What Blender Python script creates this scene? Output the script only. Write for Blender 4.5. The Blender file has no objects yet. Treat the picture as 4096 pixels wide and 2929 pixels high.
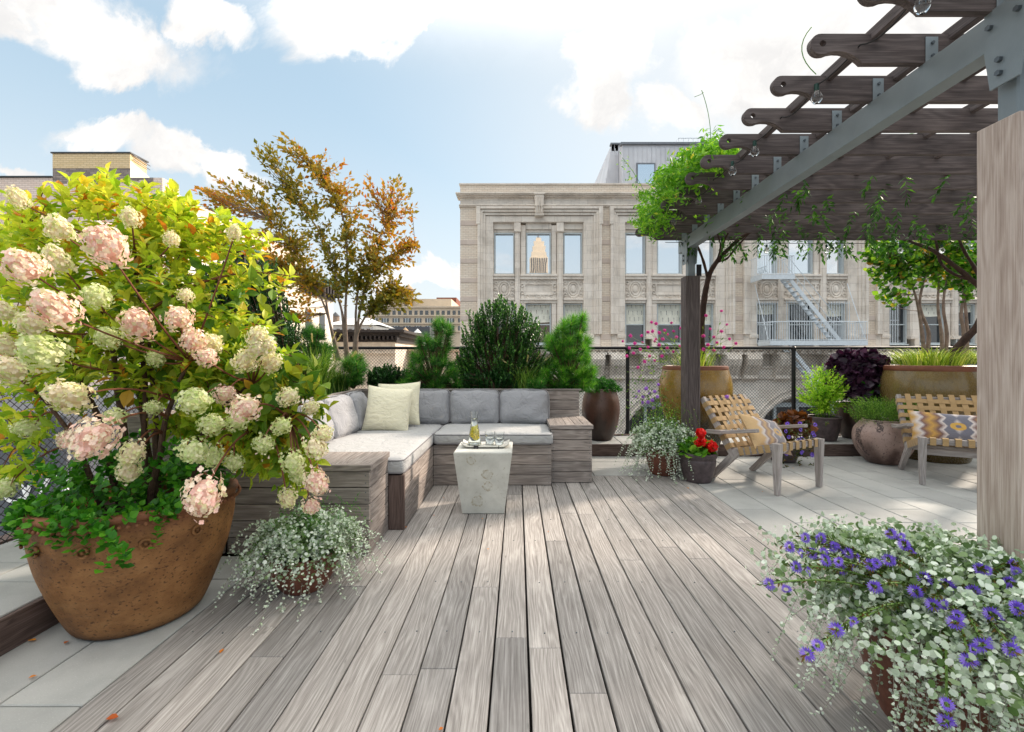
import bpy, math, random
import numpy as np
from mathutils import Vector, Matrix
from mathutils.geometry import tessellate_polygon
# ------------------------------------------------------------------ camera, sky, sun, exposure
scn = bpy.context.scene
COL = scn.collection
R = math.radians
rng = np.random.default_rng(7)
random.seed(7)

cam_d = bpy.data.cameras.new("camera"); cam = bpy.data.objects.new("camera", cam_d); COL.objects.link(cam)
cam.location = (0, 0, 1.225); cam.rotation_euler = (R(90), 0, 0)
cam_d.sensor_width = 36; cam_d.lens = 15.908; cam_d.shift_x = -0.00537; cam_d.shift_y = -0.0067
cam_d.clip_start = 0.05; cam_d.clip_end = 5000
scn.camera = cam

SUN_AZ, SUN_EL = 56.0, 30.0          # degrees from +Y towards +X, and above the horizon
SUN_STRENGTH, SKY_STRENGTH, EXPOSURE = 2.0, 0.15, 1.66
scn.view_settings.view_transform = 'Standard'; scn.view_settings.look = 'None'
scn.view_settings.gamma = 1.0; scn.view_settings.exposure = EXPOSURE
scn.cycles.use_denoising = True
scn.cycles.max_bounces = 16; scn.cycles.transparent_max_bounces = 12
scn.cycles.diffuse_bounces = 3; scn.cycles.glossy_bounces = 3; scn.cycles.transmission_bounces = 16
scn.cycles.sample_clamp_indirect = 6.0

sv = Vector((math.sin(R(SUN_AZ))*math.cos(R(SUN_EL)), math.cos(R(SUN_AZ))*math.cos(R(SUN_EL)), math.sin(R(SUN_EL))))
sl = bpy.data.lights.new("sun", 'SUN'); sl.energy = SUN_STRENGTH; sl.angle = R(5.0); sl.color = (1.0, 0.85, 0.70)
so = bpy.data.objects.new("sun", sl); COL.objects.link(so); so.location = (20, 20, 30)
so.rotation_euler = (-sv).to_track_quat('-Z', 'Y').to_euler()

def srgb(r, g=None, b=None):
    if g is None: r, g, b = r
    f = lambda c: (c/255/12.92) if c/255 <= 0.04045 else ((c/255+0.055)/1.055)**2.4
    return (f(r), f(g), f(b), 1.0)

class NT:
    """tiny helper round a node tree"""
    def __init__(s, nt): s.nt = nt; s.n = nt.nodes; s.l = nt.links
    def new(s, t, **kw):
        n = s.n.new(t)
        for k, v in kw.items():
            if hasattr(n, k): setattr(n, k, v)
        return n
    def put(s, sock, v):
        if v is None: return
        if hasattr(v, 'is_output') or isinstance(v, bpy.types.NodeSocket): s.l.new(v, sock)
        else: sock.default_value = v
    def math(s, op, a, b=None, c=None, clamp=False):
        n = s.new('ShaderNodeMath', operation=op, use_clamp=clamp)
        s.put(n.inputs[0], a); s.put(n.inputs[1], b)
        if c is not None: s.put(n.inputs[2], c)
        return n.outputs[0]
    def vmath(s, op, a, b=None):
        n = s.new('ShaderNodeVectorMath', operation=op)
        s.put(n.inputs[0], a); s.put(n.inputs[1], b)
        return n.outputs['Value'] if op in ('LENGTH', 'DOT_PRODUCT') else n.outputs[0]
    def mix(s, f, a, b, mode='MIX'):
        n = s.new('ShaderNodeMix', data_type='RGBA', blend_type=mode)
        s.put(n.inputs[0], f); s.put(n.inputs[6], a); s.put(n.inputs[7], b)
        return n.outputs[2]
    def ramp(s, f, stops, interp='LINEAR'):
        n = s.new('ShaderNodeValToRGB'); e = n.color_ramp.elements; n.color_ramp.interpolation = interp
        while len(e) < len(stops): e.new(0.5)
        for i, (p, c) in enumerate(stops):
            e[i].position = p; e[i].color = c if len(c) == 4 else (*c, 1)
        s.put(n.inputs[0], f); return n.outputs[0]
    def fr(s, f, a, b, c=0.0, d=1.0):
        n = s.new('ShaderNodeMapRange'); n.interpolation_type = 'SMOOTHSTEP'
        s.put(n.inputs[0], f); s.put(n.inputs[1], a); s.put(n.inputs[2], b); s.put(n.inputs[3], c); s.put(n.inputs[4], d)
        return n.outputs[0]
    def noise(s, vec, scale, detail=4, rough=0.55, dist=0.0, col=False):
        n = s.new('ShaderNodeTexNoise'); s.put(n.inputs['Vector'], vec)
        n.inputs['Scale'].default_value = scale; n.inputs['Detail'].default_value = detail
        n.inputs['Roughness'].default_value = rough; n.inputs['Distortion'].default_value = dist
        return n.outputs['Color' if col else 'Fac']
    def mapping(s, vec, loc=(0, 0, 0), rot=(0, 0, 0), scale=(1, 1, 1)):
        n = s.new('ShaderNodeMapping'); s.put(n.inputs[0], vec)
        n.inputs[1].default_value = loc; n.inputs[2].default_value = rot; n.inputs[3].default_value = scale
        return n.outputs[0]
    def obj(s): return s.new('ShaderNodeTexCoord').outputs['Object']
    def attr(s, name, out='Fac'):
        n = s.new('ShaderNodeAttribute'); n.attribute_name = name; return n.outputs[out]
    def bump(s, h, strength=0.3, dist=0.01):
        n = s.new('ShaderNodeBump'); n.inputs['Strength'].default_value = strength; n.inputs['Distance'].default_value = dist
        s.put(n.inputs['Height'], h); return n.outputs[0]

world = bpy.data.worlds.new("World"); scn.world = world; world.use_nodes = True
def build_sky():
    t = NT(world.node_tree)
    bg = t.n['Background']; bg.inputs[1].default_value = SKY_STRENGTH
    sky = t.new('ShaderNodeTexSky'); sky.sky_type = 'NISHITA'; sky.sun_disc = False
    sky.sun_elevation = R(SUN_EL); sky.sun_rotation = R(SUN_AZ); sky.altitude = 50; sky.air_density = 1.0
    sky.dust_density = 1.2; sky.ozone_density = 1.2
    d = t.new('ShaderNodeTexCoord').outputs['Generated']
    sx = t.new('ShaderNodeSeparateXYZ'); t.put(sx.inputs[0], d); x, y, z = sx.outputs
    ym = t.math('MAXIMUM', y, 0.12)
    u = t.math('DIVIDE', x, ym); v = t.math('DIVIDE', z, ym)
    cb = t.new('ShaderNodeCombineXYZ'); t.put(cb.inputs[0], u); t.put(cb.inputs[1], v); uv = cb.outputs[0]
    wob = t.noise(uv, 3.2, 7, 0.62, 0.3, col=True)
    wv = t.vmath('SCALE', t.vmath('SUBTRACT', wob, (0.5, 0.5, 0.5))); wv.node.inputs[3].default_value = 0.36
    uvw = t.vmath('ADD', uv, wv)
    def blob(cx, cy, rx, ry, rot=0.0):      # centre and radii as tangent of the angle from the +Y axis
        m = t.new('ShaderNodeMapping'); m.vector_type = 'TEXTURE'; t.put(m.inputs[0], uvw)
        m.inputs[1].default_value = (cx, cy, 0); m.inputs[2].default_value = (0, 0, rot); m.inputs[3].default_value = (rx, ry, 1)
        return t.fr(t.vmath('LENGTH', m.outputs[0]), 1.05, 0.55)
    P = lambda px, py: ((px-1147.7)/1003.6, (796.7-py)/1003.6)
    blobs = [(P(220, 60), .27, .10, -.35), (P(270, 140), .12, .06, -.2), (P(60, 5), .26, .08, 0), (P(460, 35), .11, .07, -.4), (P(770, 25), .24, .095, .1), (P(930, 5), .12, .07, 0),
             (P(280, 310), .17, .045, -.25), (P(400, 355), .13, .060, -.25), (P(510, 385), .10, .045, -.30), (P(1345, 100), .13, .10, .2), (P(1310, 190), .09, .085, .4),
             (P(1720, 130), .24, .17, .1), (P(2050, 60), .30, .20, 0), (P(1480, 240), .12, .07, 0),
             (P(960, 620), .13, .035, 0), (P(60, 335), .07, .02, 0)]
    m = None
    for (c, rx, ry, rot) in blobs:
        b = blob(c[0], c[1], rx, ry, rot); m = b if m is None else t.math('MAXIMUM', m, b)
    front = t.fr(y, 0.10, 0.30)
    m = t.math('MULTIPLY', m, front)
    # clouds all over the rest of the sky (seen in the window panes, and lighting the scene)
    zz = t.math('ADD', t.math('MAXIMUM', z, 0.0), 0.22)
    c2 = t.new('ShaderNodeCombineXYZ'); t.put(c2.inputs[0], t.math('DIVIDE', x, zz)); t.put(c2.inputs[1], t.math('DIVIDE', y, zz))
    g = t.fr(t.noise(c2.outputs[0], 1.3, 7, 0.6, 0.2), 0.50, 0.66)
    g = t.math('MULTIPLY', g, t.math('SUBTRACT', 1.0, front))
    m = t.math('MAXIMUM', m, g)
    m = t.math('MULTIPLY', m, t.fr(t.noise(uvw, 7.0, 5, 0.6), 0.25, 0.42, 0.78, 1.0))
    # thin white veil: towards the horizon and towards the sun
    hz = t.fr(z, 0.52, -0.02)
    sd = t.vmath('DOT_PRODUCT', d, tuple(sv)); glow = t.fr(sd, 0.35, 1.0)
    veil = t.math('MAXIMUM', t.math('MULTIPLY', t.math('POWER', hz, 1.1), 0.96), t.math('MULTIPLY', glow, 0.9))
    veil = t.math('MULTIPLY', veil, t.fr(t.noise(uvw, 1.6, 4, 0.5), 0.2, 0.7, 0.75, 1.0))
    blue = t.mix(1.0, sky.outputs[0], (0.74, 0.66, 0.52, 1), 'MULTIPLY')
    blue = t.mix(0.65, blue, (1.16, 1.56, 1.90, 1))
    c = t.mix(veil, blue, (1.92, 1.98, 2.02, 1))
    white = t.mix(t.fr(t.noise(uvw, 4.5, 5, 0.6), 0.35, 0.65), (1.92, 1.89, 1.87, 1), (2.45, 2.38, 2.30, 1))
    high = t.fr(z, 0.50, 0.72)      # extra-bright cloud added overhead, out of view, to brighten the deck
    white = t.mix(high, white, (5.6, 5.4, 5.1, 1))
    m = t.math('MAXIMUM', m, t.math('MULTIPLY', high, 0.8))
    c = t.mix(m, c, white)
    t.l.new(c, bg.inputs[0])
build_sky()

# ------------------------------------------------------------------ helpers: meshes
def wloc(o):
    v = Vector((0, 0, 0))
    while o is not None: v += o.location; o = o.parent
    return v

class MB:
    """collects faces, with two point attributes: rnd (one value per piece) and gc (grain coordinates)"""
    def __init__(s): s.V = []; s.F = []; s.M = []; s.A = []; s.G = []; s.n = 0; s.big = []
    def add(s, V, F, mi=0, rnd=0.5, gc=None):
        b = s.n; V = [tuple(v) for v in V]
        s.V += V; s.F += [tuple(i+b for i in f) for f in F]; s.M += [mi]*len(F)
        s.A += [rnd]*len(V); s.G += ([tuple(g) for g in gc] if gc is not None else V); s.n += len(V)
    def box(s, c, size, ax=0, bev=0.002, mat=None, mi=0, rnd=None):
        """bevelled box; ax is the axis the grain runs along"""
        if rnd is None: rnd = random.random()
        h = [size[0]/2, size[1]/2, size[2]/2]; bev = min(bev, min(h)*0.45)
        V = []; idx = {}
        for sx in (-1, 1):
            for sy in (-1, 1):
                for sz in (-1, 1):
                    for a in range(3):
                        p = [sx*h[0], sy*h[1], sz*h[2]]
                        for q in range(3):
                            if q != a: p[q] -= (sx, sy, sz)[q]*bev
                        idx[(sx, sy, sz, a)] = len(V); V.append(p)
        F = []
        def face(ids):
            q = [Vector(V[i]) for i in ids]; nn = (q[1]-q[0]).cross(q[2]-q[0])
            ctr = sum(q, Vector())/len(q)
            F.append(tuple(ids) if nn.dot(ctr) > 0 else tuple(reversed(ids)))
        for a in range(3):
            o = [q for q in range(3) if q != a]
            for sa in (-1, 1):
                ids = []
                for (p, q) in ((-1, -1), (1, -1), (1, 1), (-1, 1)):
                    k = [0, 0, 0]; k[a] = sa; k[o[0]] = p; k[o[1]] = q; ids.append(idx[(*k, a)])
                face(ids)
            for p in (-1, 1):
                for q in (-1, 1):
                    k0 = [0, 0, 0]; k0[o[0]] = p; k0[o[1]] = q; k1 = list(k0); k0[a] = -1; k1[a] = 1
                    face([idx[(*k0, o[0])], idx[(*k1, o[0])], idx[(*k1, o[1])], idx[(*k0, o[1])]])
        for sx in (-1, 1):
            for sy in (-1, 1):
                for sz in (-1, 1): face([idx[(sx, sy, sz, 0)], idx[(sx, sy, sz, 1)], idx[(sx, sy, sz, 2)]])
        o = [q for q in range(3) if q != ax]; off = rnd*37.0
        G = [(p[ax]+off, p[o[0]]+off*0.7, p[o[1]]+off*0.3) for p in V]
        c = Vector(c)
        W = [(mat @ Vector(p)) + c for p in V] if mat is not None else [Vector(p)+c for p in V]
        s.add(W, F, mi, rnd, G)
    def b2(s, x0, x1, y0, y1, z0, z1, **kw):
        s.box(((x0+x1)/2, (y0+y1)/2, (z0+z1)/2), (abs(x1-x0), abs(y1-y0), abs(z1-z0)), **kw)
    def bar(s, a, b, w, h, mi=0, bev=0.001, rnd=None, up=(0, 0, 1), w2=None, h2=None):
        """rectangular bar between two points; may taper"""
        a, b = Vector(a), Vector(b); d = (b-a); L = d.length; d.normalize(); up = Vector(up)
        x = d.cross(up)
        if x.length < 1e-4: x = d.cross(Vector((1, 0, 0)))
        x.normalize(); u = x.cross(d)
        if w2 is None and h2 is None:
            m = Matrix((d, x, u)).transposed(); s.box((a+b)/2, (L, w, h), 0, bev, m, mi, rnd); return
        w2 = w2 or w; h2 = h2 or h
        if rnd is None: rnd = random.random()
        V = []; G = []
        for (p, ww, hh, t) in ((a, w, h, 0), (b, w2, h2, L)):
            for (i, j) in ((-1, -1), (1, -1), (1, 1), (-1, 1)):
                V.append(p + x*i*ww/2 + u*j*hh/2); G.append((t+rnd*37, i*ww/2+rnd*20, j*hh/2))
        s.add(V, [(3, 2, 1, 0), (4, 5, 6, 7), (0, 1, 5, 4), (1, 2, 6, 5), (2, 3, 7, 6), (3, 0, 4, 7)], mi, rnd, G)
    def tube(s, P, rad, n=6, mi=0, rnd=0.5, caps=True):
        P = [Vector(p) for p in P]; k = len(P)
        if not hasattr(rad, '__len__'): rad = [rad]*k
        V = []; G = []; up = Vector((0.13, 0.31, 0.94)); L = 0
        for i, p in enumerate(P):
            d = (P[min(i+1, k-1)]-P[max(i-1, 0)]); d = d.normalized() if d.length > 1e-9 else Vector((0, 0, 1))
            x = d.cross(up)
            if x.length < 0.05: x = d.cross(Vector((1, 0, 0)))
            x.normalize(); u = x.cross(d); up = u
            if i: L += (p-P[i-1]).length
            for j in range(n):
                a = 2*math.pi*j/n; V.append(p + (x*math.cos(a)+u*math.sin(a))*rad[i]); G.append((L, math.cos(a)*rad[i], math.sin(a)*rad[i]))
        F = [(i*n+j, i*n+(j+1) % n, (i+1)*n+(j+1) % n, (i+1)*n+j) for i in range(k-1) for j in range(n)]
        if caps: F += [tuple(reversed(range(n))), tuple(range((k-1)*n, k*n))]
        s.add(V, F, mi, rnd, G)
    def lathe(s, prof, c=(0, 0, 0), n=40, mi=0, rnd=0.5, wob=0.0, sy=1.0):
        """profile of (radius, height), bottom to top"""
        V = []; F = []
        for (r, z) in prof:
            for j in range(n):
                a = 2*math.pi*j/n; w = 1+wob*(math.sin(3*a+z*9)+0.6*math.sin(5*a-z*14))
                V.append((c[0]+r*w*math.cos(a), c[1]+r*w*math.sin(a)*sy, c[2]+z))
        k = len(prof)
        F = [(i*n+j, i*n+(j+1) % n, (i+1)*n+(j+1) % n, (i+1)*n+j) for i in range(k-1) for j in range(n)]
        if prof[0][0] > 1e-4: F.append(tuple(reversed(range(n))))
        if prof[-1][0] > 1e-4: F.append(tuple(range((k-1)*n, k*n)))
        s.add(V, F, mi, rnd)
    def ball(s, c, r, n=10, mi=0, rnd=0.5, sz=1.0):
        k = max(4, n//2); prof = [(r*math.sin(math.pi*i/k)+1e-5, -r*sz*math.cos(math.pi*i/k)) for i in range(k+1)]
        s.lathe(prof, c, n, mi, rnd)
    def inst(s, tmpl, P, D, N, size, mi=0, rnd=None, width=1.0, lift=0.0):
        """many copies of a small template (verts, faces): P where, D along, N up, size"""
        TV, TF = tmpl; TV = np.asarray(TV, float); n = len(P)
        if n == 0: return
        P = np.asarray(P, float); D = _nrm(np.asarray(D, float)); N = np.asarray(N, float)
        X = _nrm(np.cross(D, N)+1e-9); Z = np.cross(X, D)
        size = np.broadcast_to(np.asarray(size, float), (n,)); width = np.broadcast_to(np.asarray(width, float), (n,))
        if rnd is None: rnd = rng.random(n)
        V = P[:, None, :] + size[:, None, None]*(TV[None, :, 0, None]*width[:, None, None]*X[:, None, :] + TV[None, :, 1, None]*D[:, None, :] + TV[None, :, 2, None]*Z[:, None, :])
        s.big.append((V.reshape(-1, 3), TF, len(TV), n, mi, np.repeat(np.broadcast_to(rnd, (n,)), len(TV))))
    def build(s, name, mats, parent=None, smooth=False, origin=None, wn=False):
        if not isinstance(mats, (list, tuple)): mats = [mats]
        V = np.array(s.V, float).reshape(-1, 3); A = np.array(s.A, float); G = np.array(s.G, float).reshape(-1, 3)
        loops = [np.array([i for f in s.F for i in f], int)]; tot = [np.array([len(f) for f in s.F], int)]; M = [np.array(s.M, int)]
        Vs = [V]; As = [A]; Gs = [G]; base = len(V)
        for (BV, TF, k, n, mi, rn) in s.big:
            offs = (np.arange(n)*k+base)
            flat = np.array([i for f in TF for i in f], int); ln = np.array([len(f) for f in TF], int)
            loops.append((offs[:, None]+flat[None, :]).ravel()); tot.append(np.tile(ln, n)); M.append(np.full(n*len(TF), mi))
            Vs.append(BV); As.append(rn); Gs.append(BV); base += len(BV)
        V = np.concatenate(Vs); A = np.concatenate(As); G = np.concatenate(Gs)
        loops = np.concatenate(loops); tot = np.concatenate(tot); M = np.concatenate(M)
        if parent is not None: o0 = np.array(wloc(parent))
        elif origin is not None: o0 = np.array(origin, float)
        else: o0 = np.array([(V[:, 0].min()+V[:, 0].max())/2, (V[:, 1].min()+V[:, 1].max())/2, V[:, 2].min()])
        me = bpy.data.meshes.new(name)
        me.vertices.add(len(V)); me.vertices.foreach_set('co', (V-o0).astype(np.float32).ravel())
        me.loops.add(len(loops)); me.loops.foreach_set('vertex_index', loops.astype(np.int32))
        me.polygons.add(len(tot)); st = np.concatenate([[0], np.cumsum(tot)[:-1]])
        me.polygons.foreach_set('loop_start', st.astype(np.int32)); me.polygons.foreach_set('loop_total', tot.astype(np.int32))
        for m in mats: me.materials.append(m)
        me.polygons.foreach_set('material_index', M.astype(np.int32))
        me.polygons.foreach_set('use_smooth', np.full(len(tot), bool(smooth)))
        me.update(calc_edges=True)
        at = me.attributes.new('rnd', 'FLOAT', 'POINT'); at.data.foreach_set('value', A.astype(np.float32))
        if len(s.V):
            at = me.attributes.new('gc', 'FLOAT_VECTOR', 'POINT'); at.data.foreach_set('vector', G.astype(np.float32).ravel())
        o = bpy.data.objects.new(name, me); COL.objects.link(o)
        if parent is not None: o.parent = parent
        else: o.location = o0
        if smooth == 'auto':
            me.set_sharp_from_angle(angle=R(40))
        return o

def _nrm(v): return v/np.maximum(np.linalg.norm(v, axis=-1, keepdims=True), 1e-9)

def tag(o, label=None, cat=None, group=None, kind=None):
    if label: o['label'] = label
    if cat: o['category'] = cat
    if group: o['group'] = group
    if kind: o['kind'] = kind
    return o
def thing(name, loc, label, cat, group=None):
    o = bpy.data.objects.new(name, None); COL.objects.link(o); o.location = loc; o.empty_display_size = 0.1
    return tag(o, label, cat, group)
def copy_tree(o, parent=None):
    c = o.copy(); COL.objects.link(c); c.parent = parent
    for ch in [q for q in bpy.data.objects if q.parent == o]: copy_tree(ch, c)
    return c
def relabel(o, s): o['label'] = s; return o
def at(px, py, Y):   # a point of the photograph (2271 px wide) at distance Y -> the place it stands in
    return ((px-1147.7)/1003.6*Y, Y, 1.225-(py-796.7)/1003.6*Y)

# leaf templates: x across, y along, z up
def T_leaf(w=0.28, fold=0.10, droop=0.12):
    V = [(0, 0, 0), (0, .33, 0), (0, .68, -droop*.4), (0, 1, -droop), (-w*.85, .26, fold), (-w, .52, fold*.9), (-w*.5, .80, fold*.3-droop*.4), (w*.85, .26, fold), (w, .52, fold*.9), (w*.5, .80, fold*.3-droop*.4)]
    F = [(0, 1, 4), (1, 5, 4), (1, 2, 5), (2, 6, 5), (2, 3, 6), (0, 7, 1), (1, 7, 8), (1, 8, 2), (2, 8, 9), (2, 9, 3)]
    return V, F
LEAF = T_leaf()
LEAFW = T_leaf(0.36, 0.06, 0.08)
LITE = ([(0, 0, 0), (-.22, .45, .06), (0, 1, -.04), (.22, .45, .06)], [(0, 3, 2), (0, 2, 1)])
ROUND = ([(0, 0, 0), (-.34, .22, .04), (-.42, .55, .05), (-.22, .92, 0), (.22, .92, 0), (.42, .55, .05), (.34, .22, .04)], [(0, 6, 5, 4, 3, 2, 1)])
NEEDLE = ([(-.5, 0, 0), (.5, 0, 0), (0, 1, 0)], [(0, 1, 2)])
def T_floret():
    V = []; F = []
    for k in range(4):
        a = k*math.pi/2; c, s_ = math.cos(a), math.sin(a); b = len(V)
        for (x, y, z) in ((0, .02, 0), (-.26, .22, .04), (-.33, .50, .10), (-.12, .66, .08), (.12, .66, .08), (.33, .50, .10), (.26, .22, .04)):
            V.append((x*c-y*s_, x*s_+y*c, z))
        F.append(tuple(b+i for i in (0, 6, 5, 4, 3, 2, 1)))
    return V, F
FLORET = T_floret()
def T_fan():
    V = [(0, 0, 0)]; F = []
    for a in (-62, -31, 0, 31, 62):
        b = len(V); c, s_ = math.cos(R(a)), math.sin(R(a))
        for (x, y, z) in ((-.13, .55, 0), (0, 1, -.06), (.13, .55, 0)): V.append((x*c+y*s_, -x*s_+y*c, z))
        F.append((0, b+2, b+1, b))
    return V, F
FAN = T_fan()

def frame(A):
    A = _nrm(A); h = np.where(np.abs(A[:, 2:3]) > 0.9, np.array([[1., 0, 0]]), np.array([[0, 0, 1.]]))
    U = _nrm(np.cross(A, h)); W = np.cross(A, U); return A, U, W
def rdir(n, up=0.0):
    v = rng.normal(size=(n, 3)); v = _nrm(v); v[:, 2] += up; return _nrm(v)
def twig_leaves(T, A, L, m, spread=55, t0=0.0, jit=0.25, flat=False):
    """m leaves up each twig that ends in T, runs along A and is L long"""
    T = np.asarray(T, float); A, U, W = frame(np.asarray(A, float)); n = len(T); L = np.broadcast_to(L, (n,))
    P = []; D = []; N = []; az0 = rng.random(n)*6.28
    for j in range(m):
        t = t0+(1-t0)*(j+0.6)/m
        pos = T-A*(L*(1-t))[:, None]
        az = az0+(j*math.pi if flat else j*2.4)+rng.normal(size=n)*jit
        rad = U*np.cos(az)[:, None]+W*np.sin(az)[:, None]
        sp = np.radians(spread*(1.15-0.75*t)+rng.normal(size=n)*9)[:, None]
        P.append(pos); D.append(A*np.cos(sp)+rad*np.sin(sp)); N.append(A*np.sin(sp)-rad*np.cos(sp)+rng.normal(size=(n, 3))*jit*.5)
    return np.concatenate(P), np.concatenate(D), np.concatenate(N)
def bez(a, b, bulge=(0, 0, 0), n=6):
    a, b, m = Vector(a), Vector(b), (Vector(a)+Vector(b))/2+Vector(bulge)
    return [a*(1-t)**2+m*(2*t*(1-t))+b*t*t for t in [i/n for i in range(n+1)]]
def blades(mb, P, az, L, bend, w, mi=0, seg=5, lean=0.15, rnd=None):
    """arching grass blades as narrow strips"""
    P = np.asarray(P, float); n = len(P); az = np.broadcast_to(az, (n,)); L = np.broadcast_to(L, (n,)); bend = np.broadcast_to(bend, (n,))
    H = np.stack([np.cos(az), np.sin(az), 0*az], 1); S = np.stack([-np.sin(az), np.cos(az), 0*az], 1)
    rows = []; p = P.copy(); ang = np.full(n, lean)+rng.random(n)*0.1
    for k in range(seg+1):
        ww = w*(1-0.9*(k/seg)**1.5)/2
        rows.append(np.stack([p-S*ww, p+S*ww], 1))
        st = (L/seg)[:, None]; p = p+st*(H*np.sin(ang)[:, None]+np.array([0, 0, 1.])*np.cos(ang)[:, None]); ang = ang+bend/seg*(0.6+0.8*k/seg)
    V = np.stack(rows, 1).reshape(n, -1, 3)
    TF = [(2*k, 2*k+1, 2*k+3, 2*k+2) for k in range(seg)]
    rn = rng.random(n) if rnd is None else rnd
    mb.big.append((V.reshape(-1, 3), TF, 2*(seg+1), n, mi, np.repeat(rn, 2*(seg+1))))
    return p
# ------------------------------------------------------------------ materials
def new_mat(name):
    m = bpy.data.materials.new(name); m.use_nodes = True; t = NT(m.node_tree); p = t.n['Principled BSDF']; return m, t, p
def plain(name, col, rough=0.6, metal=0.0, var=0.08, scale=8.0, bump=0.0, bs=60.0, spec=0.5):
    m, t, p = new_mat(name); o = t.obj(); n = t.noise(o, scale, 5, 0.6)
    dark = tuple(c*(1-var*2.2) for c in col[:3])+(1,); lite = tuple(min(1, c*(1+var*1.6)) for c in col[:3])+(1,)
    t.put(p.inputs['Base Color'], t.ramp(n, [(0.3, dark), (0.7, lite)]))
    p.inputs['Roughness'].default_value = rough; p.inputs['Metallic'].default_value = metal; p.inputs['Specular IOR Level'].default_value = spec
    if bump: t.put(p.inputs['Normal'], t.bump(t.noise(o, bs, 4, 0.6), bump, 0.01))
    return m
def leafmat(name, stops, trans=0.35, rough=0.45, tint=(1.25, 1.3, 0.7), spec=0.4, blotch=0.0):
    m, t, p = new_mat(name)
    c = t.ramp(t.attr('rnd'), [(k, srgb(v)) for k, v in stops])
    if blotch: c = t.mix(t.math('MULTIPLY', t.fr(t.noise(t.obj(), 25, 3), 0.45, 0.65), blotch), c, tuple(x*0.6 for x in srgb(stops[0][1])[:3])+(1,))
    t.put(p.inputs['Base Color'], c); p.inputs['Roughness'].default_value = rough; p.inputs['Specular IOR Level'].default_value = spec
    tr = t.new('ShaderNodeBsdfTranslucent'); t.put(tr.inputs[0], t.mix(1.0, c, (*tint, 1), 'MULTIPLY'))
    mx = t.new('ShaderNodeMixShader'); mx.inputs[0].default_value = trans
    t.l.new(p.outputs[0], mx.inputs[1]); t.l.new(tr.outputs[0], mx.inputs[2]); t.l.new(mx.outputs[0], t.n['Material Output'].inputs[0])
    return m
def wood(name, c_dark, c_mid, c_lite, tone=0.35, white=0.4, rough=0.75):
    """weathered board: grain coordinates run along each board, rnd shifts its tone"""
    m, t, p = new_mat(name); g = t.attr('gc', 'Vector'); r = t.attr('rnd')
    wv = t.noise(t.mapping(g, scale=(1.3, 8, 8)), 1.0, 2, 0.5)                     # slow wander of the growth rings
    sx = t.new('ShaderNodeSeparateXYZ'); t.put(sx.inputs[0], g)
    ring = t.math('ADD', t.math('MULTIPLY', sx.outputs[1], 330.0), t.math('MULTIPLY', wv, 60.0))
    ring = t.math('ADD', t.math('MULTIPLY', t.math('SINE', ring), 0.5), 0.5)
    fine = t.noise(t.mapping(g, scale=(4, 260, 260)), 1.0, 4, 0.75)
    mid = t.noise(t.mapping(g, scale=(2.6, 44, 44)), 1.0, 5, 0.65, 0.5)
    blot = t.noise(t.mapping(g, scale=(2.2, 7, 7)), 1.0, 4, 0.6)
    f = t.math('ADD', t.math('MULTIPLY', ring, 0.09), t.math('ADD', t.math('MULTIPLY', fine, 0.62), t.math('MULTIPLY', mid, 0.29)))
    c = t.ramp(f, [(0.31, c_dark), (0.50, c_mid), (0.69, c_lite)])
    c = t.mix(t.math('MULTIPLY', t.fr(blot, 0.52, 0.78), white), c, tuple(min(1, x*1.35) for x in c_lite[:3])+(1,))
    tn = t.math('ADD', t.math('MULTIPLY', r, tone), 1.0-tone*0.5)
    k = t.new('ShaderNodeCombineXYZ'); t.put(k.inputs[0], tn); t.put(k.inputs[1], t.math('ADD', t.math('MULTIPLY', tn, 0.94), 0.055)); t.put(k.inputs[2], t.math('ADD', t.math('MULTIPLY', tn, 0.88), 0.11))
    c = t.mix(1.0, c, k.outputs[0], 'MULTIPLY')
    st = t.fr(t.noise(t.mapping(g, scale=(7, 26, 26)), 1.0, 2, 0.5), 0.70, 0.80)
    c = t.mix(t.math('MULTIPLY', st, 0.5), c, tuple(x*0.45 for x in c_dark[:3])+(1,))
    t.put(p.inputs['Base Color'], c); p.inputs['Roughness'].default_value = rough; p.inputs['Specular IOR Level'].default_value = 0.3
    t.put(p.inputs['Normal'], t.bump(t.math('ADD', fine, t.math('MULTIPLY', mid, 0.6)), 0.45, 0.002))
    return m

M = {}
M['deck'] = wood('deck_wood', srgb(102, 98, 95), srgb(142, 138, 135), srgb(180, 177, 174), 0.50, 0.42)
M['bench'] = wood('bench_wood', srgb(92, 85, 81), srgb(138, 129, 124), srgb(176, 168, 162), 0.42, 0.35)
M['dark_wood'] = wood('dark_stained_wood', srgb(62, 50, 46), srgb(96, 80, 74), srgb(128, 110, 104), 0.35, 0.2)
M['pergola'] = wood('pergola_wood', srgb(50, 44, 44), srgb(86, 77, 76), srgb(122, 112, 110), 0.25, 0.25)
M['cedar'] = wood('cedar_post_wood', srgb(138, 120, 110), srgb(176, 160, 150), srgb(204, 192, 184), 0.12, 0.2)
M['teak'] = wood('silvered_teak', srgb(120, 114, 112), srgb(158, 150, 147), srgb(192, 186, 182), 0.22, 0.3)
M['black'] = plain('black_coated_steel', srgb(26, 26, 30), 0.5, 0.3)
M['gap'] = plain('dark_void', srgb(22, 18, 16), 0.9)
M['steel'] = plain('grey_painted_steel', srgb(128, 138, 143), 0.42, 0.15, 0.05, 5, 0.04, 90)
M['galv'] = plain('galvanised_pipe', srgb(120, 124, 130), 0.45, 0.5)
M['bolt'] = plain('bolt_steel', srgb(96, 104, 110), 0.4, 0.5)
M['soil'] = plain('soil', srgb(50, 36, 27), 0.95, 0, 0.25, 30, 0.8, 60)
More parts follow.
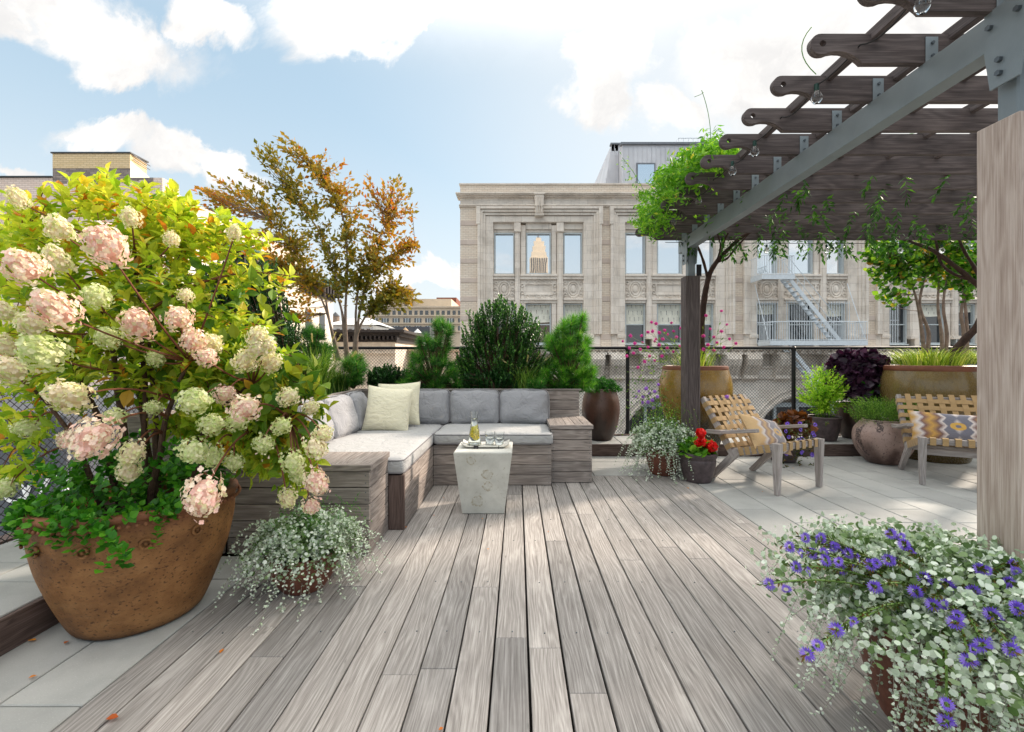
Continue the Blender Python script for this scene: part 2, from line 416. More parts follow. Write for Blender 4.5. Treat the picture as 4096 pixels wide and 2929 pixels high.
M['bark'] = plain('bark', srgb(84, 62, 48), 0.9, 0, 0.22, 22, 0.8, 70)
M['greybark'] = plain('grey_bark', srgb(128, 110, 98), 0.85, 0, 0.2, 14, 0.4, 60)
M['vinebark'] = plain('vine_bark', srgb(62, 44, 36), 0.9, 0, 0.2, 20, 0.8, 60)
M['twig'] = plain('reddish_twig', srgb(112, 64, 42), 0.7)
M['rubber'] = plain('rubber', srgb(20, 20, 20), 0.8)

def mat_paver(name, c1, c2):
    m, t, p = new_mat(name); o = t.obj(); r = t.attr('rnd')
    base = t.mix(r, c1, c2)
    n1 = t.noise(o, 3.0, 5, 0.6); n2 = t.noise(o, 220, 2, 0.6); n3 = t.noise(o, 900, 1)
    c = t.mix(t.fr(n1, 0.35, 0.75, 0, 0.5), base, tuple(x*0.72 for x in c1[:3])+(1,))
    c = t.mix(t.fr(n2, 0.62, 0.72, 0, 0.55), c, tuple(min(1, x*1.45) for x in c2[:3])+(1,))
    c = t.mix(t.fr(n2, 0.36, 0.28, 0, 0.45), c, tuple(x*0.5 for x in c1[:3])+(1,))
    t.put(p.inputs['Base Color'], c); p.inputs['Roughness'].default_value = 0.85
    t.put(p.inputs['Normal'], t.bump(t.math('ADD', n2, n3), 0.35, 0.002)); return m
M['paver'] = mat_paver('concrete_paver', srgb(158, 159, 157), srgb(178, 179, 176))

def mat_rustpot():
    m, t, p = new_mat('rust_brown_stoneware'); o = t.obj(); p.inputs['Specular IOR Level'].default_value = 0.3
    n1 = t.noise(o, 6, 6, 0.65); n2 = t.noise(t.mapping(o, scale=(1, 1, 1.3)), 80, 3, 0.6); n3 = t.noise(t.mapping(o, scale=(1, 1, 1.5)), 62, 2, 0.5)
    c = t.ramp(n1, [(0.3, srgb(104, 70, 42)), (0.5, srgb(138, 96, 58)), (0.72, srgb(164, 118, 74))])
    c = t.mix(t.fr(n3, 0.61, 0.67, 0, 0.8), c, srgb(66, 44, 32))
    c = t.mix(t.fr(n2, 0.54, 0.74, 0, 0.5), c, srgb(92, 62, 42))
    c = t.mix(t.fr(t.noise(t.mapping(o, scale=(2, 2, 5)), 2.0, 5, 0.65), 0.5, 0.75, 0, 0.35), c, srgb(178, 136, 90))
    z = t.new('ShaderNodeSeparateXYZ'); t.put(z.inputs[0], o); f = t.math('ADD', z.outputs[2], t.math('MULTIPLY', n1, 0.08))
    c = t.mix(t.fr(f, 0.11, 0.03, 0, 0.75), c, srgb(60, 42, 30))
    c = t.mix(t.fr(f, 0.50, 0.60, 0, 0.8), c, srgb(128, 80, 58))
    t.put(p.inputs['Base Color'], c); p.inputs['Roughness'].default_value = 0.6
    t.put(p.inputs['Normal'], t.bump(t.math('ADD', n2, t.math('MULTIPLY', n3, 0.8)), 0.7, 0.004)); return m
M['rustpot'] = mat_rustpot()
def mat_glaze(name, light, split, lower, rough=0.16, zsplit=0.55, soft=0.12):
    m, t, p = new_mat(name); o = t.obj(); n = t.noise(o, 7, 6, 0.7); s = t.noise(t.mapping(o, scale=(1, 1, 0.5)), 80, 3, 0.6)
    z = t.new('ShaderNodeSeparateXYZ'); t.put(z.inputs[0], o)
    ang = t.noise(t.mapping(o, scale=(2.2, 2.2, 0.8)), 2.0, 3, 0.5)
    f = t.math('ADD', z.outputs[2], t.math('MULTIPLY', t.math('SUBTRACT', ang, 0.5), 0.9))
    up = t.ramp(n, [(0.3, tuple(x*0.7 for x in light[:3])+(1,)), (0.6, light), (0.8, split)])
    dn = t.ramp(n, [(0.3, tuple(x*0.5 for x in lower[:3])+(1,)), (0.7, lower)])
    c = t.mix(t.fr(f, zsplit-soft, zsplit+soft), dn, up)
    c = t.mix(t.fr(s, 0.60, 0.68, 0, 0.75), c, srgb(52, 40, 28))
    t.put(p.inputs['Base Color'], c); t.put(p.inputs['Roughness'], t.fr(s, 0.4, 0.7, rough, rough+0.3))
    p.inputs['Specular IOR Level'].default_value = 0.65
    t.put(p.inputs['Normal'], t.bump(t.math('ADD', t.noise(o, 16, 4), t.math('MULTIPLY', s, 0.4)), 0.10, 0.008)); return m
M['gold'] = mat_glaze('golden_glaze', srgb(150, 118, 58), srgb(172, 146, 92), srgb(78, 70, 50), 0.12)
M['gold2'] = mat_glaze('speckled_gold_glaze', srgb(128, 108, 66), srgb(150, 134, 98), srgb(100, 84, 48), 0.14, 0.35)
M['rim'] = plain('unglazed_red_rim', srgb(124, 74, 52), 0.5, 0, 0.12)
M['brownpot'] = mat_glaze('dark_brown_glaze', srgb(92, 62, 50), srgb(112, 76, 58), srgb(58, 40, 34), 0.3, 0.3)
M['pinkpot'] = mat_glaze('pinkish_crackled_glaze', srgb(168, 142, 132), srgb(184, 160, 150), srgb(110, 84, 76), 0.35, 0.12)
def streaks():
    m = M['pinkpot']; t = NT(m.node_tree); p = t.n['Principled BSDF']; old = p.inputs['Base Color'].links[0].from_socket; o = t.obj()
    n = t.noise(t.mapping(o, scale=(9, 9, 1.6)), 1.0, 4, 0.65, 0.4); f = t.noise(o, 60, 3)
    c = t.mix(t.math('MULTIPLY', t.fr(n, 0.56, 0.62), t.fr(f, 0.35, 0.5)), old, srgb(62, 44, 42)); t.l.new(c, p.inputs['Base Color'])
streaks()
M['greypot'] = plain('charcoal_stoneware', srgb(82, 70, 72), 0.5, 0, 0.22, 18, 0.35, 120)
M['terracotta'] = plain('dark_terracotta', srgb(112, 66, 50), 0.6, 0, 0.2, 14, 0.3, 90)

def mat_concrete():
    m, t, p = new_mat('cast_concrete'); o = t.obj(); n = t.noise(o, 6, 6, 0.6); n2 = t.noise(o, 45, 4, 0.6, 0.6)
    c = t.ramp(n, [(0.3, srgb(178, 178, 172)), (0.7, srgb(206, 206, 200))])
    c = t.mix(t.fr(n2, 0.60, 0.70, 0, 0.4), c, srgb(140, 132, 112))
    # worn rings and patches on the side that faces the deck
    spots = [(-0.09, 0.435, .034), (0.035, 0.325, .040), (0.035, 0.225, .038), (-0.045, 0.105, .044)]
    sx = t.new('ShaderNodeSeparateXYZ'); t.put(sx.inputs[0], o); cb = t.new('ShaderNodeCombineXYZ'); t.put(cb.inputs[0], sx.outputs[0]); t.put(cb.inputs[1], sx.outputs[2])
    front = t.fr(sx.outputs[1], -0.12, -0.15)
    w = t.vmath('SCALE', t.vmath('SUBTRACT', t.noise(o, 30, 4, 0.6, col=True), (0.5, 0.5, 0.5))); w.node.inputs[3].default_value = 0.055
    q = t.vmath('ADD', cb.outputs[0], w)
    for (a, b, r) in spots:
        d = t.vmath('LENGTH', t.vmath('SUBTRACT', q, (a, b, 0)))
        ring = t.math('MULTIPLY', t.fr(d, r*1.08, r*0.97), t.fr(d, r*0.70, r*0.92, 0.25, 1.0))
        k = t.math('MULTIPLY', t.math('MULTIPLY', ring, front), t.fr(t.noise(o, 60, 3), 0.38, 0.58))
        c = t.mix(k, c, srgb(160, 152, 132))
    t.put(p.inputs['Base Color'], c); p.inputs['Roughness'].default_value = 0.75
    t.put(p.inputs['Normal'], t.bump(t.math('ADD', n2, t.noise(o, 160, 3)), 0.25, 0.003)); return m
M['concrete'] = mat_concrete()

def mat_fabric(name, c1, c2=None, scale=420, stripe=None, wr=0.5):
    m, t, p = new_mat(name); o = t.obj(); n = t.noise(o, scale, 2, 0.5); k = t.noise(o, 5, 4, 0.6)
    c = t.mix(n, c1, c2 or tuple(x*0.86 for x in c1[:3])+(1,))
    if stripe:
        sx = t.new('ShaderNodeSeparateXYZ'); t.put(sx.inputs[0], o)
        w = t.math('SINE', t.math('MULTIPLY', t.math('ADD', sx.outputs[2], t.math('MULTIPLY', k, 0.004)), 2*math.pi/0.0125))
        c = t.mix(t.fr(w, 0.1, 0.8, 0, 0.85), c, stripe)
    t.put(p.inputs['Base Color'], c); p.inputs['Roughness'].default_value = 0.9; p.inputs['Specular IOR Level'].default_value = 0.25
    p.inputs['Sheen Weight'].default_value = 0.15
    h = t.math('ADD', t.math('MULTIPLY', t.noise(t.mapping(o, scale=(1, 1, 1.7)), 9, 4, 0.55, 1.2), 1.0), t.math('MULTIPLY', n, 0.03))
    t.put(p.inputs['Normal'], t.bump(h, wr*1.5, 0.03)); return m
M['grey_fabric'] = mat_fabric('grey_canvas', srgb(154, 155, 160))
M['grey_seat'] = mat_fabric('grey_canvas_seat', srgb(172, 173, 174), wr=0.45)
M['piping'] = plain('piping_cord', srgb(112, 110, 114), 0.8)
M['cream'] = mat_fabric('cream_cotton', srgb(236, 232, 212), stripe=srgb(214, 206, 168), wr=0.4)
def mat_ikat(name, sc, seed, lift=0.0):
    """woven pattern of zigzag bands running round a diamond"""
    m, t, p = new_mat(name); o = t.obj(); sx = t.new('ShaderNodeSeparateXYZ'); t.put(sx.inputs[0], o)
    jag = t.math('MULTIPLY', t.math('ABSOLUTE', t.math('SUBTRACT', t.math('FRACT', t.math('MULTIPLY', sx.outputs[2], 11.0)), 0.5)), 0.075)
    w = t.math('MULTIPLY', t.math('SUBTRACT', t.noise(t.mapping(o, scale=(1, 1, .3)), 60, 2), 0.5), 0.02)
    x = t.math('ADD', t.math('ABSOLUTE', t.math('ADD', sx.outputs[0], seed)), t.math('ADD', jag, w))
    f = t.math('MULTIPLY', x, sc)
    c = t.ramp(f, [(0.0, srgb(206, 196, 192)), (0.10, srgb(94, 98, 116)), (0.30, srgb(90, 94, 112)), (0.34, srgb(214, 204, 200)), (0.44, srgb(96, 56, 52)),
                   (0.60, srgb(196, 148, 44)), (0.76, srgb(110, 66, 60)), (0.84, srgb(214, 206, 204)), (1.0, srgb(200, 152, 50))], 'LINEAR')
    cb = t.new('ShaderNodeCombineXYZ'); t.put(cb.inputs[0], t.math('ADD', sx.outputs[0], seed)); t.put(cb.inputs[1], t.math('MULTIPLY', sx.outputs[2], 1.5))
    d = t.math('ADD', t.vmath('LENGTH', cb.outputs[0]), w)
    c = t.mix(t.fr(d, 0.066, 0.060), c, srgb(204, 158, 48)); c = t.mix(t.fr(d, 0.026, 0.021), c, srgb(92, 98, 118))
    c = t.mix(lift, c, srgb(226, 216, 212))
    t.put(p.inputs['Base Color'], c); p.inputs['Roughness'].default_value = 0.9
    t.put(p.inputs['Normal'], t.bump(t.noise(o, 10, 4, 0.55, 1.0), 0.4, 0.03)); return m
M['ikat'] = mat_ikat('patterned_weave', 3.6, -0.09, .30); M['ikat2'] = mat_ikat('patterned_weave_long', 2.7, 0.02, .10)
M['strap'] = mat_fabric('tan_webbing', srgb(176, 146, 104), scale=900, wr=0.05)

def mat_glass(name, tint=(1, 1, 1), ior=1.45):
    m, t, p = new_mat(name); p.inputs['Base Color'].default_value = (*tint, 1); p.inputs['Transmission Weight'].default_value = 1.0
    p.inputs['Roughness'].default_value = 0.0; p.inputs['IOR'].default_value = ior; return m
M['glass'] = mat_glass('clear_glass', (0.97, 0.99, 0.99)); M['water'] = mat_glass('water', (0.93, 0.98, 1.0), 1.33)
M['lemon'] = leafmat('lemon_slice', [(0, (255, 236, 60)), (1, (255, 250, 150))], 0.5, 0.3, (1.1, 1.15, .8))
M['ice'] = mat_glass('ice', (0.9, 0.96, 1.0), 1.2)
M['porcelain'] = plain('white_glazed_tray', srgb(214, 212, 204), 0.25, 0, 0.04)
M['ink'] = plain('dark_glazed_band', srgb(28, 26, 34), 0.3)

# foliage
M['hyd'] = leafmat('hydrangea_leaf', [(0, (88, 138, 38)), (.22, (140, 176, 48)), (.48, (188, 206, 66)), (.78, (224, 222, 90)), (.93, (236, 190, 60)), (1, (206, 122, 40))], 0.45, 0.5, (1.25, 1.25, .55), blotch=.2)
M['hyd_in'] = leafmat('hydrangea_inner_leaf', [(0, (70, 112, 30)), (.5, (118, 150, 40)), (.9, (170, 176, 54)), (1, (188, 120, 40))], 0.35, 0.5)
M['fl_pink'] = leafmat('pink_floret', [(0, (240, 198, 188)), (.25, (246, 220, 204)), (.5, (248, 236, 214)), (.8, (246, 238, 208)), (1, (222, 226, 168))], 0.3, 0.6, (1.05, .95, .9))
M['fl_cream'] = leafmat('cream_floret', [(0, (240, 222, 200)), (.4, (244, 238, 206)), (.8, (232, 234, 180)), (1, (206, 218, 140))], 0.3, 0.6, (1.05, 1.05, .85))
M['fl_green'] = leafmat('greenish_floret', [(0, (236, 234, 196)), (.5, (220, 228, 172)), (1, (194, 212, 136))], 0.3, 0.6, (1.05, 1.1, .8))
M['mint'] = leafmat('bright_green_leaf', [(0, (38, 92, 22)), (.5, (64, 134, 30)), (1, (104, 168, 42))], 0.3, 0.45)
M['silver'] = leafmat('silver_leaf', [(0, (140, 164, 124)), (.3, (182, 198, 172)), (.7, (216, 226, 210)), (1, (236, 240, 230))], 0.15, 0.8, (1, 1.1, .9), 0.2)
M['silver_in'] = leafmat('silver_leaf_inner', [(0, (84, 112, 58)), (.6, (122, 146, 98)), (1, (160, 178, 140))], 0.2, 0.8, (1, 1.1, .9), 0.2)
M['stemgrey'] = plain('grey_stem', srgb(140, 134, 124), 0.8)
M['scaevola'] = leafmat('violet_petal', [(0, (112, 80, 196)), (.6, (138, 106, 222)), (1, (170, 140, 238))], 0.3, 0.6, (.9, .9, 1.3))
M['darkgreen'] = leafmat('dark_stem_leaf', [(0, (46, 62, 18)), (.6, (72, 88, 28)), (1, (120, 84, 40))], 0.2, 0.5)
M['box'] = leafmat('holly_leaf', [(0, (22, 54, 20)), (.45, (46, 92, 34)), (.8, (88, 138, 54)), (1, (156, 196, 98))], 0.22, 0.35, spec=0.5)
M['boxdk'] = leafmat('dark_holly_leaf', [(0, (20, 50, 22)), (.6, (38, 80, 34)), (1, (76, 128, 52))], 0.2, 0.35, spec=0.5)
M['pine'] = leafmat('pine_needle', [(0, (24, 70, 20)), (.45, (50, 112, 32)), (.8, (96, 160, 48)), (1, (164, 206, 96))], 0.2, 0.5)
M['pine2'] = leafmat('bright_pine_needle', [(0, (30, 78, 20)), (.45, (66, 134, 32)), (.8, (120, 184, 48)), (1, (184, 218, 100))], 0.25, 0.5)
M['grass'] = leafmat('grass_blade', [(0, (48, 88, 28)), (.5, (90, 134, 44)), (1, (160, 184, 84))], 0.35, 0.5)
M['liriope'] = leafmat('variegated_blade', [(0, (96, 132, 40)), (.6, (156, 180, 62)), (1, (222, 222, 140))], 0.35, 0.5)
M['plume'] = leafmat('seed_plume', [(0, (176, 160, 110)), (1, (226, 216, 176))], 0.4, 0.8)
M['maple'] = leafmat('autumn_leaf', [(0, (104, 110, 34)), (.34, (146, 136, 42)), (.64, (184, 142, 46)), (.88, (202, 122, 42)), (1, (190, 90, 36))], 0.4, 0.45, (1.25, 1.05, .5))
M['myrtle'] = leafmat('crape_myrtle_leaf', [(0, (44, 92, 22)), (.5, (86, 142, 34)), (.9, (150, 188, 60)), (1, (206, 150, 70))], 0.4, 0.45)
M['wist'] = leafmat('wisteria_leaf', [(0, (52, 108, 22)), (.5, (98, 156, 36)), (.9, (154, 198, 58)), (1, (220, 210, 90))], 0.4, 0.45)
M['wistdk'] = leafmat('shaded_wisteria_leaf', [(0, (30, 68, 20)), (.6, (56, 104, 30)), (1, (96, 146, 44))], 0.35, 0.45)
M['lime'] = leafmat('lime_leaf', [(0, (104, 160, 28)), (.5, (156, 204, 48)), (1, (204, 228, 88))], 0.4, 0.5)
M['purple'] = leafmat('dark_purple_leaf', [(0, (34, 18, 36)), (.6, (58, 32, 56)), (1, (88, 52, 78))], 0.15, 0.35, (1.3, .7, 1), 0.5)
M['thyme'] = leafmat('fresh_herb_leaf', [(0, (50, 92, 26)), (.5, (90, 136, 42)), (1, (146, 182, 74))], 0.3, 0.5)
M['parsley'] = leafmat('curly_leaf', [(0, (24, 74, 20)), (.6, (48, 112, 30)), (1, (88, 156, 50))], 0.25, 0.45)
M['geran'] = leafmat('geranium_leaf', [(0, (58, 112, 22)), (.6, (96, 152, 36)), (1, (150, 190, 66))], 0.3, 0.5)
M['red'] = leafmat('scarlet_petal', [(0, (196, 6, 6)), (1, (240, 26, 18))], 0.25, 0.5, (1.2, .6, .6))
M['magenta'] = leafmat('magenta_petal', [(0, (206, 42, 150)), (1, (240, 110, 196))], 0.25, 0.6, (1.1, .8, 1))
M['lilac'] = leafmat('lilac_petal', [(0, (160, 104, 206)), (1, (196, 146, 228))], 0.25, 0.6, (1.1, .8, 1.1))
M['bronze'] = leafmat('bronze_leaf', [(0, (70, 38, 20)), (.6, (110, 64, 32)), (1, (150, 90, 44))], 0.3, 0.5)
M['orange'] = leafmat('fallen_leaf', [(0, (176, 84, 26)), (1, (232, 156, 48))], 0.2, 0.6)
M['greenstem'] = plain('green_stem', srgb(96, 128, 54), 0.7)

# city
def mat_stone(name, c1, c2, bw=0.9, bh=0.42, joint=0.008, stain=0.35):
    m, t, p = new_mat(name); o = t.obj(); w = t.mapping(o, rot=(R(90), 0, 0)); sx = t.new('ShaderNodeSeparateXYZ'); t.put(sx.inputs[0], o)
    cb = t.new('ShaderNodeCombineXYZ'); t.put(cb.inputs[0], t.math('ADD', sx.outputs[0], sx.outputs[1])); t.put(cb.inputs[1], sx.outputs[2])
    b = t.new('ShaderNodeTexBrick'); t.put(b.inputs['Vector'], cb.outputs[0]); b.inputs['Scale'].default_value = 1.0
    b.inputs['Brick Width'].default_value = bw; b.inputs['Row Height'].default_value = bh; b.inputs['Mortar Size'].default_value = joint
    b.inputs['Color1'].default_value = c1; b.inputs['Color2'].default_value = c2; b.inputs['Mortar'].default_value = tuple(x*0.74 for x in c1[:3])+(1,)
    n = t.noise(o, 1.3, 6, 0.65); n2 = t.noise(t.mapping(o, scale=(3, 3, 0.4)), 1.6, 5, 0.65)
    c = t.mix(t.fr(n, 0.4, 0.75, 0, stain), b.outputs['Color'], tuple(x*0.70 for x in c1[:3])+(1,))
    c = t.mix(t.fr(n2, 0.55, 0.8, 0, stain), c, tuple(x*0.52 for x in c1[:3])+(1,))
    t.put(p.inputs['Base Color'], c); p.inputs['Roughness'].default_value = 0.8; p.inputs['Specular IOR Level'].default_value = 0.3
    t.put(p.inputs['Normal'], t.bump(t.math('ADD', n, t.math('MULTIPLY', b.outputs['Fac'], -0.6)), 0.3, 0.02)); return m
M['terra'] = mat_stone('terracotta_block', srgb(224, 213, 200), srgb(236, 227, 216), stain=0.75)
M['brick'] = mat_stone('buff_brick', srgb(222, 206, 188), srgb(230, 218, 202), 0.30, 0.10, 0.010, 0.15)
M['quoin'] = mat_stone('darker_stone_band', srgb(200, 184, 172), srgb(212, 198, 186), 1.2, 2.0)
M['pinkbrick'] = mat_stone('pale_pink_brick', srgb(228, 206, 192), srgb(236, 218, 206), 0.26, 0.085, 0.010, 0.15)
M['tanbrick'] = mat_stone('tan_brick', srgb(222, 196, 152), srgb(230, 206, 166), 0.26, 0.085, 0.010, 0.1)
M['charbrick'] = mat_stone('sooty_brick', srgb(130, 120, 116), srgb(176, 162, 152), 0.3, 0.085, 0.010, 0.5)
M['stucco'] = plain('cream_stucco', srgb(236, 228, 214), 0.85, 0, 0.03, 1.5)
M['citystone'] = plain('far_buff_stone', srgb(206, 190, 168), 0.85, 0, 0.05, 0.3)
M['citydark'] = plain('dark_cladding', srgb(72, 76, 84), 0.7, 0, 0.08, 0.3)
M['cornice_green'] = plain('verdigris_copper', srgb(66, 104, 88), 0.7, 0, 0.15, 3)
M['cornice_dark'] = plain('dark_painted_cornice', srgb(44, 38, 38), 0.7, 0, 0.1, 2)
M['redbrick'] = mat_stone('red_brick', srgb(140, 84, 66), srgb(156, 98, 80), 0.6, 0.2, 0.015, 0.2)
M['whiteroof'] = plain('white_roof_membrane', srgb(214, 216, 216), 0.7, 0, 0.06, 0.8)
M['street'] = plain('asphalt', srgb(62, 62, 64), 0.9, 0, 0.1, 0.4)
M['zinc'] = None
def mat_zinc():
    m, t, p = new_mat('standing_seam_zinc'); o = t.obj(); sx = t.new('ShaderNodeSeparateXYZ'); t.put(sx.inputs[0], o)
    n = t.noise(o, 1.2, 4); c = t.ramp(n, [(0.3, srgb(196, 196, 200)), (0.7, srgb(214, 214, 218))])
    t.put(p.inputs['Base Color'], c); p.inputs['Roughness'].default_value = 0.5; p.inputs['Metallic'].default_value = 0.25; return m
M['zinc'] = mat_zinc()
M['white'] = plain('white_paint', srgb(226, 228, 228), 0.6, 0, 0.04)
M['palegrey'] = plain('pale_grey_painted_iron', srgb(214, 222, 228), 0.5, 0, 0.05)
M['frame'] = plain('pale_window_paint', srgb(188, 196, 198), 0.5, 0, 0.05)
M['frame_dk'] = plain('dark_window_frame', srgb(54, 58, 62), 0.5)
M['blind'] = plain('linen_blind', srgb(222, 220, 206), 0.9, 0, 0.08, 3, 0.4, 5)
M['tank'] = plain('weathered_tank_wood', srgb(150, 132, 118), 0.9, 0, 0.15, 2)
M['tankroof'] = plain('tank_roof', srgb(176, 150, 118), 0.8)
def mat_pane(name, refl, body):
    m, t, p = new_mat(name); g = t.new('ShaderNodeBsdfGlossy'); g.inputs['Roughness'].default_value = 0.015
    t.put(g.inputs['Normal'], t.bump(t.noise(t.obj(), 0.8, 2), 0.03, 0.05))
    g.inputs['Color'].default_value = (0.94, 0.97, 1.0, 1)
    t.put(p.inputs['Base Color'], body); p.inputs['Roughness'].default_value = 0.2
    mx = t.new('ShaderNodeMixShader'); mx.inputs[0].default_value = refl
    t.l.new(p.outputs[0], mx.inputs[1]); t.l.new(g.outputs[0], mx.inputs[2]); t.l.new(mx.outputs[0], t.n['Material Output'].inputs[0]); return m
M['pane'] = mat_pane('sky_reflecting_pane', 0.80, srgb(60, 74, 88)); M['pane_dk'] = mat_pane('dark_pane', 0.08, srgb(24, 26, 30))
# ------------------------------------------------------------------ the roof terrace: ground, deck, paving
def struct(name, mb, mats, **kw): return tag(mb.build(name, mats, origin=(0, 0, 0), **kw), kind='structure')
m = MB(); m.add([(-600, -1400, -24), (600, -1400, -24), (600, 600, -24), (-600, 600, -24)], [(0, 1, 2, 3)]); struct('street_ground', m, M['street'])
m = MB(); m.b2(-3.25, 9.0, -3.0, 6.75, -24, -0.055, bev=0.01); struct('terrace_roof', m, M['citydark'])

def screw(mb, p, n=(0, 0, 1), r=0.0034, mi=1):
    n = Vector(n); mb.tube([Vector(p)-n*0.002, Vector(p)+n*0.0008], r, 8, mi, 0.2)
m = MB(); NB = 23; W = (1.768+1.535)/NB; rr = random.Random(11)
for k in range(NB):
    x0 = -1.535+k*W; gap = rr.uniform(0.005, 0.008) if k not in (10, 11, 12, 13, 14) else rr.uniform(.008, .012)
    y = -0.6-rr.random()*1.5; cuts = [y]
    while y < 4.76: y += rr.choice([1.2, 1.5, 1.8, 2.1, 2.4, 2.7]); cuts.append(min(y, 4.76))
    if k == 11: cuts = [-.6, 1.92, 4.76]
    if k == 12: cuts = [-.6, 1.66, 3.05, 4.76]
    for a, b in zip(cuts, cuts[1:]):
        if b-a < 0.02: continue
        top = rr.uniform(-0.0012, 0.0012)
        m.b2(x0+gap/2, x0+W-gap/2, a+.001, b-.001, -0.028+top, top, ax=1, bev=0.0022, rnd=rr.random())
    for yj in (0.55, 1.01, 1.47, 2.03, 2.49, 3.05, 3.46, 3.92, 4.38):
        if rr.random() < 0.85: screw(m, (x0+W/2+rr.uniform(-.008, .008), yj+rr.uniform(-.01, .01), 0.0012))
m.b2(-1.53, 1.765, -.6, 4.75, -0.05, -0.045, mi=2, bev=0)
struct('deck', m, [M['deck'], M['bolt'], M['gap']])

m = MB()
def pavers(x0, x1, y0, y1, w, L, z, off, rr):
    k = 0; x = x0
    while x < x1-0.02:
        xe = min(x+w, x1); y = y0-off[k % len(off)]
        while y < y1:
            a, b = max(y, y0), min(y+L, y1)
            if b-a > 0.02: m.b2(x+.004, xe-.004, a+.0035, b-.0035, z-0.045, z+rr.uniform(-.001, .001), bev=0.004, rnd=rr.random())
            y += L
        x = xe; k += 1
pavers(1.771, 8.9, -2.935, 5.705, 0.3055, 0.61, 0.0, (0.08, 0.385), rr)
pavers(0.2, 1.768, 4.763, 5.705, 0.61, 0.318, 0.0, (0.0, 0.0), rr)
pavers(-2.148, -1.538, -2.9, 2.82, 0.305, 0.92, 0.0, (0.47, 0.1), rr)
m.b2(-2.17, 8.9, -2.95, 5.72, -0.052, -0.044, mi=1, bev=0)
struct('paving', m, [M['paver'], M['gap']])
m = MB()
pavers(-3.0, -2.155, -2.9, 2.82, 0.42, 0.61, 0.150, (0.2, 0.4), rr)
pavers(0.72, 8.9, 5.735, 6.35, 0.61, 0.305, 0.150, (0.1, 0.1), rr)
m.b2(-3.0, -2.156, -2.9, 6.5, -.04, 0.104, mi=1, bev=0); m.b2(-2.15, 8.9, 5.737, 6.5, -.04, 0.1035, mi=1, bev=0)
struct('raised_paving', m, [M['paver'], M['gap']])
m = MB()
for (a, b) in ((-2.9, -.4), (-.397, 2.1), (2.103, 2.82)): m.b2(-2.153, -2.128, a, b, 0.0, 0.149, ax=1, rnd=rr.random())
for (a, b) in ((.74, 2.9), (2.903, 5.3), (5.303, 8.9)): m.b2(a, b, 5.708, 5.733, 0.001, 0.149, ax=0, rnd=rr.random()*.5)
for (a, b) in ((-2.9, -.4), (-.397, 2.1), (2.103, 6.3)): m.b2(-3.1, -2.999, a, b, 0.08, 0.165, ax=1, rnd=rr.random())
m.b2(-3.1, 8.9, 6.353, 6.42, 0.08, 0.165, ax=0, rnd=.4)
struct('timber_kerb', m, M['dark_wood'])

# ------------------------------------------------------------------ built-in corner bench and planter
def planks_x(mb, x0, x1, y, z0, z1, n, face=-1, t=0.022, splits=(), scr=True, rr=rr):
    h = (z1-z0)/n; xs = [x0]+sorted(splits)+[x1]
    for i in range(n):
        for a, b in zip(xs, xs[1:]):
            mb.b2(a+.0008, b-.0008, y, y-face*t, z0+i*h+.003, z0+(i+1)*h-.003, ax=0, rnd=rr.random(), bev=.0025)
            if scr:
                for xx in (a+.025, b-.025):
                    for dz in (.28, .72): screw(mb, (xx, y, z0+(i+dz)*h), (0, face, 0), .004)
def planks_y(mb, y0, y1, x, z0, z1, n, face=1, t=0.022, splits=(), scr=True, rr=rr):
    h = (z1-z0)/n; ys = [y0]+sorted(splits)+[y1]
    for i in range(n):
        for a, b in zip(ys, ys[1:]):
            mb.b2(x, x-face*t, a+.0008, b-.0008, z0+i*h+.003, z0+(i+1)*h-.003, ax=1, rnd=rr.random(), bev=.0025)
            if scr:
                for yy in (a+.025, b-.025):
                    for dz in (.28, .72): screw(mb, (x, yy, z0+(i+dz)*h), (face, 0, 0), .004)
BM = [M['bench'], M['bolt'], M['gap']]
bench = thing('corner_bench', (-0.8, 4.4, 0), 'L-shaped built-in bench of weathered grey horizontal boards along the planter', 'bench')
m = MB(); planks_x(m, -.815, .329, 4.386, .003, .393, 4); screw(m, (-.25, 4.386, .05), (0, -1, 0), .004)
for i in range(4):
    for dz in (.28, .72): screw(m, (-.11, 4.386, (i+dz)*.0975), (0, -1, 0), .004)
m.b2(-.79, .325, 4.41, 5.17, .01, .388, mi=2); m.build('seat_base', BM, bench)
m = MB(); planks_y(m, 3.272, 4.383, -.815, .003, .393, 4); m.b2(-1.80, -.84, 3.262, 5.17, .011, .387, mi=2)
m.build('seat_base', BM, bench)
m = MB(); m.b2(-.925, -.838, 3.239, 3.26, .002, .393, ax=2, rnd=.1); m.b2(-.8375, -.812, 3.240, 3.27, .002, .393, ax=2, rnd=.02)
m.build('corner_post', [M['dark_wood']], bench)
